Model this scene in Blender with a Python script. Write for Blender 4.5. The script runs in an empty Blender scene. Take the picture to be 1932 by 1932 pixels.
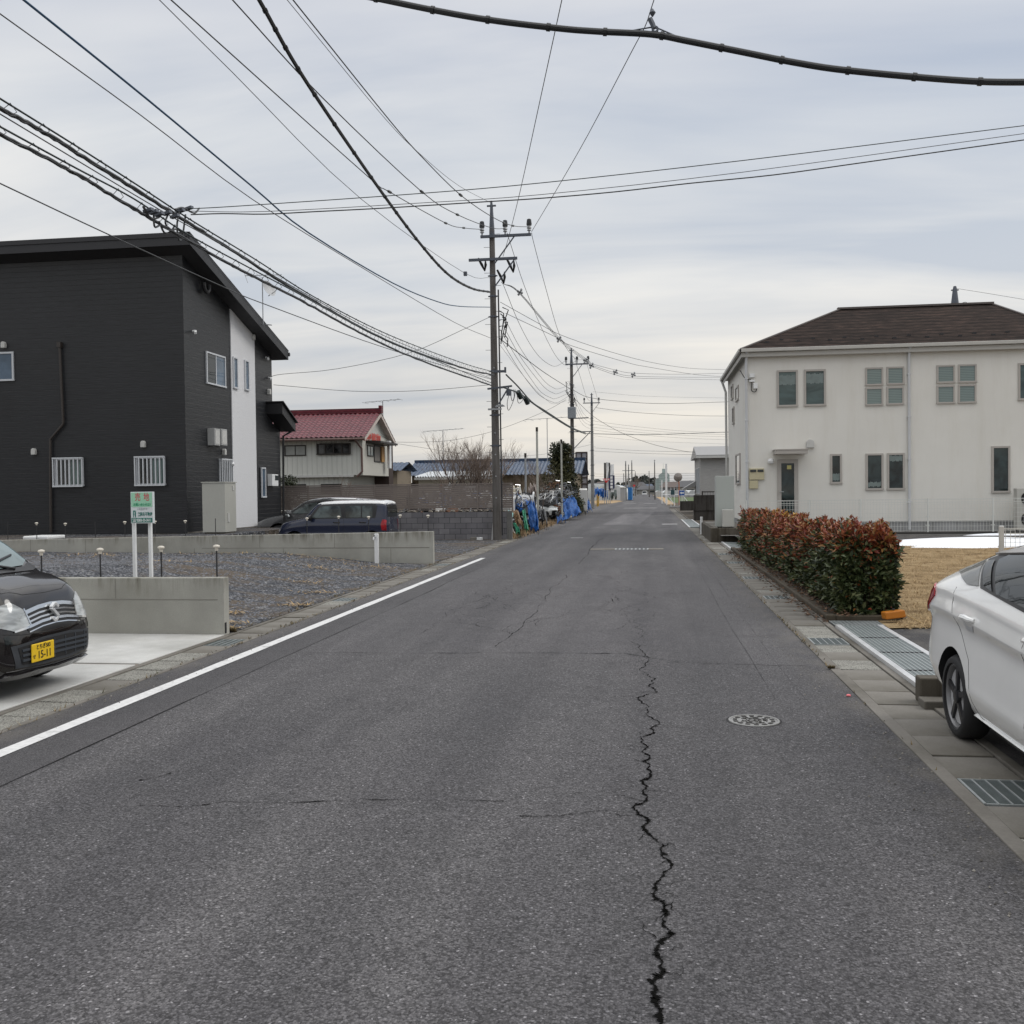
import bpy, math, random
from mathutils import Vector, Matrix
from mathutils.bvhtree import BVHTree
from mathutils.geometry import delaunay_2d_cdt
import numpy as np

sc = bpy.context.scene
COL = sc.collection
rad = math.radians
R_ = random.Random(7)

# ------------------------------------------------------------------ camera
F_U, CX = 1852.8, 966.0            # focal length and centre in the units of a 1932 px wide picture
CAM = Vector((0, 0, 1.7))
ROT = Matrix.Rotation(rad(8.05), 3, 'Z') @ Matrix.Rotation(rad(90 - 1.17), 3, 'X') @ Matrix.Rotation(rad(-0.7), 3, 'Z')
cam_d = bpy.data.cameras.new('camera')
cam_d.sensor_width = 36
cam_d.lens = 36 * F_U / 1932
cam_d.clip_start = .05
cam_d.clip_end = 6000
cam = bpy.data.objects.new('camera', cam_d)
cam.matrix_world = Matrix.Translation(CAM) @ ROT.to_4x4()
COL.objects.link(cam)
sc.camera = cam

def ray(u, v): return ROT @ Vector(((u - CX) / F_U, -(v - CX) / F_U, -1))
def at(u, v, y): r = ray(u, v); return CAM + r * (y / r.y)
def atx(u, v, x): r = ray(u, v); return CAM + r * (x / r.x)
def gnd(u, v, z=0.): r = ray(u, v); return CAM + r * ((z - CAM.z) / r.z)
def plane_pt(u, v, a, b):
    r = ray(u, v); n = Vector((-(b[1] - a[1]), b[0] - a[0], 0))
    return CAM + r * ((Vector((a[0], a[1], 0)) - CAM).dot(n) / r.dot(n))

# ------------------------------------------------------------------ sky, sun, exposure
SUN_EL, SUN_AZ = 42, 70            # azimuth from +Y towards +X
w = bpy.data.worlds.new('World'); sc.world = w; w.use_nodes = True
nt = w.node_tree; N = nt.nodes; L = nt.links; N.clear()
def nd(t, **k):
    n = N.new(t)
    for a, b in k.items(): setattr(n, a, b)
    return n
out = nd('ShaderNodeOutputWorld')
sky = nd('ShaderNodeTexSky', sky_type='NISHITA', sun_disc=False)
sky.sun_elevation = rad(SUN_EL); sky.sun_rotation = rad(SUN_AZ)
bg1 = nd('ShaderNodeBackground'); bg1.inputs[1].default_value = .1
L.new(sky.outputs[0], bg1.inputs[0])
tc = nd('ShaderNodeTexCoord')
sep = nd('ShaderNodeSeparateXYZ'); L.new(tc.outputs['Generated'], sep.inputs[0])
def mth(op, a, b=None, c=None):
    n = nd('ShaderNodeMath', operation=op)
    for i, x in enumerate((a, b, c)):
        if x is None: continue
        if isinstance(x, (int, float)): n.inputs[i].default_value = x
        else: L.new(x, n.inputs[i])
    return n.outputs[0]
zc = mth('MAXIMUM', sep.outputs[2], 0.0)
den = mth('ADD', zc, .17)
cmb = nd('ShaderNodeCombineXYZ')
L.new(mth('DIVIDE', sep.outputs[0], den), cmb.inputs[0])
L.new(mth('DIVIDE', sep.outputs[1], den), cmb.inputs[1])
def noise(scale, detail, rough, stretch, dist=0.):
    mp = nd('ShaderNodeMapping'); mp.inputs['Scale'].default_value = stretch
    mp.inputs['Rotation'].default_value = (0, 0, rad(-24)); L.new(cmb.outputs[0], mp.inputs[0])
    n = nd('ShaderNodeTexNoise'); n.inputs['Scale'].default_value = scale
    n.inputs['Detail'].default_value = detail; n.inputs['Roughness'].default_value = rough
    n.inputs['Distortion'].default_value = dist
    L.new(mp.outputs[0], n.inputs['Vector']); return n.outputs[0]
n1 = noise(.75, 4, .5, (.5, 1.1, 1), .35)
n2 = noise(2.1, 5, .55, (.35, 1.2, 1), .5)
nmix = mth('ADD', mth('MULTIPLY', n1, .62), mth('MULTIPLY', n2, .38))
cr = nd('ShaderNodeValToRGB'); L.new(nmix, cr.inputs[0])
cr.color_ramp.elements[0].position = .38; cr.color_ramp.elements[0].color = (.52, .565, .64, 1)
cr.color_ramp.elements[1].position = .62; cr.color_ramp.elements[1].color = (.87, .855, .825, 1)
# elevation tint: warm cream low, blue grey high
er = nd('ShaderNodeValToRGB'); L.new(zc, er.inputs[0])
e = er.color_ramp.elements
e[0].position = 0.; e[0].color = (.93, .88, .82, 1)
e[1].position = .62; e[1].color = (.99, .965, .93, 1)
x_ = e.new(.10); x_.color = (1.0, .955, .895, 1)
x_ = e.new(.2); x_.color = (1.10, 1.075, 1.03, 1)
x_ = e.new(.33); x_.color = (.97, .985, 1.0, 1)
x_ = e.new(.43); x_.color = (.86, .885, .945, 1)
mx = nd('ShaderNodeMixRGB', blend_type='MULTIPLY'); mx.inputs[0].default_value = 1
L.new(cr.outputs[0], mx.inputs[1]); L.new(er.outputs[0], mx.inputs[2])
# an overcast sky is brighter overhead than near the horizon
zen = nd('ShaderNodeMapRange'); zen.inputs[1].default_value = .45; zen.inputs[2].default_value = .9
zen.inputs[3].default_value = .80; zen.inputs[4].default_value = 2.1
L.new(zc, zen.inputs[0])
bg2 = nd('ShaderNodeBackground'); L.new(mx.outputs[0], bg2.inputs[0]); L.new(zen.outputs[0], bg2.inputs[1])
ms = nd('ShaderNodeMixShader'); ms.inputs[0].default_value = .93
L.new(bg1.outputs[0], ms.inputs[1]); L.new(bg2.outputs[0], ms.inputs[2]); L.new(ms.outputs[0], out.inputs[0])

sl = bpy.data.lights.new('sun', 'SUN'); sl.energy = .8; sl.angle = rad(25); sl.color = (1, .96, .9)
so = bpy.data.objects.new('sun', sl); COL.objects.link(so)
sd = Vector((math.sin(rad(SUN_AZ)) * math.cos(rad(SUN_EL)), math.cos(rad(SUN_AZ)) * math.cos(rad(SUN_EL)), math.sin(rad(SUN_EL))))
so.rotation_euler = sd.to_track_quat('Z', 'Y').to_euler(); so.location = sd * 60
sc.view_settings.view_transform = 'Standard'; sc.view_settings.look = 'None'
sc.view_settings.exposure = .38; sc.view_settings.gamma = 1

# ------------------------------------------------------------------ materials
def srgb(h):
    c = [int(h[i:i + 2], 16) / 255 for i in (0, 2, 4)]
    return tuple(x / 12.92 if x <= .04045 else ((x + .055) / 1.055) ** 2.4 for x in c)
class Mt:
    """small node-material writer"""
    def __init__(s, name):
        s.m = bpy.data.materials.new(name); s.m.use_nodes = True
        s.t = s.m.node_tree; s.b = s.t.nodes['Principled BSDF']; s.tc = None
    def n(s, t, **k):
        x = s.t.nodes.new(t)
        for a, b in k.items(): setattr(x, a, b)
        return x
    def l(s, a, b): s.t.links.new(a, b)
    def co(s, scale=(1, 1, 1), rot=(0, 0, 0)):
        if s.tc is None: s.tc = s.n('ShaderNodeTexCoord')
        mp = s.n('ShaderNodeMapping'); mp.inputs['Scale'].default_value = scale; mp.inputs['Rotation'].default_value = rot
        s.l(s.tc.outputs['Object'], mp.inputs[0]); return mp.outputs[0]
    def noise(s, scale, detail=4, rough=.55, st=(1, 1, 1), dist=0.):
        x = s.n('ShaderNodeTexNoise'); x.inputs['Scale'].default_value = scale; x.inputs['Detail'].default_value = detail
        x.inputs['Roughness'].default_value = rough; x.inputs['Distortion'].default_value = dist
        s.l(s.co(st), x.inputs['Vector']); return x.outputs[0]
    def voro(s, scale, feat='F1', st=(1, 1, 1)):
        x = s.n('ShaderNodeTexVoronoi', feature=feat); x.inputs['Scale'].default_value = scale
        s.l(s.co(st), x.inputs['Vector']); return x
    def wave(s, scale, axis='Z', prof='SIN', dist=0., st=(1, 1, 1)):
        x = s.n('ShaderNodeTexWave', bands_direction=axis, wave_profile=prof); x.inputs['Scale'].default_value = scale
        x.inputs['Distortion'].default_value = dist
        s.l(s.co(st), x.inputs['Vector']); return x.outputs['Fac']
    def ramp(s, fac, stops):
        r = s.n('ShaderNodeValToRGB'); s.l(fac, r.inputs[0]); el = r.color_ramp.elements
        el[0].position, el[0].color = stops[0][0], (*stops[0][1], 1)
        el[1].position, el[1].color = stops[-1][0], (*stops[-1][1], 1)
        for p, c in stops[1:-1]: q = el.new(p); q.color = (*c, 1)
        return r.outputs[0]
    def mix(s, a, b, fac=.5, mode='MIX'):
        x = s.n('ShaderNodeMixRGB', blend_type=mode)
        for i, v in ((0, fac), (1, a), (2, b)):
            if isinstance(v, (int, float)): x.inputs[i].default_value = v
            elif isinstance(v, tuple): x.inputs[i].default_value = (*v[:3], 1)
            else: s.l(v, x.inputs[i])
        return x.outputs[0]
    def math(s, op, a, b):
        x = s.n('ShaderNodeMath', operation=op)
        for i, v in ((0, a), (1, b)):
            if isinstance(v, (int, float)): x.inputs[i].default_value = v
            else: s.l(v, x.inputs[i])
        return x.outputs[0]
    def base(s, c):
        if isinstance(c, tuple): s.b.inputs['Base Color'].default_value = (*c[:3], 1)
        else: s.l(c, s.b.inputs['Base Color'])
        return s
    def set(s, rough=.6, metal=0., spec=.5, coat=0., trans=0., ior=None):
        for k, v in (('Roughness', rough), ('Metallic', metal), ('Specular IOR Level', spec), ('Coat Weight', coat)):
            if isinstance(v, (int, float)): s.b.inputs[k].default_value = v
            else: s.l(v, s.b.inputs[k])
        s.b.inputs['Coat Roughness'].default_value = .03
        return s
    def bump(s, h, strength=.3, dist=.01):
        x = s.n('ShaderNodeBump'); x.inputs['Strength'].default_value = strength; x.inputs['Distance'].default_value = dist
        s.l(h, x.inputs['Height']); s.l(x.outputs[0], s.b.inputs['Normal']); return s
def sca(c, k): return tuple(min(1, x * k) for x in c)
MC = {}
def mk(name, col, rough=.6, metal=0., var=.12, vs=4., bump=0., bs=60., coat=0., spec=.5, bd=.004):
    """plain surface with large and small scale unevenness"""
    if name in MC: return MC[name]
    if isinstance(col, str): col = srgb(col)
    m = Mt(name)
    if var > 0:
        f = m.math('ADD', m.math('MULTIPLY', m.noise(vs, 5), .6), m.math('MULTIPLY', m.noise(vs * 9, 3), .4))
        m.base(m.ramp(f, [(.3, sca(col, 1 - var)), (.7, sca(col, 1 + var))]))
        rr = m.n('ShaderNodeMapRange'); m.l(f, rr.inputs[0]); rr.inputs[1].default_value = .3; rr.inputs[2].default_value = .7
        rr.inputs[3].default_value = max(.02, rough * .85); rr.inputs[4].default_value = min(1, rough * 1.15)
        m.set(rr.outputs[0], metal, spec, coat)
    else:
        m.base(col).set(rough, metal, spec, coat)
    if bump: m.bump(m.noise(bs, 4), bump, bd)
    MC[name] = m.m; return m.m

def asphalt(name, k, chip=.5, scale=115, warm=0.):
    m = Mt(name)
    v = m.voro(scale); v2 = m.voro(scale * 2.3)
    sepc = m.n('ShaderNodeSeparateColor'); m.l(v.outputs['Color'], sepc.inputs[0])
    b0 = (.0865 * k, .084 * k, .087 * k)
    c = m.ramp(sepc.outputs[0], [(0., sca(b0, .42)), (.4, sca(b0, .92)), (.76, sca(b0, 1.36)), (.98, sca(b0, 1.8)), (1., sca(b0, 1 + 3.6 * chip))])
    gap = m.ramp(v.outputs['Distance'], [(.25, (1, 1, 1)), (.75, (.55, .55, .57))])
    c = m.mix(c, gap, .8, 'MULTIPLY')
    fine = m.ramp(m.noise(210, 3), [(.3, (.6, .6, .6)), (.7, (1.35, 1.35, 1.35))])
    c = m.mix(c, fine, .6, 'MULTIPLY')
    big = m.ramp(m.noise(.55, 4, .6, (1.6, .35, 1)), [(.3, (.80, .80, .815)), (.7, (1.2, 1.19, 1.175))])
    mid = m.ramp(m.noise(3.5, 4, .6), [(.3, (.9, .9, .9)), (.7, (1.1, 1.1, 1.1))])
    c = m.mix(m.mix(c, big, 1., 'MULTIPLY'), mid, .8, 'MULTIPLY')
    trk = m.ramp(m.noise(1., 3, .5, (1.35, .03, 1)), [(.32, (.80, .80, .81)), (.68, (1.2, 1.195, 1.18))])
    c = m.mix(c, trk, .95, 'MULTIPLY')
    stn = m.ramp(m.noise(.8, 6, .7, (1, .6, 1)), [(.56, (1, 1, 1)), (.74, (.66, .66, .67))])
    c = m.mix(c, stn, .8, 'MULTIPLY')
    sx_ = m.n('ShaderNodeSeparateXYZ'); m.l(m.tc.outputs['Object'], sx_.inputs[0])
    ed = m.math('SUBTRACT', m.math('ABSOLUTE', m.math('ADD', sx_.outputs[0], 1.5), 0.), 2.75)
    ed = m.math('MULTIPLY', m.ramp(ed, [(0., (0, 0, 0)), (.42, (1, 1, 1))]), m.ramp(m.noise(3.2, 5, .65, (1, .5, 1)), [(.4, (0, 0, 0)), (.65, (1, 1, 1))]))
    c = m.mix(c, (.14, .128, .112), m.math('MULTIPLY', ed, .5))
    m.base(c).set(.82, spec=.35)
    h = m.math('ADD', m.math('MULTIPLY', v.outputs['Distance'], -1.), m.math('MULTIPLY', v2.outputs['Distance'], -.4))
    m.bump(h, .55, .006)
    return m.m
def concrete(name, col, stain=.35, streak=0., fine=90, rough=.8, coping=0.):
    m = Mt(name)
    if isinstance(col, str): col = srgb(col)
    c = m.ramp(m.noise(1.3, 6, .6), [(.3, sca(col, .84)), (.7, sca(col, 1.12))])
    c = m.mix(c, m.ramp(m.noise(fine, 3), [(.3, (.86, .86, .86)), (.7, (1.1, 1.1, 1.1))]), .7, 'MULTIPLY')
    c = m.mix(c, m.ramp(m.noise(.5, 5, .65), [(.42, (1, 1, 1)), (.72, (1 - stain, 1 - stain * 1.02, 1 - stain * 1.1))]), 1., 'MULTIPLY')
    if streak:                               # rain streaks running down from the coping
        st = m.ramp(m.noise(8., 4, .7, (1, 1, .10)), [(.46, (0, 0, 0)), (.64, (1, 1, 1))])
        if coping:
            sz = m.n('ShaderNodeSeparateXYZ'); m.l(m.tc.outputs['Object'], sz.inputs[0])
            zz = m.math('ADD', sz.outputs[2], m.math('MULTIPLY', m.noise(2.5, 3, .6, (1, 1, .2)), .35))
            st = m.math('MULTIPLY', st, m.ramp(zz, [(coping - .12, (0, 0, 0)), (min(1., coping + .12), (1, 1, 1))]))
        c = m.mix(c, m.mix((1., 1., 1.), (1 - streak, 1 - streak * 1.05, 1 - streak * 1.15), st), 1., 'MULTIPLY')
    m.base(c).set(rough, spec=.3).bump(m.noise(fine, 4), .25, .003)
    return m.m
def glass(name, col, rough=.03, var=.2, vs=2., st=(1, 1, 1), spec=.5):
    m = Mt(name)
    if isinstance(col, str): col = srgb(col)
    m.base(m.ramp(m.noise(vs, 3, .5, st, .5), [(.35, sca(col, 1 - var)), (.65, sca(col, 1 + var))])).set(rough, spec=spec)
    return m.m

# ------------------------------------------------------------------ mesh writer
RM = {}
class MB:
    def __init__(s, local=False): s.v = []; s.f = []; s.mi = []; s.local = local; s.cur = 0
    def add(s, vs, fs):
        o = len(s.v); s.v += [tuple(p) for p in vs]
        for f in fs: s.f.append([i + o for i in f]); s.mi.append(s.cur)
        return s
    def box(s, x0, y0, z0, x1, y1, z1):
        return s.add([(x, y, z) for z in (z0, z1) for y in (y0, y1) for x in (x0, x1)],
                     [(0, 2, 3, 1), (4, 5, 7, 6), (0, 1, 5, 4), (1, 3, 7, 5), (3, 2, 6, 7), (2, 0, 4, 6)])
    def obox(s, c, ax, ay, az):
        c, ax, ay, az = map(Vector, (c, ax, ay, az))
        return s.add([c + ax * i + ay * j + az * k for k in (-1, 1) for j in (-1, 1) for i in (-1, 1)],
                     [(0, 2, 3, 1), (4, 5, 7, 6), (0, 1, 5, 4), (1, 3, 7, 5), (3, 2, 6, 7), (2, 0, 4, 6)])
    def bar(s, p0, p1, wd, ht=None, up=(0, 0, 1)):
        p0, p1 = Vector(p0), Vector(p1); d = p1 - p0; u = Vector(up)
        if d.normalized().cross(u).length < .05: u = Vector((1, 0, 0))
        sx = d.cross(u).normalized(); uz = sx.cross(d).normalized()
        return s.obox((p0 + p1) / 2, d / 2, sx * wd / 2, uz * (ht or wd) / 2)
    def tube(s, pts, r, n=6, caps=True):
        pts = [Vector(p) for p in pts]; k = len(pts); rs = r if isinstance(r, (list, tuple)) else [r] * k
        t0 = (pts[1] - pts[0]).normalized(); a = Vector((0, 0, 1)) if abs(t0.z) < .9 else Vector((1, 0, 0))
        sx = t0.cross(a).normalized(); vs = []
        for i, p in enumerate(pts):
            t = (pts[min(i + 1, k - 1)] - pts[max(i - 1, 0)]).normalized()
            sx = (sx - t * sx.dot(t)).normalized(); sy = t.cross(sx)
            for j in range(n):
                q = 2 * math.pi * j / n; vs.append(p + (sx * math.cos(q) + sy * math.sin(q)) * rs[i])
        fs = [(i * n + j, i * n + (j + 1) % n, (i + 1) * n + (j + 1) % n, (i + 1) * n + j) for i in range(k - 1) for j in range(n)]
        if caps: fs += [tuple(range(n))[::-1], tuple((k - 1) * n + j for j in range(n))]
        return s.add(vs, fs)
    def cyl(s, p0, p1, r0, r1=None, n=16): return s.tube([p0, p1], [r0, r0 if r1 is None else r1], n)
    def lathe(s, prof, c=(0, 0, 0), axis=(0, 0, 1), n=24, closed=False):
        q = Vector(axis).to_track_quat('Z', 'Y'); c = Vector(c); vs = []
        for r, z in prof:
            for j in range(n):
                a = 2 * math.pi * j / n; vs.append(c + q @ Vector((r * math.cos(a), r * math.sin(a), z)))
        k = len(prof); rng = range(k) if closed else range(k - 1)
        fs = [(i * n + j, i * n + (j + 1) % n, ((i + 1) % k) * n + (j + 1) % n, ((i + 1) % k) * n + j) for i in rng for j in range(n)]
        if not closed: fs += [tuple(range(n))[::-1], tuple((k - 1) * n + j for j in range(n))]
        return s.add(vs, fs)
    def prism(s, poly, ext):
        ext = Vector(ext); k = len(poly); p = [Vector(q) for q in poly]
        return s.add(p + [q + ext for q in p], [tuple(range(k))[::-1], tuple(range(k, 2 * k))] + [(i, (i + 1) % k, k + (i + 1) % k, k + i) for i in range(k)])
    def grid(s, fn, nu, nv):
        return s.add([fn(i / nu, j / nv) for j in range(nv + 1) for i in range(nu + 1)],
                     [(j * (nu + 1) + i, j * (nu + 1) + i + 1, (j + 1) * (nu + 1) + i + 1, (j + 1) * (nu + 1) + i) for j in range(nv) for i in range(nu)])
    def build(s, name, mats, parent=None, smooth=False, bevel=0., angle=35):
        me = bpy.data.meshes.new(name)
        vs = s.v
        if parent is not None and not s.local:
            inv = RM[parent.name].inverted(); vs = [tuple(inv @ Vector(p)) for p in vs]
        me.from_pydata(vs, [], s.f)
        for m in (mats if isinstance(mats, (list, tuple)) else [mats]): me.materials.append(m)
        if any(s.mi): me.polygons.foreach_set('material_index', s.mi)
        me.validate(); me.update()
        ob = bpy.data.objects.new(name, me); COL.objects.link(ob)
        if parent is not None: ob.parent = parent; RM[ob.name] = RM[parent.name]
        else: RM[ob.name] = Matrix.Identity(4)
        if smooth:
            me.polygons.foreach_set('use_smooth', [True] * len(me.polygons)); me.set_sharp_from_angle(angle=rad(angle))
        if bevel:
            b = ob.modifiers.new('bevel', 'BEVEL'); b.width = bevel; b.segments = 2; b.limit_method = 'ANGLE'; b.angle_limit = rad(40)
        return ob
def tag(o, label=None, cat=None, group=None, kind=None):
    for k, v in (('label', label), ('category', cat), ('group', group), ('kind', kind)):
        if v: o[k] = v
    return o
def thing(name, label, cat, loc=(0, 0, 0), rz=0., group=None):
    o = bpy.data.objects.new(name, None); COL.objects.link(o); o.empty_display_size = .2
    o.location = loc; o.rotation_euler = (0, 0, rz)
    RM[o.name] = Matrix.Translation(Vector(loc)) @ Matrix.Rotation(rz, 4, 'Z')
    return tag(o, label, cat, group)
def copy_tree(o, parent=None):
    c = o.copy(); COL.objects.link(c)
    if parent is not None: c.parent = parent
    RM[c.name] = Matrix.Identity(4)
    for ch in [x for x in bpy.data.objects if x.parent == o]: copy_tree(ch, c)
    return c
def struct(o): o['kind'] = 'structure'; return o
def text(parent, s, size, pos, xdir, ydir, mat, name='lettering', sx=1., align='CENTER', ext=.002, bold=0., local=False):
    cu = bpy.data.curves.new(name, 'FONT'); cu.body = s; cu.size = size; cu.align_x = align; cu.align_y = 'CENTER'
    cu.extrude = ext; cu.offset = bold; cu.resolution_u = 3
    ob = bpy.data.objects.new('text_tmp', cu); COL.objects.link(ob)
    bpy.context.view_layer.update()
    me = bpy.data.meshes.new_from_object(ob.evaluated_get(bpy.context.evaluated_depsgraph_get()))
    bpy.data.objects.remove(ob)
    X, Y = Vector(xdir).normalized(), Vector(ydir).normalized(); Z = X.cross(Y)
    T = Matrix(((X.x, Y.x, Z.x, pos[0]), (X.y, Y.y, Z.y, pos[1]), (X.z, Y.z, Z.z, pos[2]), (0, 0, 0, 1))) @ Matrix.Diagonal((sx, 1, 1, 1))
    if not local: T = RM[parent.name].inverted() @ T
    me.transform(T); me.materials.clear(); me.materials.append(mat); me.name = name
    o = bpy.data.objects.new(name, me); COL.objects.link(o); o.parent = parent; RM[o.name] = RM[parent.name]
    return o
def crom(pts, n=6):
    """Catmull-Rom through 3D points"""
    P = [Vector(p) for p in pts]; P = [P[0] * 2 - P[1]] + P + [P[-1] * 2 - P[-2]]; o = []
    for i in range(1, len(P) - 2):
        a, b, c, d = P[i - 1:i + 3]
        for k in range(n):
            t = k / n
            o.append(.5 * ((2 * b) + (c - a) * t + (2 * a - 5 * b + 4 * c - d) * t * t + (3 * b - a - 3 * c + d) * t ** 3))
    o.append(P[-2]); return o
# ================================================================== SETTING
def sstep(a, b, x): t = max(0., min(1., (x - a) / (b - a))); return t * t * (3 - 2 * t)
M_soil = mk('soil', (.06, .047, .033), .95, var=.35, vs=.6, bump=.4, bs=30)
M_asph_far = asphalt('asphalt_worn', 1.04, .45, 140)
M_asph_near = asphalt('asphalt_coarse', .95, .75, 105)
M_asph_strip = asphalt('asphalt_smooth', .95, .2, 170)
M_asph_lot = asphalt('asphalt_lot', .62, .15, 170)
M_paint = Mt('road_paint')
M_paint.base(M_paint.mix(M_paint.ramp(M_paint.noise(25, 4, .7), [(.3, (.50, .50, .495)), (.6, (.64, .64, .635))]),
                         M_paint.ramp(M_paint.noise(3, 6, .75), [(.55, (1, 1, 1)), (.70, (.42, .42, .42))]), 1., 'MULTIPLY')).set(.7)
M_paint = M_paint.m
M_drive = concrete('driveway_concrete', (.50, .50, .485), .36, fine=120)
M_wall = concrete('wall_concrete', (.37, .365, .33), .22, .5, coping=.78)
M_gut = concrete('gutter_concrete', (.172, .16, .142), .7, fine=50)
M_lid = concrete('lid_concrete', (.195, .183, .163), .7, fine=55)
m = Mt('lid_aggregate')
v_ = m.voro(95)
m.base(m.mix(m.ramp(v_.outputs['Distance'], [(.2, (.36, .355, .315)), (.8, (.11, .105, .093))]), m.ramp(m.noise(4, 4), [(.3, (.75, .75, .75)), (.7, (1.1, 1.1, 1.1))]), 1., 'MULTIPLY')).set(.85)
m.bump(m.math('MULTIPLY', v_.outputs['Distance'], -1), .8, .008); M_agg = m.m
M_galv = mk('galvanised_steel', (.16, .185, .185), .5, .45, .18, 8)
M_galv_l = mk('galvanised_bright', (.36, .385, .385), .42, .5, .12, 6)
M_dark = mk('dark_void', (.012, .012, .013), .9, var=0)
M_crack = mk('crack_dark', (.007, .0068, .0065), 1., var=.3, vs=40, spec=0.)  # near-black ribbons laid on the asphalt as the cracks
M_seam = mk('seam_bitumen', (.02, .02, .021), .95, var=.3, vs=20, spec=.1)
M_white = mk('white_paint', (.74, .75, .75), .45, var=.06, vs=5)
M_black = mk('black_plastic', (.018, .018, .02), .5, var=.2, vs=10)

g = MB(); g.grid(lambda a, b: (-1500 + 3000 * a, -200 + 3200 * b, -.045), 30, 32)
struct(g.build('ground', M_soil))

# road: one mesh of butted panels with different ages of asphalt
rd = MB()
def q4(x0, y0, x1, y1, z, mb): mb.add([(x0, y0, z), (x1, y0, z), (x1, y1, z), (x0, y1, z)], [(0, 1, 2, 3)])
ys = 10.2
rd.cur = 0; rd.add([(-3.82, -14, 0), (1.65, -14, 0), (1.65, 9.62, 0), (.2, 9.95, 0), (-3.82, 10.1, 0)], [(0, 1, 2, 3, 4)])
rd.cur = 1; rd.add([(-3.82, 10.1, 0), (.2, 9.95, 0), (1.65, 9.62, 0), (1.68, 62, 0), (1.72, 95, 0), (-5.4, 95, 0), (-4.75, 36, 0), (-3.82, 36, 0)], [(0, 1, 2, 3, 4, 5, 6, 7)])
rd.cur = 2; q4(-4.66, -14, -3.82, 36, 0, rd)
rd.cur = 1; rd.add([(-60, 95, 0), (60, 95, 0), (60, 150, 0), (-60, 150, 0)], [(0, 1, 2, 3)])
rd.f.pop(); rd.mi.pop()
rd.add([(-5.4, 95, 0), (1.72, 95, 0), (1.9, 150, 0), (.2, 420, 0), (-7.5, 420, 0), (-4.2, 158, 0), (-6.2, 104, 0)], [(0, 1, 2, 3, 4, 5, 6)])
rd.add([(1.72, 97, -.003), (60, 97, -.003), (60, 104, -.003), (1.75, 104, -.003)], [(0, 1, 2, 3)])
rd.add([(-60, 100, -.003), (-5.9, 100, -.003), (-6.3, 106, -.003), (-60, 106, -.003)], [(0, 1, 2, 3)])
road = struct(rd.build('road', [M_asph_near, M_asph_far, M_asph_strip]))

def ribbon(pts, wd, jit, seed, z=.004, sub=4):
    r = random.Random(seed); P = [Vector((p[0], p[1])) for p in pts]
    ws = list(wd) if isinstance(wd, (list, tuple)) else [wd] * len(P)
    for _ in range(sub):
        Q, W2 = [P[0]], [ws[0]]
        for a, b, wa, wb in zip(P, P[1:], ws, ws[1:]):
            d = b - a; nrm = Vector((-d.y, d.x))
            Q += [(a + b) / 2 + nrm * r.uniform(-jit, jit), b]; W2 += [(wa + wb) / 2 * r.uniform(.35, 1.5), wb]
        P, ws = Q, W2
    mb = MB(); vs = []
    for i, p in enumerate(P):
        d = (P[min(i + 1, len(P) - 1)] - P[max(0, i - 1)]).normalized(); nrm = Vector((-d.y, d.x))
        vs += [(*(p + nrm * ws[i] * r.uniform(.12, .75)), z), (*(p - nrm * ws[i] * r.uniform(.12, .75)), z)]
    mb.add(vs, [(2 * i, 2 * i + 1, 2 * i + 3, 2 * i + 2) for i in range(len(P) - 1)])
    return mb
def zoomg(pts, k, x0, y0): return [tuple(gnd(x0 + x * k, y0 + y * k))[:2] for x, y in pts]
ck = [(900,300),(875,375),(850,440),(860,480),(920,500),(895,540),(925,570),(955,605),(912,640),(960,680),(985,708),(975,740),(957,760),(985,795),(1005,825),(992,850),(1033,876),(940,903),(960,930),(985,960),(1010,1000),(1015,1040),(1000,1080),(950,1090),(985,1140),(960,1160),(995,1190),(960,1205),(1005,1255),(955,1300),(965,1350),(980,1395),(925,1415),(940,1460),(990,1500),(1005,1560),(1060,1610),(1085,1680),(1065,1750),(1020,1790),(1015,1850),(1065,1900),(1075,1932),(1057,1982),(1102,2033),(1027,2108),(1062,2209),(1012,2310),(1047,2385),(1002,2500),(1020,2750)]
cw = [.005]*10 + [.0085 + .0004*i for i in range(len(ck) - 10)]
o = ribbon(zoomg(ck, .39683, 830.6, 958.4), cw, .17, 3, sub=6).build('crack', M_crack, road)
o['label'] = 'long jagged open crack running along the lane'
zz_ = zoomg(ck, .39683, 830.6, 958.4); rq = random.Random(77)
for k_ in range(12, len(zz_) - 4):
    if rq.random() < .75:
        x, y = zz_[k_]; s_ = rq.choice((-1, 1)); l_ = rq.uniform(.06, .22) * max(.5, y / 6)
        ribbon([(x, y), (x + s_ * l_ * .5, y + rq.uniform(-.05, .06)), (x + s_ * l_, y + rq.uniform(-.10, .12))], [.006, .004, .002], .2, 300 + k_, sub=3).build('crack', M_crack, road)
tr = [(-40,690),(360,690),(720,692),(880,694),(960,706),(1010,716),(1120,733),(1280,741),(1500,747),(1750,752)]
ribbon(zoomg(tr, .39683, 830.6, 958.4), .013, .02, 5).build('seam', M_seam, road)
ribbon([(-3.82, 10.1), (-2.6, 10.12), (-1.9, 10.15)], .006, .02, 6).build('seam', M_seam, road)
ribbon([(-3.825, 2), (-3.82, 9.5), (-3.83, 20), (-3.82, 33)], .008, .004, 8).build('seam', M_seam, road)
ribbon(zoomg([(470,1000),(640,1003),(760,985),(1100,985),(1690,985)], .5622, 0, 958.4), .007, .06, 9).build('crack', M_crack, road)
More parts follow.
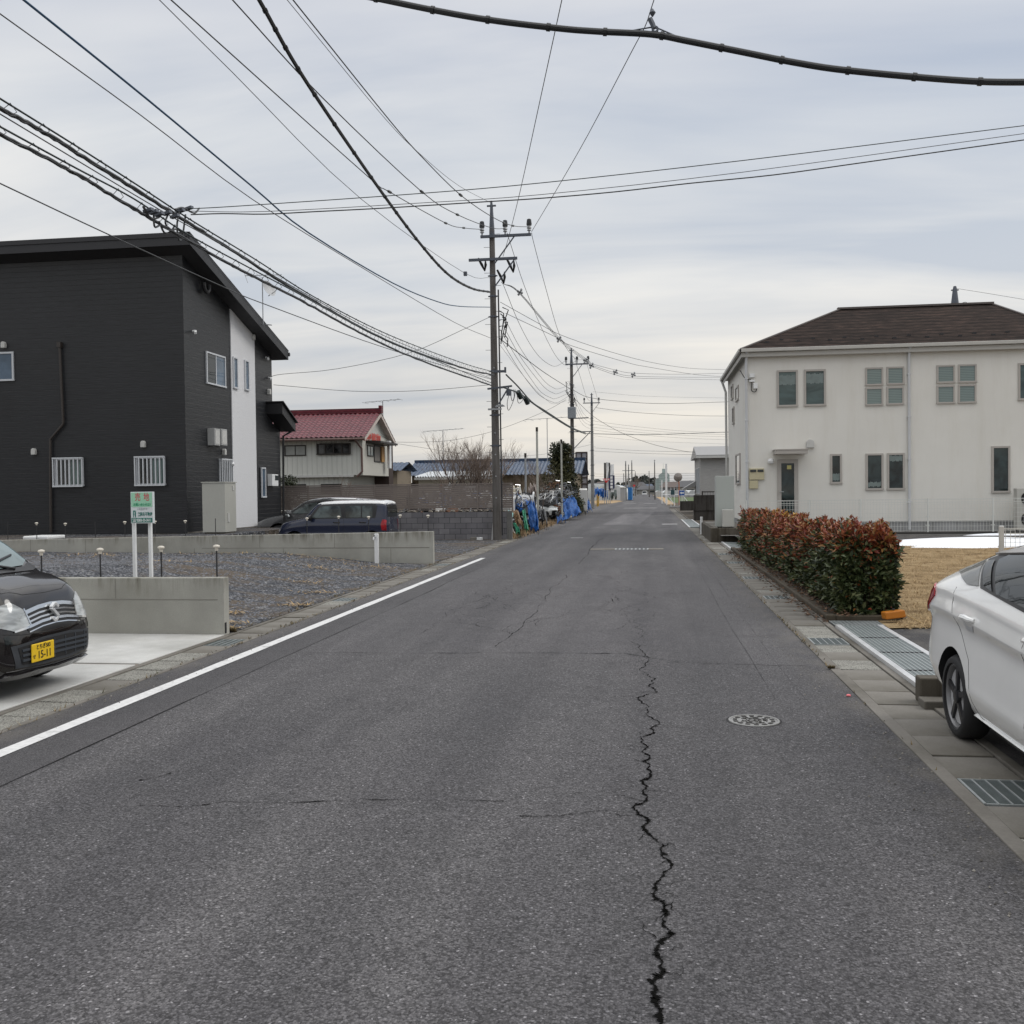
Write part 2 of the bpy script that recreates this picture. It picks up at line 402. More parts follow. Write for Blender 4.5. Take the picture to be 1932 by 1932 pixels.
for k_, (a, b) in enumerate((((1745,1035),(1785,1037)), ((465,915),(575,890)))): ribbon(zoomg([a, b], .5622, 0, 958.4), .01, .12, 30 + k_).build('crack', M_crack, road)
ribbon(zoomg([(600,318),(500,420),(410,530),(340,600),(260,660)], .39683, 830.6, 958.4), .008, .05, 10).build('crack', M_crack, road)
ribbon(zoomg([(380,1465),(440,1470),(570,1465),(780,1440),(920,1448)], .39683, 830.6, 958.4), .005, .06, 11).build('crack', M_crack, road)
ribbon(zoomg([(775,145),(708,205),(655,268)], .39683, 830.6, 958.4), .02, .02, 12).build('seam', M_seam, road)
ribbon(zoomg([(980,212),(1120,232),(1320,238)], .39683, 830.6, 958.4), .015, .02, 13).build('seam', M_seam, road)
for k_, xx in enumerate((.98, 1.22)): ribbon([(xx, 8.1), (xx - .02, 12), (xx, 17), (xx + .02, 24)], .0035, .003, 14 + k_).build('seam', M_seam, road)
for k_ in range(30):              # fine map cracking in the wheel tracks
    r = random.Random(50 + k_); x0 = r.choice((-2.6, -2.3, -1.5, -.45)) + r.uniform(-.3, .3); y0 = r.uniform(10.4, 17)
    ribbon([(x0, y0), (x0 + r.uniform(-.35, .35), y0 + r.uniform(.2, .7)), (x0 + r.uniform(-.5, .5), y0 + r.uniform(.7, 1.8))], .0045, .16, 70 + k_, sub=3).build('crack', M_crack, road)
wl = MB(); wl.grid(lambda a, b: (-4.365 + .128 * a + .004 * math.sin(b * 90 + a * 9), -8 + 33 * b, .004), 1, 90)
struct(wl.build('road_marking', M_paint))
for (x0, y0, x1, y1) in ((.55, 49.3, 1.3, 49.75), (-2.9, 35.6, -2.45, 35.75), (-2.6, 95, .6, 95.6), (-3.4, 128, -1.9, 128.8), (-.9, 128, .7, 128.8), (1.4, 129, 3.2, 129.8), (-4.1, 146, -2.5, 147)):
    mb = MB(); q4(x0, y0, x1, y1, .004, mb); struct(mb.build('road_marking', M_paint))

# concrete channels along both edges and their covers
mb = MB(); mb.box(-5.12, -10, -.2, -5.05, 35, .012); mb.box(-4.72, -10, -.2, -4.66, 35, .008); mb.box(-5.05, -10, -.2, -4.72, 35, -.03)
struct(mb.build('gutter_left', M_gut, bevel=.006))
mb = MB(); mb.box(1.65, -10, -.2, 1.74, 90, .010); mb.box(2.13, -10, -.2, 2.2, 90, .012); mb.box(1.74, -10, -.2, 2.13, 90, -.03)
struct(mb.build('gutter_right', M_gut, bevel=.006))
def cover_proto(mat, lab, grp):
    m_ = MB(); m_.box(-.188, -.243, -.03, .188, .243, 0)
    for s in (-1, 1): m_.box(-.06, s * .243 - .004, -.02, .06, s * .243 + .004, -.012)
    return tag(m_.build('gutter_cover', mat, bevel=.008), lab, 'gutter cover', grp)
def grate_proto(length, width, lab, n=5):
    t = thing('drain_grate', lab, 'drain grate', group='steel drain grates in the roadside gutters')
    f = MB()
    for s in (-1, 1): f.box(s * width / 2 - .008, -length / 2, -.03, s * width / 2 + .008, length / 2, .004)
    for s in (-1, 1): f.box(-width / 2 + .008, s * length / 2 - .006, -.03, width / 2 - .008, s * length / 2 + .006, .002)
    f.build('frame', M_galv_l, t)
    b = MB(); k = int(length / .018)
    for i in range(1, k): y = -length / 2 + length * i / k; b.box(-width / 2 + .01, y - .004, -.03, width / 2 - .01, y + .004, -.001)
    b.build('bearing_bars', M_galv, t)
    c = MB()
    for i in range(1, n): x = -width / 2 + width * i / n; c.box(x - .005, -length / 2, -.012, x + .005, length / 2, .003)
    c.build('cross_bars', M_galv_l, t)
    d = MB(); d.box(-width / 2, -length / 2, -.05, width / 2, length / 2, -.04); d.build('pit', M_dark, t)
    return t
protos = {}
def lay(side, x, ya, yb, grates, rough_at, gl):
    y = ya
    while y < yb:
        gr = next((q for q in grates if q - .25 <= y < q + .25), None)
        if gr is not None:
            if 'g' not in protos: o = protos['g'] = grate_proto(.46, .36, '')
            else: o = copy_tree(protos['g'])
            o['label'] = gl[grates.index(gr)]; o.location = (x, y + .25, 0); RM[o.name] = Matrix.Identity(4)
        else:
            kind = 'rough' if rough_at(y) else 'smooth'; key = side + kind
            if key not in protos:
                lab = {'rough': 'pebbled exposed aggregate cover slab', 'smooth': 'smooth grey concrete cover slab'}[kind] + {'L': ' in the gutter along the painted white edge line', 'R': ' in the gutter between asphalt and hedge'}[side]
                o = protos[key] = cover_proto(M_agg if kind == 'rough' else M_lid, lab, {'rough': 'pebbled gutter covers ', 'smooth': 'smooth gutter covers '}[kind] + {'L': 'beside the white line', 'R': 'on the hedge side'}[side])
            else: o = protos[key].copy(); COL.objects.link(o); RM[o.name] = Matrix.Identity(4)
            o.location = (x, y + .25, R_.uniform(-.006, .006)); o.rotation_euler = (R_.uniform(-.006, .006), R_.uniform(-.008, .008), R_.uniform(-.006, .006))
        y += .5
rr = random.Random(4)
lay('L', -4.885, 5., 35, [10.5, 15., 22.5], lambda y: 6.4 < y < 7.6 or 8.4 < y < 9.4 or rr.random() < .12,
    ['steel drain grate at the foot of the near concrete wall end', 'steel drain grate at the edge of the gravel lot', 'far steel drain grate near the white water post'])
lay('R', 1.935, 2., 46, [5.5, 11., 15.5, 19., 23., 26.], lambda y: 9.4 < y < 10. or 11.4 < y < 12. or 3.9 < y < 5 or rr.random() < .15,
    ['steel drain grate beside the white car, nearest to the viewer', 'steel drain grate next to the long ribbed steel ramp', 'steel drain grate beside the near end of the hedge', 'steel drain grate along the middle of the hedge', 'steel drain grate near the far end of the hedge', 'steel drain grate just before the block planter wall'])
# drain across the lane
t = thing('cross_drain', 'short steel trench grate set in a concrete band across the lane', 'drain grate', (-.75, 28.6, 0))
mb = MB(); mb.box(-1.75, 28.3, -.1, -1.02, 28.95, .008); mb.box(-.1, 28.3, -.1, .35, 28.95, .008); mb.build('concrete_band', M_gut, t)
mb = MB(); mb.box(-1.02, 28.3, -.08, -.1, 28.95, -.03); mb.build('pit', M_dark, t)
mb = MB()
for i in range(9): mb.box(-1.02 + .92 * i / 8 - .02, 28.3, -.03, -1.02 + .92 * i / 8 + .02, 28.95, .009)
mb.box(-1.02, 28.3, -.03, -.1, 28.34, .008); mb.box(-1.02, 28.91, -.03, -.1, 28.95, .008)
mb.build('grate_bars', M_galv_l, t)
# concrete patch in the far lane
mb = MB(); P = [gnd(*p) for p in ((1137, 990), (1178, 970), (1236, 965), (1206, 990))]
mb.add([(p.x, p.y, .004) for p in P], [(0, 1, 2, 3)]); o = mb.build('patch', asphalt('asphalt_patch', 1.5, .1, 170), road)

# manhole lid
t = thing('manhole_cover', 'round cast iron manhole cover with a raised pattern, set in the asphalt', 'manhole cover', (.735, 7.35, 0), .25)
M_iron = mk('cast_iron', (.30, .295, .285), .42, .55, .18, 12)
mb = MB(local=True); mb.lathe([(.0, -.02), (.185, -.02), (.185, .003), (.183, .006), (.168, .006), (.167, .002), (0, .002)], n=48); mb.build('lid', M_iron, t, smooth=True)
mb = MB(local=True); mb.lathe([(.187, -.02), (.2, -.02), (.2, .001), (.187, .001)], n=48, closed=True); mb.build('ring', M_dark, t)
mb = MB(local=True)
for k_ in range(14):
    a = 2 * math.pi * k_ / 14
    mb.obox((.137 * math.cos(a), .137 * math.sin(a), .004), (.014 * math.cos(a), .014 * math.sin(a), 0), (-.016 * math.sin(a), .016 * math.cos(a), 0), (0, 0, .0025))
mb.build('rim_pattern', mk('iron_recess', (.05, .048, .046), .7, .3), t)
mb = MB(local=True); r = random.Random(5)
for k_ in range(40):
    a = r.uniform(0, 6.28); q = .095 * math.sqrt(r.random()); th = r.uniform(0, 3.1); ln = r.uniform(.008, .024)
    mb.obox((q * math.cos(a), q * math.sin(a), .0042), (ln * math.cos(th), ln * math.sin(th), 0), (-.004 * math.sin(th), .004 * math.cos(th), 0), (0, 0, .0025))
mb.build('centre_pattern', MC['iron_recess'], t)

# driveway with two joints, gravel lot, parking gravel, house pad
mb = MB()
for (x0, y0, x1, y1) in ((-8.2, 3, -5.12, 9.17), (-14, 3, -8.23, 9.17), (-8.2, 9.24, -5.12, 11.235), (-14, 9.24, -8.23, 11.235)):
    mb.box(x0, y0, -.08, x1, y1, .02)
struct(mb.build('driveway', M_drive, bevel=.006))
mb = MB(); mb.box(-14, 9.17, -.08, -5.12, 9.24, .008); struct(mb.build('driveway_joint', mk('brick_joint', (.22, .18, .15), .9)))
m = Mt('gravel')
v_ = m.voro(24); v3 = m.voro(9)
s_ = m.n('ShaderNodeSeparateColor'); m.l(v_.outputs['Color'], s_.inputs[0])
c_ = m.ramp(s_.outputs[0], [(0, (.04, .043, .053)), (.5, (.10, .105, .12)), (.88, (.18, .185, .20)), (1, (.48, .48, .47))])
c_ = m.mix(c_, m.ramp(v_.outputs['Distance'], [(.15, (1.1, 1.1, 1.1)), (.7, (.3, .3, .3))]), .85, 'MULTIPLY')
dirt = m.ramp(m.noise(.9, 5, .7, (.5, 1.3, 1)), [(.47, (0, 0, 0)), (.62, (1, 1, 1))])
c_ = m.mix(c_, (.12, .09, .06), m.math('MULTIPLY', dirt, .7))
m.base(c_).set(.9, spec=.25); m.bump(m.math('MULTIPLY', v_.outputs['Distance'], -1), 1., .03); M_grav = m.m
def lotz(x, y=15):
    return .015 + .60 * sstep(-5.6, -9.5, x) * (1 - .55 * sstep(13, 22, y)) + .05 * sstep(-11, -16, x)
mb = MB(); mb.grid(lambda a, b: (-5.12 - 20 * a ** 1.3, 11.4 + 11.5 * b, lotz(-5.12 - 20 * a ** 1.3, 11.4 + 11.5 * b) + .012 * math.sin(a * 60) * math.sin(b * 43)), 60, 40)
struct(mb.build('gravel_lot', M_grav, smooth=True))
mb = MB(); mb.grid(lambda a, b: (-5.12 - 9 * a, 23.1 + 11.7 * b, .01 + .1 * sstep(-8, -12, -5.12 - 9 * a)), 12, 12); struct(mb.build('gravel_yard', M_grav, smooth=True))
mb = MB(); mb.box(-40, 23.1, -.1, -11.5, 45, .62); struct(mb.build('house_pad', M_grav))
# loose stones and dead straw on the gravel
M_stone = mk('loose_stone', (.15, .155, .17), .85, var=.6, vs=3)
mb = MB(); r = random.Random(21)
for _ in range(8000):
    y = 11.5 + 11.2 * r.random() ** 1.3; x = -5.2 - 9 * r.random(); s = r.uniform(.010, .026) * (1.8 if r.random() < .12 else 1); z = lotz(x, y)
    a = r.uniform(0, 3.1); ca, sa = math.cos(a) * s, math.sin(a) * s
    mb.add([(x + ca, y + sa, z), (x - sa, y + ca, z), (x - ca, y - sa, z), (x + sa, y - ca, z), (x + r.uniform(-.3, .3) * s, y, z + s * r.uniform(.6, 1.1))], [(0, 1, 4), (1, 2, 4), (2, 3, 4), (3, 0, 4)])
tag(mb.build('gravel', M_stone), 'loose dark crushed stone scattered over the vacant lot', 'gravel', kind='stuff')
M_straw = mk('straw', (.36, .25, .12), .9, var=.35, vs=9)
mb = MB(); r = random.Random(22)
spots = [(-5.35, 11.7, .25, 60), (-5.5, 12.2, .3, 50), (-5.3, 14.2, .3, 60), (-5.6, 16, .4, 60), (-6.4, 17.5, .5, 60), (-7, 20.2, .8, 110), (-6, 21.5, .7, 90), (-8, 22.4, 1.2, 110), (-10.5, 22.3, 1.4, 120), (-6.7, 12.2, .4, 70), (-9.4, 18, .5, 50), (-5.9, 13.2, .4, 60), (-13, 21.5, 1.2, 80)]
for cx_, cy_, sp, k_ in spots:
    for _ in range(k_):
        x = min(-5.15, cx_ + r.gauss(0, sp * .5)); y = min(22.8, max(11.45, cy_ + r.gauss(0, sp * .25))); z = lotz(x, y) + .015; a = r.uniform(0, 6.28); ln = r.uniform(.05, .16)
        d = Vector((math.cos(a), math.sin(a) * .6, r.uniform(0, .35))) * ln * 1.5; n_ = Vector((-d.y, d.x, 0)).normalized() * .010
        p = Vector((x, y, z)); mb.add([p - n_, p + n_, p + d], [(0, 1, 2)])
tag(mb.build('dead_grass', M_straw), 'dry straw coloured grass tufts scattered on the gravel', 'dead grass', kind='stuff')

# retaining walls
def retaining(name, label, x0, x1, y, th, ztop, zbase, grooves, hl):
    t = thing(name, label, 'retaining wall', ((x0 + x1) / 2, y, 0))
    def panel(xa, xb, a=0):
        zl = ztop(xa); zr = ztop(xb)
        return [(xa, y, -.1), (xb, y, -.1), (xb, y, zr), (xa, y, zl)]
    mb = MB(); p = panel(x0, x1); mb.prism([Vector(q) for q in p], (0, th, 0)); mb.build('wall_body', M_wall, t, bevel=.008)
    g_ = MB()
    for gx, za, zb_ in grooves: g_.box(gx - .005, y - .0025, za, gx + .005, y, min(zb_, ztop(gx) - .01))
    for (xa, xb, z_) in hl: g_.box(xa, y - .0025, z_ - .005, xb, y, z_ + .005)
    g_.build('formwork_joint', mk('joint_grey', (.20, .192, .17), .9), t)  # joint strips in a darker grey than the wall
    return t
t = retaining('retaining_wall', 'near concrete retaining wall ending beside the driveway', -14, -5.12, 11.24, .15, lambda x: .705 if x > -7 else .69, .02, [(-6.52, .45, 9), (-7.05, .04, .43), (-8.3, .45, 9)], [(-14, -5.2, .44)])
mb = MB(); mb.box(-5.121, 11.25, .03, -5.117, 11.30, .16); mb.build('weep_slot', M_dark, t)
retaining('retaining_wall', 'far long concrete retaining wall in front of the dark house', -26, -5.16, 22.95, .15, lambda x: .78 + .0135 * (x + 5.16), .02, [(-6.2, .04, .39), (-7.6, .40, 9), (-8.9, .2, .39), (-9.5, .41, 9), (-11.2, .25, .4), (-12.3, .41, 9), (-14.1, .3, 9), (-15.6, .3, 9), (-17, .3, 9)], [(-11, -5.25, .40), (-8.5, -5.25, .39)])

# ground to the right: lawn, melting snow, back lot
def rz_(y): return .22 * sstep(17, 31, y)
m = Mt('lawn_dry')
c_ = m.ramp(m.noise(2.2, 6, .65), [(.3, (.15, .098, .048)), (.5, (.28, .195, .10)), (.72, (.43, .325, .185))])
c_ = m.mix(c_, m.ramp(m.noise(70, 3, .6, (1, 1, 1)), [(.3, (.6, .6, .6)), (.7, (1.25, 1.25, 1.25))]), .8, 'MULTIPLY')
m.base(c_).set(.95, spec=.2).bump(m.noise(90, 3), .8, .03); M_lawn = m.m
mb = MB(); mb.grid(lambda a, b: (3.3 - (.5 * (1 - b) if a == 0 else 0) + 17 * a, 12.2 + 15.6 * b + (.25 * math.sin(a * 40) if b in (0, 1) else 0), rz_(12.2 + 15.6 * b) + .02), 40, 24)
struct(mb.build('lawn', M_lawn, smooth=True))
mb = MB(); mb.box(2.2, -6, -.1, 14, 12.3, .004); struct(mb.build('parking_lot', M_asph_lot))
mb = MB(); mb.grid(lambda a, b: (2.6 + 20 * a, 27.2 + 4.4 * b, rz_(27.2 + 4.4 * b) + .012), 4, 8); struct(mb.build('back_lane', M_asph_lot, smooth=True))
mb = MB(); mb.grid(lambda a, b: (2.2 + 22 * a, 31.6 + 14 * b, .235), 2, 2); struct(mb.build('house_yard', mk('yard_gravel', (.14, .135, .125), .95, var=.3, vs=3, bump=.5, bs=40)))
M_grass = mk('dry_blades', (.40, .285, .15), .9, var=.5, vs=2.5)
mb = MB(); r = random.Random(31)
for _ in range(24000):
    y = 12.15 + 14.5 * r.random() ** 1.5; x = 2.95 + 6.5 * r.random(); 
    if y < 12.4 and r.random() < .4: continue
    z = rz_(y) + .015; a = r.uniform(0, 6.28); ln = r.uniform(.03, .085) * (1.6 if y < 12.7 else 1); d = Vector((math.cos(a) * ln, math.sin(a) * ln, r.uniform(.015, .05))); n_ = Vector((-d.y, d.x, 0)).normalized() * .005
    p = Vector((x, y, z)); mb.add([p - n_, p + n_, p + d], [(0, 1, 2)])
tag(mb.build('dry_grass', M_grass), 'short straw coloured winter grass on the lawn behind the hedge', 'grass', kind='stuff')
m = Mt('snow'); m.base((.82, .84, .87)).set(.6, spec=.3).bump(m.noise(9, 5, .6), .5, .05); m.b.inputs['Subsurface Weight'].default_value = 0
def snowf(cx_, cy_, lx, ly, h, seed):
    r = random.Random(seed); ph = [r.uniform(0, 6.28) for _ in range(6)]
    def f(a, b):
        th = 2 * math.pi * a; k = 1 + .16 * math.sin(3 * th + ph[0]) + .1 * math.sin(7 * th + ph[1]) + .05 * math.sin(17 * th + ph[2])
        return (cx_ + lx * b * k * math.cos(th), cy_ + ly * b * k * math.sin(th), rz_(cy_ + ly * b * math.sin(th)) + .015 + h * (1 - b ** 3) * (.8 + .3 * math.sin(5 * th + ph[3])))
    return f
mb = MB(); mb.grid(snowf(9.6, 27.2, 4.1, 1.35, .14, 3), 70, 8); tag(mb.build('snow_patch', m.m, smooth=True), 'long patch of melting white snow along the edge of the dry lawn', 'snow patch')
mb = MB(); mb.grid(snowf(10.4, 30.9, 1.2, .12, .06, 8), 50, 5); tag(mb.build('snow_patch', m.m, smooth=True), 'thin sliver of snow at the foot of the wire fence', 'snow patch')
# ================================================================== BUILDINGS
def frame_map(face, c):
    return {'Y-': lambda a, z, n: (a, c - n, z), 'X+': lambda a, z, n: (c + n, a, z), 'X-': lambda a, z, n: (c - n, a, z)}[face]
def wb(mb, F, a0, a1, z0, z1, n0, n1):
    p, q = F(a0, z0, n0), F(a1, z1, n1)
    return mb.box(*[min(i, j) for i, j in zip(p, q)], *[max(i, j) for i, j in zip(p, q)])
def rect(face, c, u0, v0, u1, v1):
    f = (lambda u, v: at(u, v, c)) if face[0] == 'Y' else (lambda u, v: atx(u, v, c))
    i = 0 if face[0] == 'Y' else 1; vm, um = (v0 + v1) / 2, (u0 + u1) / 2
    return f(u0, vm)[i], f(u1, vm)[i], f(um, v1)[2], f(um, v0)[2]
def win(parent, face, c, r4, fm, gm, fw=.05, mull=(), bars=0, proud=.045, rail=(), name='window', lab=None):
    a0, a1, z0, z1 = r4; F = frame_map(face, c); mb = MB()
    if a0 > a1: a0, a1 = a1, a0
    wb(mb, F, a0, a1, z1 - fw, z1, 0, proud); wb(mb, F, a0 - .01, a1 + .01, z0, z0 + fw, 0, proud + .015)
    wb(mb, F, a0, a0 + fw, z0 + fw, z1 - fw, 0, proud); wb(mb, F, a1 - fw, a1, z0 + fw, z1 - fw, 0, proud)
    cuts = [a0 + fw] + [a0 + (a1 - a0) * q for q in mull] + [a1 - fw]
    for q in cuts[1:-1]: wb(mb, F, q - fw * .45, q + fw * .45, z0 + fw, z1 - fw, 0, proud - .012)
    for q in rail: zz = z0 + (z1 - z0) * q; wb(mb, F, a0 + fw, a1 - fw, zz - fw * .4, zz + fw * .4, 0, proud - .014)
    o = mb.build(name, fm, parent, bevel=.004)
    if lab: o['label'] = lab
    gms = gm if isinstance(gm, (list, tuple)) else [gm]
    for i in range(len(cuts) - 1):
        p = MB(); wb(p, F, cuts[i] - .005, cuts[i + 1] + .005, z0 + fw - .005, z1 - fw + .005, .003, .018); p.build('pane', gms[i % len(gms)], o)
    if bars:
        b = MB(); ba = proud + .05
        wb(b, F, a0 - .02, a1 + .02, z1 - .02, z1 + .02, ba, ba + .03); wb(b, F, a0 - .02, a1 + .02, z0 - .02, z0 + .02, ba, ba + .03)
        for i in range(bars): q = a0 + (a1 - a0) * i / (bars - 1); wb(b, F, q - .018, q + .018, z0 + .02, z1 - .02, ba, ba + .022)
        for q in (a0 + .02, a1 - .02):
            for zz in (z0, z1): wb(b, F, q - .01, q + .01, zz - .015, zz + .015, 0, ba)
        b.build('security_bars', fm, o)
    return o
def hood(parent, face, c, u, v, wd=.13, ht=.19, mat=None):
    F = frame_map(face, c); p = at(u, v, c) if face[0] == 'Y' else atx(u, v, c); a = p[0] if face[0] == 'Y' else p[1]; z = p[2]
    mb = MB(); pr = []
    for i in range(9): q = math.pi * i / 8; pr.append((a - wd / 2 * math.cos(q), z + ht * .5 - wd * .5 + wd * .5 * math.sin(q)))
    pr = [(a - wd / 2, z - ht / 2)] + pr + [(a + wd / 2, z - ht / 2)]
    ex = Vector(F(0, 0, .11)) - Vector(F(0, 0, 0)); mb.prism([F(*q, 0) for q in pr], ex)
    return mb.build('vent_hood', mat or M_hood, parent, bevel=.012)
def siding(name, col, period, spec=.5, rough=.5, streak=.5):
    m = Mt(name)
    wv = m.wave(.314 / period, 'Z', 'SAW')
    lines = m.ramp(wv, [(0, (.25, .25, .25)), (.16, (1, 1, 1)), (1, (1, 1, 1))])
    grain = m.ramp(m.noise(6, 4, .65, (.35, .35, 9)), [(.3, (1 - streak,) * 3), (.7, (1 + streak,) * 3)])
    c = m.mix(m.mix(srgb(col) if isinstance(col, str) else col, lines, 1., 'MULTIPLY'), grain, 1., 'MULTIPLY')
    c = m.mix(c, m.ramp(m.noise(.4, 4), [(.3, (.88, .88, .88)), (.7, (1.12, 1.12, 1.12))]), 1., 'MULTIPLY')
    m.base(c).set(rough, spec=spec); m.bump(m.math('ADD', wv, m.math('MULTIPLY', m.noise(6, 4, .6, (.35, .35, 9)), .5)), .5, .02)
    return m.m
M_hood = mk('vent_grey', (.50, .50, .48), .5, var=.08)
M_alu = mk('window_white', (.54, .56, .585), .4, var=.05)
M_gdark = glass('glass_dark', (.016, .022, .026), .03, .4, 1.2)
M_gcurt = glass('glass_curtain', (.11, .16, .155), .06, .55, 5, (5, 1, .3))
M_gsky = glass('glass_sky', (.075, .115, .165), .02, .3, 1.5)

# ---- dark two storey house
HX, HY, HF = -13.13, 26.5, 33.05
def roofz(y): return 9.0 - (y - 26.0) * .305
dh = thing('house', 'dark charcoal two storey house with sloping roof and one white wall strip', 'house', (HX, HY, .62))
M_side = siding('charcoal_siding', (.0185, .0200, .0230), .15, .5, .42, .4)
mb = MB(); mb.prism([(HX, HY, .62), (HX, HF, .62), (HX, HF, roofz(HF) - .3), (HX, HY, roofz(HY) - .3)], (-13, 0, 0)); mb.box(-26, HF, .62, HX, 33.72, 4.2); mb.build('wall', M_side, dh)
mb = MB(); mb.box(-26, 26.53, .5, HX + .04 - .06, 33.7, .66)
mb.box(HX, 26.5, .5, HX + .025, 33.7, .66); mb.build('foundation', M_gut, dh)
M_rf = mk('black_metal_roof', (.02, .02, .022), .45, .3, .15, 3)
mb = MB(); y0, y1 = 25.95, 33.35; x0, x1 = -26.5, -12.62
mb.prism([(x0, y0, roofz(y0) - .06), (x0, y1, roofz(y1) - .06), (x0, y1, roofz(y1)), (x0, y0, roofz(y0))], (x1 - x0, 0, 0))
rf = mb.build('roof', M_rf, dh)
mb = MB(); mb.prism([(x1 - .03, y0, roofz(y0) - .33), (x1 - .03, y1, roofz(y1) - .30), (x1 - .03, y1, roofz(y1) - .062), (x1 - .03, y0, roofz(y0) - .062)], (.026, 0, 0))
mb.prism([(x1 - .045, y0 - .02, roofz(y0) + .002), (x1 - .045, y1 + .02, roofz(y1) + .002), (x1 - .045, y1 + .02, roofz(y1) + .03), (x1 - .045, y0 - .02, roofz(y0) + .03)], (.05, 0, 0))
mb.box(x0, y0 - .005, roofz(y0) - .33, x1 - .031, y0 + .022, roofz(y0) - .062); mb.box(x0, y0 - .03, roofz(y0) - .1, x1 - .046, y0 - .006, roofz(y0) + .03)
mb.box(x0, y1 - .025, roofz(y1) - .30, x1 - .031, y1, roofz(y1) - .062); mb.build('fascia', mk('black_fascia', (.026, .026, .029), .5, .2, .1, 3), rf)
mb = MB(); mb.prism([(x0, y0 + .03, roofz(y0) - .30), (x0, y1 - .03, roofz(y1) - .285), (x0, y1 - .03, roofz(y1) - .27), (x0, y0 + .03, roofz(y0) - .28)], (x1 - x0 - .04, 0, 0)); mb.build('soffit', mk('black_soffit', (.03, .03, .032), .7, 0, .1), rf)
mb = MB(); mb.tube([(x1 + .02, y1 + .06, roofz(y1) - .1), (-26, y1 + .06, roofz(y1) - .1)], .07, 8); mb.build('gutter', M_rf, rf)
m = Mt('white_render'); m.base((.66, .665, .68)).set(.75, spec=.3).bump(m.voro(30, 'F1', (1, 1, 1)).outputs['Distance'], .25, .012)
mb = MB(); mb.prism([(HX, 29.62, .66), (HX, 31.5, .66), (HX, 31.5, roofz(31.5) - .30), (HX, 29.62, roofz(29.62) - .30)], (.03, 0, 0))
o = mb.build('accent_wall', m.m, dh); o['label'] = 'tall white rendered strip'
win(dh, 'Y-', HY, rect('Y-', HY, -30, 664.6, 27, 719.6), M_alu, [M_gdark, M_gsky], .055, (.5,))
for (u0, v0, u1, v1) in ((104, 864.5, 158.5, 917.5), (258, 862, 312.5, 915.5)): win(dh, 'Y-', HY, rect('Y-', HY, u0, v0, u1, v1), M_alu, [M_gdark, M_gcurt], .05, (.5,), 8)
for u, v in ((9, 651), (66, 852), (272, 838)): hood(dh, 'Y-', HY, u, v)
P = [at(u, v, HY - .07) for u, v in ((112.5, 652), (119.5, 800), (95, 829), (96, 1004))]
mb = MB(); mb.tube([P[0], P[1] - (P[1] - P[0]).normalized() * .06, P[1], P[2], P[3]], .038, 10)
mb.box(P[0].x - .06, HY - .13, P[0].z - .05, P[0].x + .06, HY, P[0].z + .1); mb.build('downpipe', mk('brown_pipe', (.035, .028, .024), .45, var=.1), dh, smooth=True)
def rx(*a): return rect('X+', HX, *a)
win(dh, 'X+', HX, rx(388, 668, 424, 728), M_alu, [M_gdark, M_gsky], .05, (.5,))
for a in ((437, 674, 445.5, 733.5), (459, 680, 467, 737)): win(dh, 'X+', HX + .03, rx(*a), M_alu, M_gsky, .05)
win(dh, 'X+', HX + .03, rx(490.5, 882, 498.5, 939), M_alu, M_gsky, .05)
win(dh, 'X+', HX, rx(413, 867, 433, 915), M_alu, M_gdark, .04, (), 7)
for a in ((420, 852.6), (475, 636), (505, 739)): hood(dh, 'X+', HX, *a)
F = frame_map('X+', HX)
M_box = mk('utility_grey', (.36, .365, .36), .5, var=.06)
for (u0, v0, u1, v1) in ((391, 809, 401.5, 841), (404, 810, 415, 841)):
    a0, a1, z0, z1 = rx(u0, v0, u1, v1); mb = MB(); wb(mb, F, a0, a1, z0, z1, 0, .24); o = mb.build('meter_box', M_box, dh, bevel=.015)
    p = MB(); wb(p, F, a0 + .05, a1 - .05, z0 + .05, z1 - .05, .24, .246); p.build('cover_panel', M_hood, o)
a0, a1, z0, z1 = rx(504.5, 895, 516, 917); mb = MB(); wb(mb, F, a0, a1, z0, z1, 0, .18); o = mb.build('mail_intercom', M_white, dh, bevel=.01)
p = MB(); wb(p, F, a0 + .25, a1 - .03, z0 + .2, z1 - .04, .18, .19); p.build('screen', M_gdark, o)
for u, v in ((363, 625), (500.6, 675), (434.5, 873), (506, 713)):
    q = atx(u, v, HX); mb = MB(); mb.cyl((HX, q.y, q.z), (HX + .09, q.y, q.z), .035, n=10); mb.bar((HX + .09, q.y, q.z), (HX + .16, q.y - .14, q.z - .08), .07); mb.build('wall_lamp', M_white, dh, bevel=.01)
# rounded ventilation pipe under the eave
c0 = atx(384, 542, HX + .05); mb = MB(); mb.tube([c0 + Vector((.1, -.18 * math.cos(a), -.25 * math.sin(a) + .1)) for a in [i * math.pi / 10 for i in range(11)]], .06, 8); mb.build('cable_loop', M_black, dh, smooth=True)
# porch canopy + downpipe
z0 = 4.75; mb = MB(); ya, yb = 32.5, 33.75
mb.prism([(HX, ya, 4.88), (HX, yb, 4.28), (HX, yb, 3.95), (HX, ya, 4.5)], (.58, 0, 0)); mb.prism([(HX, ya - .06, 4.93), (HX, yb + .08, 4.29), (HX, yb + .08, 4.26), (HX, ya - .06, 4.89)], (.65, 0, 0)); mb.build('porch_roof', M_rf, dh)
mb = MB(); mb.tube([(HX + .4, 33.8, 3.97), (HX + .1, 33.78, 3.8), (HX + .06, 33.76, .66)], .04, 8); mb.build('downpipe', M_black, dh, smooth=True)
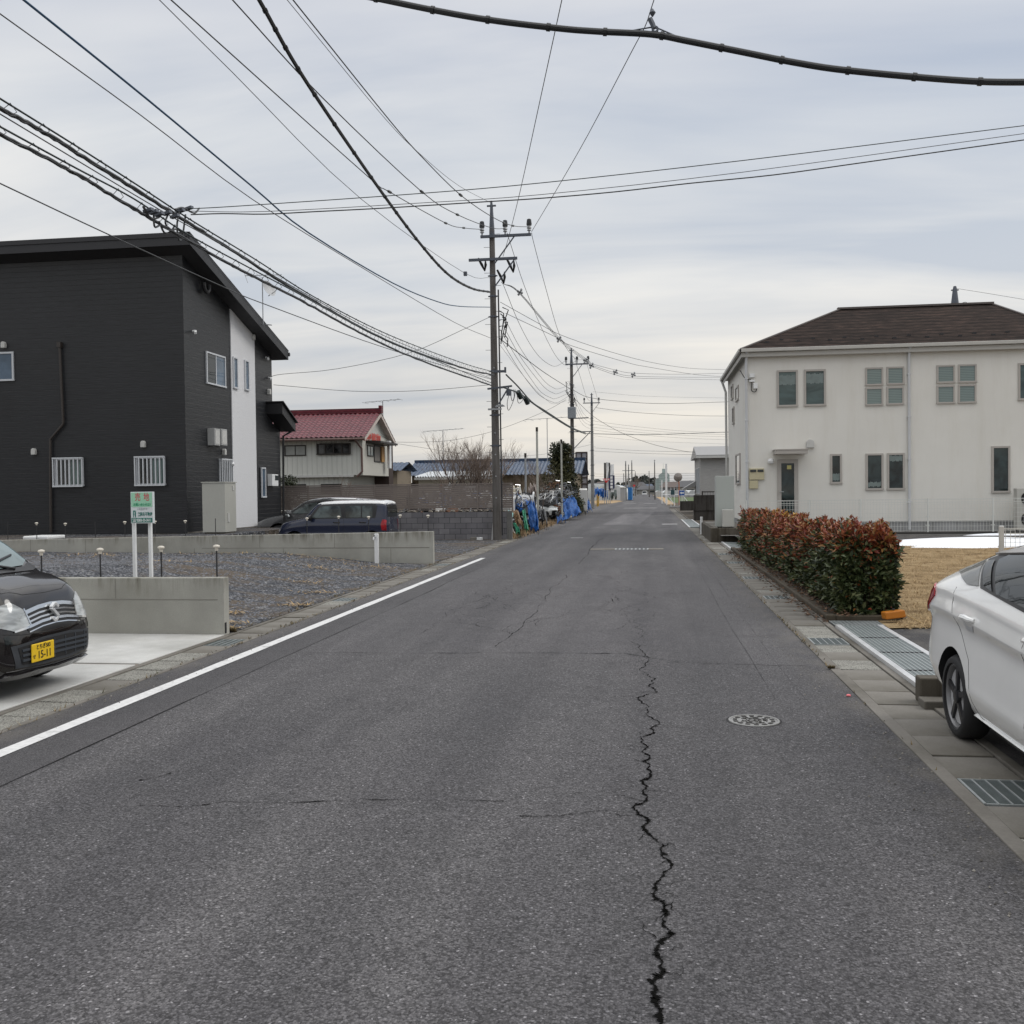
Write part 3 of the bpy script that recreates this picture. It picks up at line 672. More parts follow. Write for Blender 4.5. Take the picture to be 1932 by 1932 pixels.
# aerials on the roof
b = atx(496.4, 614, -12.62); tz = atx(496.4, 524, -12.62).z; an = MB(); an.cyl(b, (b.x, b.y, tz), .018, n=8)
an.bar((b.x - .5, b.y - .25, tz + .02), (b.x + .6, b.y + .2, tz + .1), .02)
for i in range(7): k_ = -.4 + i * .15; an.bar((b.x + k_ - .03, b.y + .28 + k_ * .4, tz + .05), (b.x + k_ + .03, b.y - .32 + k_ * .4, tz + .05), .008)
an.bar((b.x - .55, b.y - .2, tz + .18), (b.x - .4, b.y - .25, tz - .22), .012); an.bar((b.x - .05, b.y, b.z + .04), (b.x + .3, b.y, b.z), .03)
a_ = an.build('aerial', mk('aerial_metal', (.35, .36, .37), .4, .6), dh)
dsh = MB(); dsh.lathe([(0, 0), (.12, .01), (.22, .035), (.28, .07), (.285, .07), (.22, .025), (.12, 0), (.02, -.012)], (b.x + .22, b.y - .1, tz - .42), (.9, -.32, .4), 24); dsh.tube([(b.x + .2, b.y, tz - .62), (b.x + .45, b.y - .06, tz - .5), (b.x + .56, b.y - .08, tz - .38)], .015, 6)
dsh.build('satellite_dish', mk('dish_grey', (.40, .41, .42), .5, var=.05), a_, smooth=True)

t = thing('hot_water_tank', 'tall cream hot water cabinet standing beside the dark house', 'water heater', (-12.2, 26.6, .62))
mb = MB(); mb.box(-12.55, 26.25, .66, -11.87, 27.0, 2.06); mb.build('cabinet', mk('cabinet_cream', (.40, .40, .365), .45, var=.05, vs=2), t, bevel=.012)
mb = MB(); mb.box(-12.57, 26.23, 2.06, -11.85, 27.02, 2.09); mb.build('top_cap', MC['cabinet_cream'], t); mb = MB(); mb.box(-12.5, 26.3, .58, -11.9, 26.95, .66); mb.build('plinth', M_gut, t)
mb = MB(); mb.box(-11.87, 26.4, .95, -11.85, 26.5, 1.2); mb.box(-11.87, 26.75, 1.85, -11.85, 26.83, 1.98); mb.build('latch', M_hood, t)
t = thing('inspection_cover', 'pale flat box lid lying on the house yard behind the long wall', 'cover', (-16.2, 23.9, .62))
mb = MB(); p = at(80, 1012, 23.6); mb.box(p.x - .36, 23.3, .62, p.x + .34, 24.1, p.z + .02); mb.build('lid', M_white, t, bevel=.03)

# ---- white stucco house
WX, WY = 3.27, 34.0
wh = thing('house', 'off white stucco two storey house with brown hip roof', 'house', (WX, WY, .25))
m = Mt('stucco'); c_ = m.ramp(m.noise(.35, 5, .6), [(.3, (.67, .655, .61)), (.7, (.74, .728, .685))])
c_ = m.mix(c_, m.ramp(m.noise(2.5, 4, .7, (1, 1, .12)), [(.48, (1, 1, 1)), (.8, (.93, .92, .90))]), 1., 'MULTIPLY')
m.base(c_).set(.85, spec=.25).bump(m.noise(60, 4), .4, .01); M_stuc = m.m
WR = 13.8; WB = 42.4; EZ = 6.28
mb = MB(); mb.box(WX, WY, .58, WR, WB, EZ); mb.build('wall', M_stuc, wh)
mb = MB(); mb.box(WX + .03, WY + .03, .2, WR - .03, WB - .03, .58); mb.build('foundation', concrete('foundation', (.36, .365, .37), .2, .2), wh)
mb = MB(); mb.box(WX - .008, WY - .012, .56, WR, WY - .002, .585); mb.build('drip_edge', M_hood, wh)
m = Mt('slate_roof'); wv = m.wave(.314 / .16, 'Z', 'SAW')
c_ = m.ramp(m.noise(5, 4, .6, (.5, .5, 5)), [(.3, (.012, .009, .008)), (.55, (.030, .0215, .0185)), (.8, (.076, .050, .041))])
c_ = m.mix(c_, m.ramp(wv, [(0, (.15, .15, .15)), (.3, (.95, .95, .95)), (1, (1.2, 1.2, 1.2))]), 1., 'MULTIPLY')
c_ = m.mix(c_, m.ramp(m.noise(.5, 4), [(.3, (.8, .8, .8)), (.7, (1.25, 1.2, 1.15))]), 1., 'MULTIPLY')
m.base(c_).set(.9, spec=.12).bump(wv, .6, .04); M_slate = m.m
ov = .22; ex0, ex1, ey0, ey1 = WX - ov, WR + ov, WY - ov, WB + ov; ry = (ey0 + ey1) / 2; rzt = at(1585, 584, ry).z
rx0, rx1 = at(1585, 584, ry).x, at(1806, 577, ry).x
A = [(ex0, ey0, EZ + .12), (ex1, ey0, EZ + .12), (ex1, ey1, EZ + .12), (ex0, ey1, EZ + .12), (rx0, ry, rzt), (rx1 + 1.2, ry, rzt)]
mb = MB(); mb.add(A + [(p[0], p[1], p[2] - .09) for p in A], [(0, 1, 5, 4), (1, 2, 5), (2, 3, 4, 5), (3, 0, 4), (7, 6, 10, 11), (8, 7, 11), (9, 8, 11, 10), (6, 9, 10), (0, 6, 7, 1), (1, 7, 8, 2), (2, 8, 9, 3), (3, 9, 6, 0)])
rf = mb.build('roof', M_slate, wh)
mb = MB(); mb.bar((rx0 - .1, ry, rzt + .03), (rx1 + 1.25, ry, rzt + .03), .22, .07)
for a, b in ((A[0], A[4]), (A[3], A[4]), (A[1], A[5])): mb.bar(Vector(a) + Vector((0, 0, .01)), Vector(b) + Vector((0, 0, .02)), .1, .04)
mb.build('ridge_cap', mk('roof_trim', (.10, .085, .08), .6), rf)
mb = MB()
for i in range(22):
    xx = ex0 + .9 + i * .52; q = .12 if i % 2 else .2; yy = ey0 + .6 + (.25 if i % 2 else 0); zz = EZ + .12 + (yy - ey0) / (ry - ey0) * (rzt - EZ - .12)
    mb.box(xx - .06, yy - .02, zz - .01, xx + .06, yy + .03, zz + .05)
mb.build('snow_guard', M_black, rf)
mb = MB(); mb.box(ex0 + .05, ey0 + .05, EZ - .0, ex1 - .05, ey1 - .05, EZ + .028); mb.build('soffit', mk('soffit_cream', (.5, .49, .45), .7), rf)
mb = MB(); mb.box(ex0 - .08, ey0 - .1, EZ + .0, ex1, ey0, EZ + .115); mb.box(ex0 - .1, ey0 - .1, EZ + .0, ex0, ey1, EZ + .115); mb.box(ex0, ey0 + .002, EZ - .16, ex1, ey0 + .03, EZ - .002); mb.box(ex0 + .002, ey0 + .03, EZ - .16, ex0 + .03, ey1, EZ - .002)
mb.build('eaves_gutter', mk('gutter_cream', (.44, .43, .40), .5, var=.05), rf, bevel=.02)
M_pipe = mk('pipe_white', (.56, .575, .59), .45, var=.05)
for u in (1409, 1715.5):
    x = at(u, 850, WY - .06).x; mb = MB(); mb.tube([(x, ey0 - .03, EZ), (x, ey0 + .08, EZ - .08), (x, WY - .07, EZ - .35), (x, WY - .07, .3)], .045, 10)
    for zz in (1.2, 2.6, 4.0, 5.4): mb.box(x - .06, WY - .12, zz, x + .06, WY, zz + .03)
    mb.build('downpipe', M_pipe, wh, smooth=True)
mb = MB(); mb.tube([(ex0 - .04, WB, EZ), (WX - .1, WB - .1, EZ - .5), (WX - .08, WB - .1, .3)], .05, 8); mb.build('downpipe', M_hood, wh, smooth=True)
M_fr = mk('frame_taupe', (.40, .375, .345), .45, var=.05)
M_gblind = Mt('glass_blind'); wv = M_gblind.wave(.314 / .055, 'Z', 'SIN')
M_gblind.base(M_gblind.ramp(wv, [(0, (.085, .13, .125)), (.5, (.17, .225, .215)), (1, (.18, .235, .225))])).set(.05, spec=.8); M_gblind = M_gblind.m
M_gteal = glass('glass_teal', (.055, .085, .085), .03, .35, 1.4, (1, 1, 2.5)); M_gteald = glass('glass_teal_dark', (.02, .032, .033), .03, .6, 2.2)
def zr(x0, y0, x1, y1): return rect('Y-', WY, 1357 + x0 * .29762, 543 + y0 * .29762, 1357 + x1 * .29762, 543 + y1 * .29762)
for r4, gm in (((365, 522, 498, 755), M_gteal), ((537, 517, 675, 750), M_gteal), ((1893, 477, 2000, 713), M_gteal), ((703, 1053, 777, 1243), M_gteald), ((928, 1050, 1040, 1283), M_gteald), ((1063, 1047, 1175, 1282), M_gteald), ((1725, 1003, 1843, 1300), M_gteald)): win(wh, 'Y-', WY, zr(*r4), M_fr, gm, .065)
M_blind = mk('roller_blind', (.16, .20, .195), .25, var=.25, vs=6)
for r4, k0, k1 in (((365, 522, 498, 755), .60, .86), ((537, 517, 675, 750), .62, .88), ((703, 1053, 777, 1243), .12, .34), ((928, 1050, 1040, 1283), .10, .22), ((1063, 1047, 1175, 1282), .78, .93)):
    a0, a1, z0, z1 = zr(*r4); mb = MB(); mb.grid(lambda a, b: (a0 + .075 + (a1 - a0 - .15) * a, WY - .0195, z0 + (z1 - z0) * (k0 + (k1 - k0) * b + .012 * math.sin(a * 17 + k0 * 40) + .01 * math.sin(a * 41))), 24, 1); mb.build('curtain', M_blind, wh)
for r4 in ((925, 505, 1038, 620), (1060, 500, 1172, 615), (925, 632, 1038, 747), (1060, 627, 1170, 742), (1377, 490, 1493, 605), (1513, 485, 1630, 602), (1377, 618, 1493, 735), (1513, 613, 1628, 732)): win(wh, 'Y-', WY, zr(*r4), M_fr, M_gblind, .055)
o = win(wh, 'Y-', WY, zr(368, 1088, 500, 1472), M_fr, M_gteald, .13, name='door')
a0, a1, z0, z1 = zr(368, 1088, 500, 1472); mb = MB(); mb.tube([(a0 + .07, WY - .05, z0 + .95), (a0 + .07, WY - .1, z0 + .95), (a0 + .2, WY - .1, z0 + .95)], .013, 8); mb.build('handle', M_galv_l, o)
mb = MB(); mb.box(a1 - .36, WY - .02, z1 - .33, a1 - .22, WY - .0185, z1 - .2); mb.build('sticker', mk('sticker_yellow', (.55, .5, .2), .5), o)
a0, a1, z0, z1 = zr(340, 1033, 540, 1057); mb = MB(); mb.box(a0, WY - .75, z0, a1, WY, z1); mb.box(a0 - .02, WY - .77, z1, a1 + .02, WY, z1 + .03); mb.build('door_canopy', M_fr, wh)
hood(wh, 'Y-', WY, 1357 + 575 * .29762, 543 + 988 * .29762, .26, .28)
p = at(1357 + 326 * .29762, 543 + 1100 * .29762, WY); mb = MB(); mb.lathe([(.02, -.1), (.09, -.07), (.115, 0), (.09, .07), (.02, .1)], (p.x, WY - .1, p.z), n=16); mb.box(p.x - .04, WY - .06, p.z - .05, p.x + .04, WY, p.z + .05); mb.build('globe_lamp', M_white, wh, smooth=True)
M_cream = mk('meter_cream', (.52, .47, .31), .5, var=.05)
a0, a1, z0, z1 = zr(190, 1145, 283, 1217); mb = MB(); mb.box(a0, WY - .1, z0, a1, WY, z1); o = mb.build('electric_meter', M_cream, wh, bevel=.01)
for k_ in (.25, .75): mb = MB(); x = a0 + (a1 - a0) * k_; mb.box(x - .10, WY - .13, z0 + .26, x + .10, WY - .1, z1 - .04); mb.build('dial', M_gdark, o, bevel=.02)
a0, a1, z0, z1 = zr(190, 1222, 245, 1273); mb = MB(); mb.box(a0, WY - .09, z0, a1, WY, z1); mb.build('junction_box', M_cream, wh, bevel=.01)
for r4 in ((190, 545, 223, 570), (215, 605, 242, 640), (190, 585, 225, 598)): a0, a1, z0, z1 = zr(*r4); mb = MB(); mb.box(a0, WY - .09, z0, a1, WY, z1); mb.build('junction_box', M_white, wh, bevel=.008)
mb = MB(); q = [at(1357 + x * .29762, 543 + y * .29762, WY - .05) for x, y in ((130, 520), (165, 575), (195, 580), (205, 600), (205, 650), (228, 660), (238, 640))]; mb.tube(crom(q, 4), .014, 5); mb.build('service_cable', M_black, wh)
for (u0, v0, u1, v1) in ((1380.5, 726, 1384, 754), (1389, 729, 1394, 757), (1383, 768, 1386, 800), (1389.5, 856, 1397.5, 914)):
    a = rect('X-', WX, u0, v0, u1, v1); win(wh, 'X-', WX, a, M_fr, M_gteald, .06)

def ac_unit(name, label, x, y, z, w_, h_, dpt, loc_cat='air conditioner', fans=1):
    t = thing(name, label, loc_cat, (x, y, z)); mb = MB(); mb.box(x, y, z + .06, x + w_, y + dpt, z + h_); mb.build('casing', mk('ac_casing', (.46, .455, .42), .45, var=.04), t, bevel=.015)
    for k_ in range(fans):
        zz = z + .06 + (h_ - .06) * (k_ + .5) / fans; mb = MB(); mb.lathe([(.02, 0), (.21, 0), (.225, .014), (.02, .014)], (x + w_ * .4, y, zz), (0, -1, 0), 24); mb.build('fan_grille', M_dark, t)
    mb = MB()
    for s in (.12, .88): mb.box(x + w_ * s - .04, y, z, x + w_ * s + .04, y + dpt, z + .06)
    mb.build('foot', M_black, t); return t
p = at(1357 + 1888 * .29762, 543 + 1500 * .29762, 33.2); ac_unit('air_conditioner', 'beige outdoor air conditioner with two fans against the white house', p.x, 33.2, .24, .85, 1.38, .32, fans=2)

# planter wall, heat pump and tall tank beside the white house
t = thing('block_wall', 'low dark stained concrete wall around the tank corner', 'wall', (1.95, 32.2, 0))
M_stain = concrete('stained_concrete', (.10, .088, .07), .5, .5)
mb = MB(); mb.box(1.9, 32.3, -.1, 2.05, 39.5, .46); mb.box(1.9, 32.15, -.1, 2.75, 32.3, .46); mb.build('wall_body', M_stain, t, bevel=.015)
mb = MB(); mb.box(2.05, 32.3, -.1, 3.3, 39.5, .4); mb.build('slab', M_gut, t)
t = thing('hot_water_tank', 'tall pale grey green storage tank cabinet beside the white house', 'water heater', (2.4, 33, .4))
mb = MB(); mb.box(2.13, 33, .47, 2.72, 33.7, 2.14); mb.build('cabinet', mk('cabinet_sage', (.40, .425, .40), .45, var=.04, vs=2), t, bevel=.012)
mb = MB(); mb.box(2.2, 33.1, .4, 2.65, 33.6, .47); mb.build('plinth', M_gut, t)
ac_unit('heat_pump', 'small white heat pump unit in front of the tall tank', 2.3, 32.5, .42, .36, .62, .3, fans=0)

# ---- welded wire fence in front of the white house
def wire_fence(label, pts, zf, h, posts, grp=None, cell=.09):
    t = thing('wire_fence', label, 'fence', (pts[0][0], pts[0][1], zf(pts[0][1])), group=grp)
    (xa, ya), (xb, yb) = pts; n = int(math.hypot(xb - xa, yb - ya) / cell); mb = MB()
    for i in range(n + 1):
        k_ = i / n; x, y = xa + (xb - xa) * k_, ya + (yb - ya) * k_; z = zf(y); mb.bar((x, y, z + .08), (x, y, z + h), .0075)
    for j in range(8):
        zz = .1 + (h - .12) * j / 7; mb.bar((xa, ya, zf(ya) + zz), (xb, yb, zf(yb) + zz), .0075)
    for zz in (h, h - .1): mb.bar((xa, ya, zf(ya) + zz), (xb, yb, zf(yb) + zz), .014)
    mb.build('mesh_panel', mk('wire_white', (.62, .63, .60), .5, var=.05), t)
    for k_ in posts:
        x, y = xa + (xb - xa) * k_, ya + (yb - ya) * k_; mb = MB(); mb.cyl((x, y - .04, zf(y)), (x, y - .04, zf(y) + h + .02), .024, n=10)
        for zz in (.25, .5, .9): mb.box(x - .06, y - .02, zf(y) + h * zz - .012, x + .06, y, zf(y) + h * zz + .012)
        mb.build('post', MC['wire_white'], t)
    return t
xs = [at(u, 990, 32).x for u in (1623, 1750, 1873)]
f0, f1 = 3.0, 14.5; wire_fence('long white welded wire fence running in front of the white house', ((f0, 32), (f1, 32)), lambda y: .24, 1.08, [(q - f0) / (f1 - f0) for q in xs] + [0, .17])
t = thing('kerb_wall', 'low black stained kerb under the wire fence', 'kerb', (8, 32, .2)); mb = MB(); mb.box(2.75, 31.9, .05, 14.5, 32.08, .3); mb.build('kerb', mk('black_kerb', (.045, .043, .04), .9, var=.4, vs=3), t)
p = gnd(1890, 1062, .15); t_ = wire_fence('short white wire fence behind the parked white car', ((p.x, 21.0), (p.x + 5, 21.0)), lambda y: .12, .72, [0, .5])
mb = MB(); mb.box(p.x - .045, 20.92, .1, p.x + .045, 21.01, .90); mb.build('end_post', mk('post_dull', (.50, .50, .48), .5, var=.08), t_, bevel=.02)

# ---- slat fence on block wall beside the first pole
FY = 34.8
t = thing('block_wall', 'grey ribbed concrete block wall under the brown slat fence', 'wall', (-9, FY, 0))
m = Mt('ribbed_block'); bk = m.n('ShaderNodeTexBrick'); bk.offset = .5
for k_, v in (('Scale', 1.), ('Mortar Size', .006), ('Brick Width', .4), ('Row Height', .2), ('Bias', -.3)): bk.inputs[k_].default_value = v
bk.inputs['Color1'].default_value = (.17, .166, .178, 1); bk.inputs['Color2'].default_value = (.26, .253, .262, 1); bk.inputs['Mortar'].default_value = (.03, .03, .032, 1)
m.l(m.co((1, 1, 1), (rad(90), 0, 0)), bk.inputs['Vector'])
c_ = m.mix(bk.outputs[0], m.ramp(m.wave(.314 / .033, 'X'), [(.1, (.65, .65, .65)), (.6, (1.1, 1.1, 1.1))]), .9, 'MULTIPLY')
m.base(m.mix(c_, m.ramp(m.noise(1.2, 5, .6), [(.3, (.75, .75, .75)), (.7, (1.2, 1.2, 1.2))]), 1., 'MULTIPLY')).set(.85, spec=.3)
mb = MB(); mb.box(-22, FY, -.05, -5.12, FY + .15, 1.0); mb.build('wall_body', m.m, t)
mb = MB(); mb.box(-5.118, FY - .01, -.05, -4.93, FY + .16, 1.02)
o = mb.build('end_pier', concrete('pier_block', (.20, .20, .195), .3, .2), t, bevel=.01)
mb = MB()
for i in range(5): mb.box(-5.11, FY - .013, .19 + i * .2, -4.94, FY - .009, .2 + i * .2)
mb.build('mortar_joint', MC['joint_grey'], o)
t = thing('slat_fence', 'brown horizontal slat privacy fence standing above the block wall', 'fence', (-9, FY, 1.0))
M_slat = mk('slat_brown', (.20, .168, .15), .5, var=.1, vs=3)
mb = MB(); x0, x1 = -22, -4.9
for i in range(11): z = 1.13 + i * .077; mb.box(x0, FY + .05, z, x1, FY + .065, z + .070)
mb.box(x0, FY + .03, 1.985, x1, FY + .09, 2.03); mb.box(x0, FY + .03, 1.07, x1, FY + .09, 1.1); mb.build('slat_panel', M_slat, t)
for i in range(15):
    x = x1 - i * 1.27; mb = MB(); mb.box(x - .025, FY + .02, 1.0 if i % 2 == 0 else 1.1, x + .025, FY + .048, 2.03); mb.build('post', M_slat, t)
mb = MB(); r = random.Random(9)
for i in range(120): x = r.uniform(-18, -4.8); s = r.uniform(.04, .1); mb.lathe([(.3 * s, -.4 * s), (s, 0), (.4 * s, .45 * s)], (x, FY + .22, 1.0 + .3 * s), (r.uniform(-.4, .4), r.uniform(-.4, .4), 1), 6)
tag(mb.build('rubble', mk('rubble', (.3, .27, .23), .9, var=.5, vs=2)), 'broken rubble heaped behind the block wall under the slat fence', 'rubble', kind='stuff')

# ---- tiled roofs
def tiled(mb, p0, pu, pv, nu, nv, h, su=6, sv=3):
    """pantile sheet: p0 corner, pu along the eave, pv up the slope"""
    p0, pu, pv = Vector(p0), Vector(pu), Vector(pv); n_ = pu.cross(pv).normalized()
    def f(a, b):
        ca, cb = a * nu, b * nv; fr = cb - math.floor(cb + 1e-6)
        return p0 + pu * a + pv * b + n_ * (h * (.5 + .5 * math.sin(2 * math.pi * ca)) + h * .9 * (1 - fr))
    return mb.grid(f, nu * su, nv * sv)
def roof_tile_mat(name, lo, mid, hi, per):
    m = Mt(name); wv = m.wave(.314 / per, 'Z', 'SAW'); m.base(m.mix(m.ramp(m.noise(2.2, 4, .7), [(.3, lo), (.5, mid), (.75, hi)]), m.ramp(wv, [(0, (.3, .3, .3)), (.22, (.8, .8, .8)), (1, (1.25, 1.25, 1.25))]), 1., 'MULTIPLY')).set(.38, spec=.55).bump(wv, .6, .05); return m.m
M_red = roof_tile_mat('red_tile', (.092, .0135, .023), (.13, .021, .032), (.175, .034, .044), .17)
M_blue = roof_tile_mat('blue_tile', (.025, .045, .085), (.045, .078, .14), (.085, .125, .19), .115)
RY = 55.0
xw1 = at(683.5, 900, RY).x; xw0 = xw1 - 12; zE = at(680, 818, RY).z; zR = at(712, 780, RY + 3).z; dep = 5.7; zfl = at(690, 896, RY).z
rh = thing('house', 'pale ribbed two storey house with dark red tiled roof', 'house', (xw1, RY, 0))
m = Mt('ribbed_cream'); wv = m.wave(.314 / .3, 'X', 'SIN'); c_ = m.mix(m.ramp(m.noise(.6, 4, .6, (1, 1, .3)), [(.3, (.50, .51, .47)), (.7, (.60, .605, .56))]), m.ramp(wv, [(0, (.74, .74, .74)), (.1, (1, 1, 1))]), 1., 'MULTIPLY')
m.base(c_).set(.6).bump(wv, .5, .04); M_rib = m.m
mb = MB(); mb.box(xw0, RY, zfl, xw1, RY + dep, zE); mb.box(xw0, RY + .3, 0, xw1 - .9, RY + dep, zfl)
mb.prism([(xw1 - .02, RY, zE), (xw1 - .02, RY + dep, zE), (xw1 - .02, RY + dep / 2, zR - .15)], (-.15, 0, 0)); mb.build('wall', M_rib, rh)
mb = MB(); mb.box(xw1 + .001, RY + .02, zfl, xw1 + .03, RY + dep, zE - .02); mb.build('gable_wall', mk('cream_render', (.52, .51, .46), .8, var=.06), rh)
mb = MB(); mb.box(xw0, RY - .05, zfl - .1, xw1 - .5, RY - .002, zfl + .03); mb.build('string_course', M_hood, rh)
o_ = .38; slope = (zR - zE) / (dep / 2)
mb = MB(); ze = zE - .28
tiled(mb, (xw0, RY - .6, ze), (xw1 + o_ - xw0, 0, 0), (0, dep / 2 + .6, zR - ze), 42, 13, .06)
tiled(mb, (xw1 + o_, RY + dep + .6, ze), (xw0 - xw1 - o_, 0, 0), (0, -dep / 2 - .6, zR - ze), 20, 8, .06, 4, 2); rf = mb.build('roof', M_red, rh)
mb = MB(); mb.bar((xw0, RY + dep / 2, zR + .16), (xw1 + o_, RY + dep / 2, zR + .16), .3, .28); mb.box(xw1 + o_ - .1, RY + dep / 2 - .2, zR, xw1 + o_ + .08, RY + dep / 2 + .2, zR + .45); mb.build('ridge', M_red, rf)
mb = MB()
for s in (0, 1):
    ya, yb = (RY - .6, RY + dep / 2) if s == 0 else (RY + dep + .6, RY + dep / 2)
    mb.prism([(xw1 + o_ - .05, ya, ze - .2), (xw1 + o_ - .05, yb, zR - .2), (xw1 + o_ - .05, yb, zR), (xw1 + o_ - .05, ya, ze)], (.05, 0, 0))
    mb.prism([(xw0, ya, ze - .1), (xw0, yb, zR - .12), (xw0, yb, zR - .08), (xw0, ya, ze - .06)], (xw1 + o_ - xw0 - .06, 0, 0))
mb.build('bargeboard', mk('barge_cream', (.5, .44, .40), .7), rf)
mb = MB(); mb.tube([(xw0, RY - .68, ze - .06), (xw1 + o_, RY - .68, ze - .06)], .07, 8); mb.tube([(xw1 - .2, RY - .66, ze - .1), (xw1 + .02, RY - .1, ze - .6), (xw1 + .02, RY - .06, zfl + .2), (xw1 - .3, RY - .06, zfl - .1)], .06, 8); mb.build('gutter', mk('gutter_brown', (.12, .07, .06), .5), rf)
def z3(x0, y0, x1, y1): return rect('Y-', RY, 479.2 + x0 * .16535, 734.7 + y0 * .16535, 479.2 + x1 * .16535, 734.7 + y1 * .16535)
M_bron = mk('bronze_frame', (.035, .03, .026), .5, .3)
M_clut = glass('glass_clutter', (.05, .05, .05), .08, .9, 2.2)
win(rh, 'Y-', RY, z3(350, 637, 595, 760), M_bron, glass('glass_frosted', (.28, .29, .27), .3, .1), .06, (.5,)); win(rh, 'Y-', RY, z3(720, 615, 1105, 745), M_bron, M_clut, .07, (.25, .5, .75), proud=.12)
win(rh, 'Y-', RY + .3, z3(430, 1080, 575, 1180), M_bron, M_gdark, .06); win(rh, 'Y-', RY + .3, z3(745, 1078, 985, 1180), M_bron, M_gdark, .06)
a0, a1, z0, z1 = z3(1105, 540, 1165, 595); mb = MB(); mb.box(a0, RY - .3, z0, a1, RY, z1); mb.build('vent_hood', M_bron, rh)
def zx3(x0, y0, x1, y1): return rect('X+', xw1, 479.2 + x0 * .16535, 734.7 + y0 * .16535, 479.2 + x1 * .16535, 734.7 + y1 * .16535)
win(rh, 'X+', xw1 + .03, zx3(1285, 640, 1355, 765), M_bron, M_gcurt, .07, (.5,)); win(rh, 'X+', xw1 + .03, zx3(1362, 640, 1432, 830), M_bron, mk('shutter_grey', (.2, .18, .16), .6), .07)
a0, a1, z0, z1 = zx3(1437, 655, 1470, 830); F = frame_map('X+', xw1 + .03); mb = MB(); wb(mb, F, a0, a1, z0, z1, 0, .1); mb.build('shutter_panel', mk('panel_orange', (.45, .25, .09), .6), rh)
a0, a1, z0, z1 = zx3(1270, 597, 1475, 632); mb = MB(); mb.prism([F(a0, z1, 0), F(a0, z1 - .05, .9), F(a0, z1 - .15, .9), F(a0, z0, 0)], (0, a1 - a0, 0)); mb.build('window_awning', M_bron, rh)
a0, a1, z0, z1 = zx3(1470, 590, 1492, 900); mb = MB(); wb(mb, F, a0, a1, z0, z1, .25, .4); sg = mb.build('sign_panel', M_white, rh)
M_redp = mk('sign_red', (.52, .07, .05), .6, var=.15)
q = atx(479.2 + 1352 * .16535, 734.7 + 532 * .16535, xw1 + .12); text(rh, '土地建物', .58, (xw1 + .06, q.y, q.z - .12), (0, 1, 0), (0, 0, 1), M_redp, 'sign_lettering', 1.75, bold=.012)
mb = MB(); mb.box(xw1 - .9, RY + dep - .02, 0, xw1 + .05, RY + dep + 1.0, zE - .35); mb.build('timber_wall', mk('dark_timber', (.045, .03, .025), .8), rh)
def aerial(label, u, v0, v1, y, spread=.9, elems=6):
    b = at(u, v0, y); tt = at(u, v1, y); t = thing('tv_aerial', label, 'aerial', tuple(b)); mb = MB(); mb.cyl(b, (b.x, b.y, tt.z), .03, n=6); mb.build('mast', MC['aerial_metal'], t)
    mb = MB(); mb.bar((b.x - spread, y - .1, tt.z - .05), (b.x + spread, y + .1, tt.z + .1), .03)
    for i in range(elems): k_ = -spread + 2 * spread * i / (elems - 1); mb.bar((b.x + k_ - .05, y - .5, tt.z + k_ * .08), (b.x + k_ + .05, y + .5, tt.z + k_ * .08), .018)
    mb.build('antenna', MC['aerial_metal'], t); return t
aerial('tv aerial on the ridge of the red roofed house', 722.5, 790, 757, RY + 4, 1.1); aerial('tv aerial rising from the blue roof beside the bare tree', 836.5, 874, 812, 73, 1.5, 8)
aerial('tall tv aerial behind the junk yard, beside the second pole', 1033, 872, 790, 74, 1.7, 7)

# ---- low blue roofed house and tin shed
BY = 71.0; bh = thing('house', 'long low house with blue glazed tile roof', 'house', (-14, BY, 0))
xb0, xb1 = at(762, 890, BY).x, at(1099, 890, BY).x; zbe = at(900, 897.5, BY).z; zbr = at(900, 872.5, BY + 3.5).z
mb = MB(); mb.box(xb0 + .6, BY, 0, xb1 - .6, BY + 7, zbe); mb.build('wall', concrete('old_mud_wall', (.27, .215, .15), .4, .4), bh)
mb = MB(); tiled(mb, (xb0, BY - .7, zbe - .05), (xb1 - xb0, 0, 0), (0, 4.2, zbr - zbe + .05), 48, 14, .06); tiled(mb, (xb1, BY + 7.7, zbe - .05), (xb0 - xb1, 0, 0), (0, -4.2, zbr - zbe + .05), 20, 8, .06, 4, 2); rf = mb.build('roof', M_blue, bh)
mb = MB(); mb.bar((xb0, BY + 3.5, zbr + .12), (xb1, BY + 3.5, zbr + .12), .3, .25); mb.build('ridge', M_blue, rf)
mb = MB()
for x in (xb0 + .6, xb1 - .62): mb.prism([(x, BY, zbe), (x, BY + 7, zbe), (x, BY + 3.5, zbr - .15)], (.02, 0, 0))
mb.build('gable', MC['dark_timber'], bh)
for (u0, v0, u1, v1) in ((768, 911, 783, 922), (1062, 898, 1074, 906)): win(bh, 'Y-', BY, rect('Y-', BY, u0, v0, u1, v1), M_bron, M_gdark, .06, (.5,))
b3 = thing('house', 'small blue tiled roof just behind the red roofed house', 'house', (-20, 66, 0)); xa, xc = at(738, 890, 66).x, at(760, 890, 66).x; ze3 = at(750, 890, 66).z; zr3 = at(750, 875, 68).z
mb = MB(); tiled(mb, (xa - 4, 65.5, ze3), (xc - xa + 4, 0, 0), (0, 2.5, zr3 - ze3), 16, 8, .06); tiled(mb, (xc, 70.5, ze3), (xa - xc - 4, 0, 0), (0, -2.5, zr3 - ze3), 10, 5, .06, 4, 2); mb.build('roof', M_blue, b3); mb = MB(); mb.box(xa - 4, 66, 0, xc - .4, 70, ze3 + .1); mb.build('wall', mk('mud_wall', (.24, .2, .15), .9), b3)
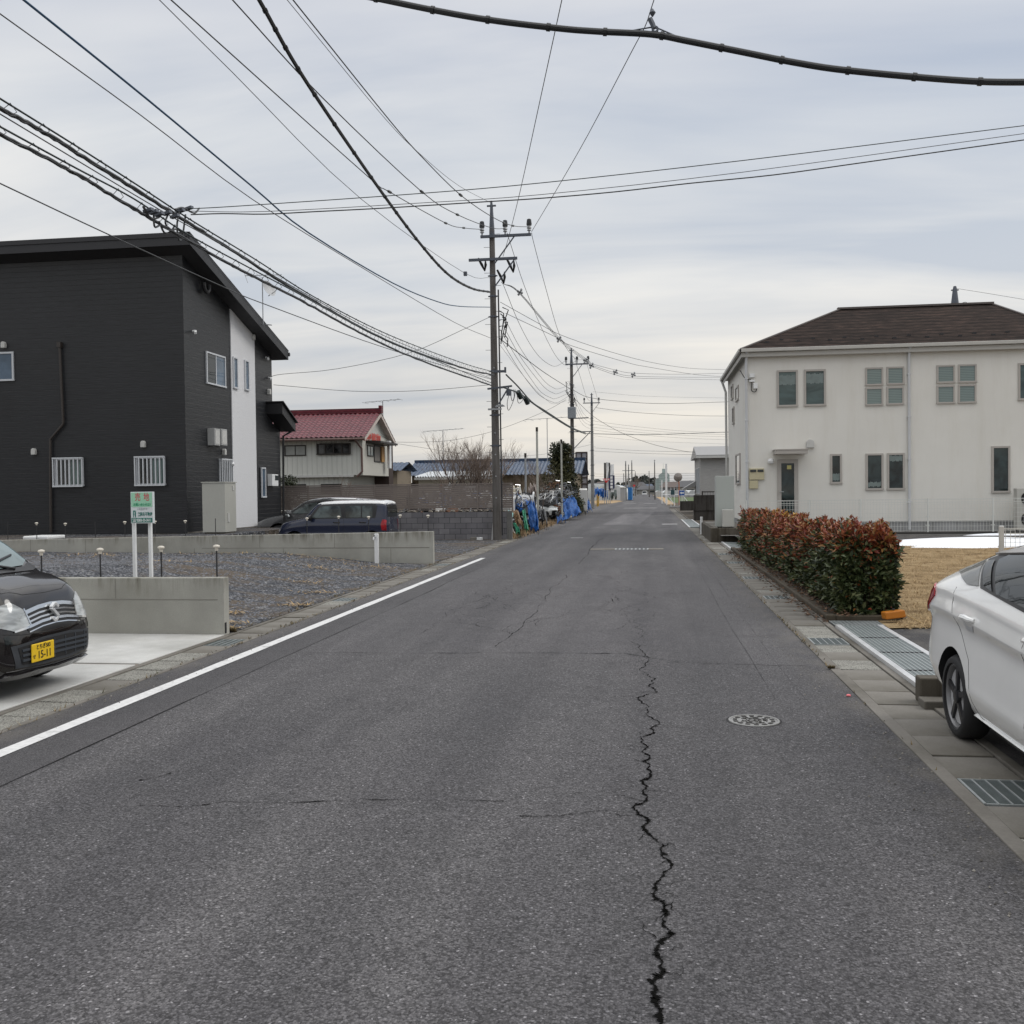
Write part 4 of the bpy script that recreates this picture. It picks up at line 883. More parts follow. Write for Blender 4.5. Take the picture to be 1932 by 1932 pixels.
SY = 63.0; sh = thing('shed', 'cream shed with white corrugated lean-to roof', 'shed', (-13, SY, 0)); x0, x1 = at(784, 905, SY).x, at(925, 905, SY).x; z0 = at(850, 899, SY).z; z1 = at(850, 889.5, SY + 4).z
mb = MB(); mb.box(x0 + .2, SY, 0, x1, SY + 4, z0 - .05); mb.build('wall', mk('shed_cream', (.47, .43, .34), .7, var=.08), sh)
mb = MB(); mb.grid(lambda a, b: (x0 + (x1 - x0) * a, SY - .3 + 4.6 * b, z0 + (z1 - z0) * b + .05 * math.sin(a * 2 * math.pi * 28)), 28 * 6, 3); mb.build('roof', mk('tin_white', (.62, .64, .65), .4, .3, .1), sh)
mb = MB(); mb.box(x0, SY - .36, z0 - .2, x1, SY - .3, z0 - .05); mb.build('gutter', M_hood, sh)

# ---- grey house beyond the white one, its terrace and boundary walls
GY = 70.0; gh = thing('house', 'light grey panelled house beyond the white house', 'house', (3, GY, 0)); gx0 = at(1321.5, 900, GY).x; gz = at(1321, 862, GY).z; gzt = at(1316, 850, GY + 2).z
m = Mt('grey_panel'); c_ = m.ramp(m.noise(4, 4, .7, (.4, .4, 6)), [(.35, (.30, .295, .285)), (.7, (.40, .395, .38))]); m.base(c_).set(.7); M_gp = m.m
mb = MB(); mb.box(gx0, GY, 0, gx0 + 12, GY + 9, gz); mb.build('wall', M_gp, gh)
mb = MB(); mb.prism([(gx0 - .3, GY - .4, gz), (gx0 - .3, GY - .4, gz + .12), (gx0 - .3, GY + 3.5, gzt + .35), (gx0 - .3, GY + 9, gz + .1), (gx0 - .3, GY + 9, gz)], (12.6, 0, 0)); mb.build('roof', mk('grey_metal_roof', (.30, .295, .29), .45, .3), gh)
mb = MB(); mb.box(gx0 - .35, GY - .5, gz - .1, gx0 + 12, GY - .42, gz + .05); mb.build('gutter', M_hood, gh)
for i in range(3): a = (GY + 1.2 + i * 2.2, GY + 2.2 + i * 2.2, 1.4, 3.3); win(gh, 'X-', gx0, a, M_alu, M_gcurt, .07)
mb = MB(); mb.prism([(gx0, GY + 6, gz - 1.6), (gx0 - 1.0, GY + 6, gz - 2.2), (gx0 - 1.0, GY + 6, gz - 2.3), (gx0, GY + 6, gz - 2.0)], (0, 3, 0)); mb.build('porch_roof', MC['grey_metal_roof'], gh)
t = thing('block_wall', 'dark soot stained stepped block wall under the terrace railing', 'wall', (2, 55, 0)); 
x0 = at(1283, 960, 55).x; mb = MB(); mb.box(x0, 55, .55, 7, 55.2, 1.08); mb.box(x0 + .75, 55.001, 1.08, 7, 55.21, 1.4); mb.box(x0 + .75, 55.05, 0, 7, 55.25, .55); mb.build('wall_body', concrete('soot_block', (.055, .05, .046), .4, .5), t)
mb = MB(); mb.box(x0 + 1.9, 52, -.05, x0 + 2.15, 52.25, 1.55); mb.box(x0 + 2.3, 51.5, -.05, 5, 51.7, .75); mb.build('pier', MC.get('soot') or mk('soot', (.05, .046, .042), .9, var=.3), t)
t = thing('railing', 'dark metal balustrade along the terrace in front of the grey house', 'railing', (3, 58, 1.4)); x0 = at(1325, 920, 58).x; x1 = x0 + 5; z0, z1 = at(1330, 950, 58).z, at(1330, 927, 58).z
mb = MB(); mb.box(x0, 57.97, z1 - .06, x1, 58.03, z1); mb.box(x0, 57.97, z0, x1, 58.03, z0 + .05); mb.build('rails', M_bron, t)
mb = MB()
for i in range(34): x = x0 + (x1 - x0) * i / 33; mb.box(x - .02, 57.985, z0 + .05, x + .02, 58.015, z1 - .06)
mb.build('balusters', mk('baluster_grey', (.2, .2, .2), .5), t)
for k_ in range(3): x = x0 + k_ * 2.3; mb = MB(); mb.box(x - .04, 57.95, z0 - .1, x + .04, 57.968, z1 + .02); mb.build('post', M_bron, t)
t = thing('terrace', 'white edged concrete terrace below the railing', 'terrace', (4, 59, 0)); mb = MB(); mb.box(x0 - .2, 57.5, 0, 8, 66, z0 - .02); mb.build('slab', M_gut, t)
# ribbed steel ramps over the channels
def ramp(label, x0, x1, ya, yb, zz):
    t = thing('steel_ramp', label, 'access ramp', ((x0 + x1) / 2, ya, 0)); mb = MB()
    mb.box(x0 + .06, ya, -.02, x1 - .06, yb, zz)
    mb.build('deck', M_galv, t); mb = MB()
    k_ = int((x1 - x0 - .12) / .045)
    for i in range(k_): x = x0 + .08 + i * .045; mb.box(x, ya + .02, zz, x + .012, yb - .02, zz + .005)
    mb.build('rib', M_galv_l, t); mb = MB()
    for xa in (x0, x1 - .06): mb.prism([(xa, ya, 0), (xa + .06, ya, 0), (xa + .06, ya, zz + .012), (xa, ya, zz + .012)], (0, yb - ya, 0))
    mb.build('edge_rail', mk('alu_bright', (.66, .67, .68), .35, .4, .08), t); mb = MB(); n_ = max(2, int((yb - ya) / 1.0))
    for i in range(1, n_): y = ya + (yb - ya) * i / n_; mb = MB(); mb.box(x0 + .06, y - .012, zz, x1 - .06, y + .012, zz + .0065); mb.build('joint', M_black, t)
    return t
ramp('long ribbed steel ramp over the gutter between hedge and white car', 2.2, 2.75, 8.3, 12.3, .035)
ramp('white edged steel ramp farther along the right gutter', 1.68, 2.3, 44.5, 56, .03)
ramp('wide steel plate at the corner of the stained planter wall', 2.2, 2.75, 28.2, 31.8, .03)
t = thing('drain_grate', 'chequer patterned steel grate at the front corner of the hedge', 'drain grate', (2.5, 12.7, 0)); mb = MB()
for i in range(12): mb.box(2.22 + i * .052, 12.4, 0, 2.234 + i * .052, 12.85, .022)
for i in range(8): mb.box(2.22, 12.4 + i * .06, .001, 2.81, 12.416 + i * .06, .023)
mb.build('bars', M_galv_l, t); mb = MB(); mb.box(2.22, 12.4, -.05, 2.81, 12.85, -.004); mb.build('pit', M_dark, t)
# kerb stone by the white car, hedge kerb
t = thing('kerb_stone', 'short weathered concrete kerb block behind the white car', 'kerb stone', (2.3, 8.15, 0)); mb = MB(); mb.box(2.08, 8.05, 0, 2.75, 8.2, .20); mb.build('block', M_stain, t, bevel=.012)
mb = MB(); mb.box(2.06, 7.85, -.05, 2.7, 8.04, .06); mb.build('footing', M_gut, t, bevel=.01)
t = thing('hedge_kerb', 'mossy concrete kerb edging the foot of the hedge', 'kerb', (2.3, 20, 0)); mb = MB(); mb.box(2.2, 12.9, -.05, 2.32, 28, .085); mb.box(2.32, 12.9, -.05, 3.1, 13.02, .08); mb.build('kerb', concrete('mossy', (.085, .07, .05), .5, .2), t, bevel=.015)
mb = MB(); mb.grid(lambda a, b: (2.32 + .9 * a, 13.02 + 15 * b, .06 + .02 * math.sin(b * 50 + a * 5)), 4, 40); struct(mb.build('planting_soil', M_soil))
# ================================================================== POLES AND WIRES
M_pole = concrete('pole_concrete', (.135, .126, .12), .25, .3, 60)
M_pole2 = concrete('pole_concrete_pale', (.235, .235, .23), .2, .2, 60)
M_steel = mk('arm_steel', (.085, .095, .115), .5, .4, .15, 6)
M_porc = mk('insulator_grey', (.30, .31, .32), .35, var=.1)
M_cap = mk('insulator_cap', (.018, .02, .022), .4, var=.1)
M_wire = mk('wire_black', (.018, .02, .022), .45, var=.1)
M_wireg = mk('wire_grey', (.06, .062, .066), .45, var=.1)
M_wblue = mk('wire_blue', (.012, .06, .13), .45, var=.1)
M_wgreen = mk('wire_dark_green', (.016, .028, .028), .45, var=.1)
def insul(mb, p, s=1.):
    pass
def pole(name, label, x, y, h, arms=(), grp='utility poles along the road', bolts=True, mat=None, r0=.17, lean=(0, 0), boxes=True):
    t = thing(name, label, 'utility pole', (x, y, 0), group=grp); mat = mat or M_pole
    tx, ty = x + lean[0], y + lean[1]; k_ = .915; P = lambda z: Vector((x + (tx - x) * z / h, y + (ty - y) * z / h, z))
    mb = MB(); mb.tube([P(-.2), P(h * .35), P(h * .7), P(h * k_)], [r0, r0 * .86, r0 * .7, r0 * .60], 14); mb.build('shaft', mat, t, smooth=True)
    mb = MB(); mb.tube([P(h * k_ - .3), P(h * k_), P(h - .12), P(h)], [r0 * .66, r0 * .6, r0 * .3, r0 * .2], 10); mb.box(tx - .16, ty - .03, h - .2, tx + .16, ty + .03, h - .15); mb.build('top_spike', M_steel, t, smooth=True)
    if bolts:
        mb = MB(); z = 2.2; i = 0
        while z < h * k_: s = 1 if i % 2 else -1; p = P(z); mb.cyl(p, p + Vector((s * (r0 + .14), -.03, 0)), .009, n=5); z += .45; i += 1
        z = 1.5
        while z < h * .55: p = P(z); q = r0 * (1 - .4 * z / h); mb.cyl((p.x + .01, p.y - q + .02, z), (p.x + .01, p.y - q - .015, z), .028, n=8); z += .76
        mb.build('step_bolts', M_porc, t)
        for z in (h * .28, h * .37, h * .5, h * .66, h * .72, h * .78):
            mb = MB(); q = r0 * (1 - .4 * z / h) + .012; p = P(z); mb.cyl((p.x, p.y, z - .03), (p.x, p.y, z + .03), q, n=14); mb.box(p.x - q - .05, p.y - .02, z - .02, p.x + q + .05, p.y + .02, z + .02); mb.build('band', M_steel, t)
    for (z, xa, xb, ins) in arms:
        p = P(z); yy = y + (ty - y) * z / h - r0 * .75; mb = MB(); mb.box(xa, yy - .075, z - .045, xb, yy, z + .045)
        mb.bar((x + .05, yy - .03, z - .95), (min(xb, x + .75), yy - .03, z - .04), .04); am = mb.build('crossarm', M_steel, t)
        for xi in ins:
            mb = MB(); mb.lathe([(.03, .03), (.03, .12), (.075, .14), (.05, .2), (.085, .22), (.055, .30), (.08, .31)], (xi, yy - .04, z), n=12); mb.cur = 1; mb.lathe([(.085, .31), (.095, .36), (.075, .52), (.04, .54)], (xi, yy - .04, z), n=12)
            mb.build('insulator', [M_porc, M_cap], am, smooth=True)
    return t
p1x, p1y = -5.38, 34.25
def zat(v, y, u=930): return at(u, v, y).z
Xa = lambda u: at(u, 450, p1y).x
P1 = pole('utility_pole', 'tall dark concrete utility pole, nearest one, at the end of the slat fence', p1x, p1y, 11.92, ((zat(448, p1y), Xa(908), Xa(1003), (Xa(911), Xa(954.5), Xa(999.5))), (zat(491, p1y), Xa(885.5), Xa(976.5), ())), lean=(-.06, 0), r0=.155)
# extra fittings on the first pole
for (u, v, l_) in ((908, 501, .42), (962, 502, .45), (944, 523, .45)):
    a = at(u - 6, v - 14, p1y - .1); mb = MB(); mb.tube([a, a + Vector((.11, .1, -l_ * .5)), a + Vector((.2, .2, -l_))], [.035, .05, .02], 8); mb.tube([a + Vector((.24, .1, -.05)), a + Vector((.24, .15, -l_ * .5)), a + Vector((.2, .2, -l_))], [.015, .05, .02], 8); mb.build('strain_insulator', M_cap, P1, smooth=True)
z = zat(702.5, p1y); mb = MB(); mb.box(p1x, p1y - .25, z - .04, p1x + .42, p1y - .18, z + .04); mb.box(p1x + .36, p1y - .26, z - .05, p1x + .42, p1y - .17, z + .14); mb.build('bracket', M_steel, P1)
z = zat(732.5, p1y); mb = MB(); mb.bar((p1x - .25, p1y - .2, z - .04), (p1x + .62, p1y - .2, z + .04), .06); mb.bar((p1x + .5, p1y - .2, z), (p1x + .14, p1y - .2, z - .58), .045); mb.cyl((p1x + .52, p1y - .3, z - .1), (p1x + .52, p1y - .3, z - .3), .09, n=8); mb.build('bracket', M_steel, P1)
mb = MB(); q = r_ = random.Random(6)
for i in range(9):
    a = at(944 + q.uniform(-3, 6), 580 + i * 6, p1y - .15); mb.tube([a, a + Vector((q.uniform(.05, .25), -.05, q.uniform(-.3, .1))), a + Vector((q.uniform(0, .2), 0, -.5))], .02, 5)
mb.tube([(p1x + .16, p1y - .1, zat(548, p1y)), (p1x + .17, p1y - .1, zat(640, p1y)), (p1x + .2, p1y - .1, zat(1010, p1y))], .028, 6); mb.build('cable_run', M_black, P1)
z = zat(773, p1y); mb = MB(); mb.bar((p1x - .24, p1y - .2, z), (p1x + .24, p1y - .2, z), .06); mb.prism([(p1x, p1y - .2, z + .06), (p1x + .36, p1y - .2, z + .10), (p1x + .28, p1y - .2, z + .16), (p1x + .05, p1y - .2, z + .15)], (0, .12, 0)); mb.build('street_lamp', M_porc, P1)
y2 = 69.; X2 = lambda u: at(u, 690, y2).x
P2 = pole('utility_pole', 'second concrete utility pole with a grey transformer, rising from the junk yard', -5.42, y2, 11.75, ((at(1089, 687.5, y2).z, X2(1067), X2(1111), (X2(1068.4), X2(1089), X2(1110))),), r0=.17)
a = at(1079, 779, y2 - .4); mb = MB(); mb.box(a.x - .28, a.y - .25, a.z - .4, a.x + .28, a.y + .25, a.z + .4); mb.build('transformer', mk('transformer_grey', (.22, .24, .26), .5, var=.1), P2, bevel=.04)
mb = MB(); z = at(1085, 790, y2).z; mb.bar((-5.6, y2 - .25, z), (X2(1110), y2 - .25, z + .03), .07); z = at(1085, 815, y2).z; mb.bar((-5.42, y2 - .2, z), (X2(1114), y2 - .2, z), .06); mb.bar((-5.42, y2 - .2, z - 1.3), (X2(1112), y2 - .2, z - .05), .05); mb.build('bracket', M_steel, P2)
mb = MB(); q = random.Random(8)
for i in range(14): a = at(1074 + q.uniform(-4, 10), 722 + i * 3.2, y2 - .2); mb.tube([a, a + Vector((q.uniform(-.3, .4), 0, q.uniform(-.3, .2))), a + Vector((q.uniform(-.1, .2), 0, -.6))], .022, 4)
mb.build('cable_run', M_black, P2)
y3 = 101.; X3 = lambda u: at(u, 760, y3).x
P3 = pole('utility_pole', 'third slender grey utility pole standing at the crossing', -5.9, y3, 11.75, ((at(1117, 760.5, y3).z, X3(1100), X3(1132.5), (X3(1102.5), X3(1130))),), mat=M_pole2, r0=.19)
for i, (u, vt, y, lab, m_, r0) in enumerate(((1181, 869.5, 165, 'pale far utility pole beside the white box', M_pole2, .16), (1192.5, 868, 215, 'far utility pole behind the blue container', M_pole, .17), (1186.3, 876, 190, 'far utility pole carrying two small crossarms', M_pole2, .16), (1199, 889, 300, 'thin far utility pole right of the blue container', M_pole, .17), (1235.5, 867, 178, 'tall thin dark far utility pole on the green field edge', M_pole, .13), (1225, 888, 240, 'shorter dark far utility pole at the right road edge', M_pole, .14), (1177, 892, 330, 'very distant thin utility pole behind the greenhouses', M_pole, .16))):
    b = at(u, 930, y); h = at(u, vt, y).z; pole('utility_pole', lab, b.x, y, h, ((h - 1.2, b.x - 1.2, b.x + 1.2, ()),) if i == 2 else (), bolts=False, mat=m_, r0=r0)
b = at(1802, 700, 47); PW = pole('utility_pole', 'steel tipped utility pole rising behind the brown roof of the white house', b.x, 47, at(1802, 540, 47).z, (), bolts=False, mat=M_pole2, r0=.3)

WN = [0]
def wire(name, label, r, a, b, pts, mat=None, grp=None, ext=(0, 0), smooth=4, cat='cable'):
    """a cable hanging in the vertical plane over the plan line a-b"""
    P = crom([plane_pt(u, v, a, b) for u, v in pts], smooth)
    if ext[0]: d = (P[0] - P[1]).normalized(); P = [P[0] + d * ext[0]] + P
    if ext[1]: d = (P[-1] - P[-2]).normalized(); P = P + [P[-1] + d * ext[1]]
    mb = MB(); mb.tube(P, r, 6); o = mb.build(name, mat or M_wire, None, smooth=True); tag(o, label, cat, grp); return o, P
A0 = (-6.7, 0.)
hv = 'high voltage wires over the left roadside'
gi = {}
for k_, (lab, xp, xq, pts, sp) in enumerate((
    ('high voltage wire ending on the outer left insulator of the nearest pole', Xa(911), -7.4, [(323, 0), (693, 332), (735, 362), (841, 421), (875, 430), (910, 433)], [(735, 362), (841, 421), (872, 429)]),
    ('high voltage wire ending on the middle insulator of the nearest pole', Xa(954.5), -6.6, [(439, 0), (608, 184), (796, 362), (863, 405), (928, 430), (954, 431)], [(796, 362), (863, 405)]),
    ('high voltage wire ending on the outer right insulator of the nearest pole', Xa(999.5), -5.7, [(553, 0), (735, 227), (796, 296), (869, 368), (930, 410), (968, 426), (999, 428)], [(869, 368), (950, 421), (972, 426)]))):
    o, P = wire('overhead_wire', lab, .011, (xp, p1y - .15), (xq, 0), pts, ext=(12, 0), grp=hv)
    for u, v in sp:
        c = plane_pt(u, v, (xp, p1y - .15), (xq, 0)); j = min(range(len(P) - 1), key=lambda i: (P[i] - c).length); d = (P[min(j + 1, len(P) - 1)] - P[j]).normalized(); c = P[j]
        mb = MB(); mb.tube([c - d * .17, c - d * .1, c + d * .1, c + d * .17], [.014, .034, .034, .014], 6); mb.build('splice_sleeve', M_cap, o)
L_ = 'overhead lines from the nearest pole towards the viewer'
wire('overhead_wire', 'thin earth wire from the very tip of the nearest pole', .0065, (p1x - .06, p1y), (-5.9, 0), [(542, 0), (725, 222), (793, 291), (865, 350), (929, 384)], M_wireg, L_, (12, 0))
o, _ = wire('overhead_wire', 'thin grey wire with a small square clamp below the thick cable', .0065, (p1x, p1y - .15), (-6.9, 0), [(301, 0), (439, 137), (682, 376), (878, 516), (926, 524)], M_wireg, L_, (12, 0))
mb = MB(); c = plane_pt(878, 516.5, (p1x, p1y - .15), (-6.9, 0)); mb.box(c.x - .05, c.y - .05, c.z - .06, c.x + .05, c.y + .05, c.z + .06); mb.build('clamp', M_steel, o)
o, P = wire('power_cable', 'thick black sagging power cable, heaviest of those meeting the nearest pole', .034, (p1x, p1y - .15), (-5.4, 0), [(489, 0), (577, 153), (714, 354), (793, 460), (846, 518), (890, 544), (924, 551)], None, L_, (12, 0), 8)
for i in range(2, len(P) - 1, 2): d = (P[i + 1] - P[i]).normalized(); mb = MB(); mb.cyl(P[i] - d * .02, P[i] + d * .02, .041, n=8); mb.build('cable_tie', M_cap, o)
wire('overhead_wire', 'dark blue insulated cable running down to the nearest pole', .014, (p1x, p1y - .15), (-7.0, 0), [(45, 0), (275, 185), (476, 352), (582, 439), (741, 534), (825, 569), (868, 578), (924, 579.5)], M_wblue, L_, (10, 0))
wire('overhead_wire', 'thin grey wire parallel to and left of the blue cable', .0075, (p1x, p1y - .15), (-7.3, 0), [(0, 26), (265, 217), (476, 376), (688, 508), (857, 608), (931, 640)], M_wireg, L_, (10, 0))
def bundle(label, mess, cab, pa, pb, r, n):
    t = thing('cable_bundle', label, 'cable bundle', (pa[0], pa[1], 0), group='telecom cable bundles beside the dark house')
    A = crom([plane_pt(u, v, pa, pb) for u, v in mess], 12); B = crom([plane_pt(u, v, pa, pb) for u, v in cab], 12)
    A = [A[0] + (A[0] - A[1]).normalized() * 8] + A; B = [B[0] + (B[0] - B[1]).normalized() * 8] + B
    mb = MB(); mb.tube(A, .011, 5); mb.build('messenger_wire', M_wgreen, t)
    mb = MB(); rr = random.Random(3); Bj = [p + Vector((rr.uniform(-.01, .01), 0, rr.uniform(-.006, .006))) for p in B]; mb.tube(Bj, r, 7); mb.build('cable', M_wire, t, smooth=True)
    mb = MB(); mb.tube([p + Vector((.02, 0, -.9 * r + .012 * math.sin(i * 1.7))) for i, p in enumerate(B)], r * .4, 5); mb.build('cable', M_wire, t, smooth=True)
    LA = [0.]
    for p, q_ in zip(A, A[1:]): LA.append(LA[-1] + (q_ - p).length)
    def samp(s):
        for i in range(len(A) - 1):
            if LA[i + 1] >= s: f = (s - LA[i]) / max(1e-6, LA[i + 1] - LA[i]); return A[i].lerp(A[i + 1], f)
        return A[-1]
    Bs = np.array([tuple(p) for p in B])
    for k_ in range(n):
        p = samp(LA[-1] * k_ / (n - 1)); seg = min(range(len(B) - 1), key=lambda i: abs((B[i].y + B[i + 1].y) / 2 - p.y)); f = (p.y - B[seg].y) / ((B[seg + 1].y - B[seg].y) or 1); q_ = B[seg].lerp(B[seg + 1], max(0, min(1, f)))
        dn = q_ + Vector((0, 0, -r)); mid = (p + dn) / 2
        mb = MB(); mb.tube([p + Vector((0, 0, .02)), mid + Vector((r + .015, .05, 0)), dn, mid + Vector((-r - .015, -.05, 0)), p + Vector((0, .01, .02))], .0045, 4); mb.build('hanger_ring', M_wireg, t)
    return t, A, B
pb = (-6.75, 0)
t1, BA, BB = bundle('upper telecom cable bundle hung on rings below a messenger wire', [(0, 186), (143, 275), (265, 353), (360, 415), (481, 489), (603, 566), (741, 635), (873, 685), (932, 702)], [(0, 204), (90, 254), (212, 331), (360, 423), (434, 470), (582, 562), (741, 647), (873, 694), (932, 708)], (p1x + .2, p1y - .2), pb, .024, 64)
bundle('lower telecom cable bundle with sagging loops over the dark roof', [(0, 239), (143, 317), (254, 376), (349, 439), (455, 497), (561, 553), (688, 622), (794, 669), (926, 722)], [(0, 253), (143, 328), (249, 392), (349, 450), (455, 510), (561, 563), (688, 632), (794, 680), (926, 727)], (p1x + .25, p1y - .2), (-6.55, 0), .021, 64)
wire('overhead_wire', 'thin wire strung between the two telecom bundles', .007, (p1x + .2, p1y - .2), (-6.65, 0), [(0, 215), (300, 395), (420, 462), (560, 545), (741, 641), (926, 714)], M_wireg, L_, (8, 0))
wire('overhead_wire', 'thin wire crossing the dark house front to the nearest pole', .008, (p1x, p1y - .15), (-7.6, 0), [(0, 346), (206, 443), (423, 542), (508, 577), (741, 661), (928, 716)], M_wireg, L_, (8, 0))
dhc = (HX + .1, 32.9)
wire('drop_wire', 'rising service wire from the dark house corner to the nearest pole', .009, dhc, (p1x, p1y - .1), [(508, 712), (532, 706), (635, 696), (772, 666), (873, 622), (922, 599)], M_wireg, 'service wires at the dark house')
wire('drop_wire', 'nearly level service wire from the dark house to the nearest pole', .009, dhc, (p1x, p1y - .1), [(516, 726), (666, 738), (793, 737), (925, 726)], M_wireg, 'service wires at the dark house')
# junction on the bundle and three lines across the road
J = plane_pt(345, 398, (p1x + .2, p1y - .2), pb); ja = (J.x, J.y); jb = (11., 15.)
C_ = 'wires crossing the road to the right'
wire('overhead_wire', 'upper one of the three wires crossing the whole sky', .006, ja, jb, [(352, 392), (376, 393), (492, 386), (793, 365), (1022, 345), (1400, 303), (1932, 237)], M_wgreen, C_, (0, 6))
wire('overhead_wire', 'middle one of the three wires crossing the whole sky', .0045, ja, jb, [(350, 398), (500, 399), (793, 383), (1022, 367), (1400, 325), (1932, 252)], M_wireg, C_, (0, 6))
wire('overhead_wire', 'lowest, slightly wavy one of the three wires crossing the whole sky', .008, ja, jb, [(360, 405), (420, 403), (500, 404), (600, 399), (700, 394), (800, 388), (910, 381), (1022, 374), (1160, 362), (1300, 346), (1460, 330), (1640, 305), (1932, 264)], M_wire, C_, (0, 6))
t = thing('cable_junction', 'tangle of clamps, loops and splice boxes where cables meet above the dark roof', 'cable junction', tuple(J)); mb = MB(); q = random.Random(12)
for (u, v) in ((280, 397), (290, 400), (300, 404), (315, 402), (330, 408), (340, 398), (356, 393)): c = plane_pt(u, v, ja, (ja[0] + 1, ja[1] - 6)); mb.obox(c, (.06, -.015, .01), (.008, .025, 0), (-.003, 0, .017))
mb.build('clamp', M_steel, t); mb = MB()
for (pts) in ([(318, 402), (312, 420), (322, 435), (330, 425)], [(290, 405), (292, 428), (303, 424)], [(338, 400), (334, 425), (337, 452), (344, 446), (350, 405)], [(300, 418), (312, 440), (332, 432), (345, 440)], [(270, 390), (285, 412), (300, 410)], [(330, 395), (345, 392), (366, 402), (376, 393)]):
    mb.tube(crom([plane_pt(u, v, ja, (ja[0] + 1, ja[1] - 6)) for u, v in pts], 5), .013, 5)
mb.build('loop', M_wire, t)
wire('overhead_wire', 'long thin wire rising steeply from the lower crossarm, left one of the pair', .009, (at(949, 485, p1y).x, p1y), (1.8, 2), [(949, 484), (960, 446), (982, 358), (1022, 175), (1060, 0)], M_wireg, C_, (0, 12))
o, P = wire('overhead_wire', 'long thin wire rising steeply from the outer right insulator, right one of the pair', .010, (Xa(1002), p1y), (4.6, 4), [(1003, 437), (1050, 358), (1110, 253), (1193, 95), (1217, 50), (1228, 18), (1240, -20)], M_wireg, C_, (0, 12))
# thick strapped cable near the viewer
ta, tb = (-4.5, 7.6), (6.5, 7.4)
P = crom([plane_pt(u, v, ta, tb) for u, v in [(300, -130), (560, -38), (730, 1), (900, 34), (1050, 53), (1130, 59.5), (1230, 65), (1300, 78), (1400, 98), (1500, 118), (1600, 133), (1800, 151), (1932, 155), (2200, 150), (2600, 120)]], 8)
t = thing('power_cable', 'very thick strapped black cable close overhead across the top of the picture', 'cable', tuple(P[len(P) // 2])); mb = MB(); mb.tube(P, .0235, 10); mb.build('sheath', M_wire, t, smooth=True)
mb = MB()
s = 0
for i in range(1, len(P) - 1):
    s += (P[i] - P[i - 1]).length
    if s > .42: d = (P[i + 1] - P[i]).normalized(); mb = MB(); mb.cyl(P[i] - d * .014, P[i] + d * .014, .0305, n=10); mb.build('cable_tie', M_cap, t); s = 0
mb = MB(); pr = [plane_pt(u, v, ta, tb) for u, v in ((1185, 59), (1226, 52), (1238, 52), (1275, 68))]; mb.tube(pr, .006, 5); q = [plane_pt(u, v, ta, tb) for u, v in ((1226, 35), (1231, 45), (1234, 54))]; mb.tube(q, .02, 6); c = plane_pt(1236, 56, ta, tb); mb.lathe([(.012, -.012), (.026, -.012), (.026, .012), (.012, .012)], c, (0, 1, 0), 12, True); c = plane_pt(1231, 24, ta, tb); mb.lathe([(.005, -.03), (.025, 0), (.005, .03)], c, n=8)
mb.build('hanger_clamp', M_steel, t)
# lines onward from the first pole
O_ = 'lines between the nearest and the second pole'
E2 = (-5.4, y2)
for lab, a, b, pts, r, m_ in (
    ('outer right high voltage wire between first and second pole', (Xa(1001), p1y), (X2(1110), y2), [(1003, 439), (1006.7, 457), (1029.5, 543), (1056, 633), (1078, 669), (1092, 679), (1110, 675)], .010, M_wire),
    ('middle high voltage wire between first and second pole', (Xa(960), p1y), (X2(1089), y2), [(957, 440), (960, 450), (989.5, 540), (1021, 617.5), (1044, 664), (1059, 683.6), (1071, 689), (1088, 680)], .010, M_wire),
    ('outer left high voltage wire between first and second pole', (Xa(945), p1y), (X2(1068), y2), [(946, 532), (952, 543), (976.6, 604), (1000, 649), (1019.6, 675), (1038, 688.6), (1049, 690.8), (1059, 686), (1067, 680)], .010, M_wire),
    ('uppermost sagging low voltage wire between first and second pole', (p1x + .2, p1y), E2, [(952, 600), (978, 650.6), (1003, 688.6), (1028, 720), (1044, 731.6), (1054, 733.6), (1073, 727)], .009, M_wireg),
    ('second sagging low voltage wire between first and second pole', (p1x + .2, p1y), E2, [(948, 612), (978, 667), (1003, 702), (1028, 731.6), (1044, 741.5), (1053, 742.4), (1074, 733)], .009, M_wireg),
    ('third sagging low voltage wire between first and second pole', (p1x + .2, p1y), E2, [(946, 627), (975, 675), (1003, 716.7), (1021, 740), (1038, 749.8), (1049, 751.8), (1074, 741)], .009, M_wireg),
    ('lowest sagging low voltage wire between first and second pole', (p1x + .2, p1y), E2, [(945, 640), (978, 695), (1005, 731.6), (1021, 748), (1041, 758), (1053, 759), (1074, 746.5)], .009, M_wireg),
    ('very thin sagging wire left of the low voltage wires', (p1x + .2, p1y), E2, [(942, 649), (978, 697), (1011, 736.6), (1028, 752), (1045, 762), (1070, 756)], .006, M_wireg)):
    wire('overhead_wire', lab, r, a, b, pts, m_, O_)
EW = (4.9, 62.)
o1, _ = wire('overhead_wire', 'wire from the first pole passing over the second towards the white house, upper strand', .009, (p1x + .3, p1y), EW, [(944, 570), (1016, 610), (1057, 631.5), (1133, 658), (1220.6, 682), (1300, 694.6), (1372, 697.6)], M_wireg, C_, (0, 3))
wire('overhead_wire', 'wire from the first pole passing over the second towards the white house, lower strand', .009, (p1x + .3, p1y), EW, [(954, 591), (1051, 637), (1077.5, 652), (1182, 683.6), (1220.6, 692), (1312, 706.6), (1372, 711)], M_wireg, C_, (0, 3))
t = thing('spacer_cable', 'triple wire line with small spacers reaching behind the white house', 'cable bundle', (p1x, p1y, 9)); mid = (p1x + .3, p1y)
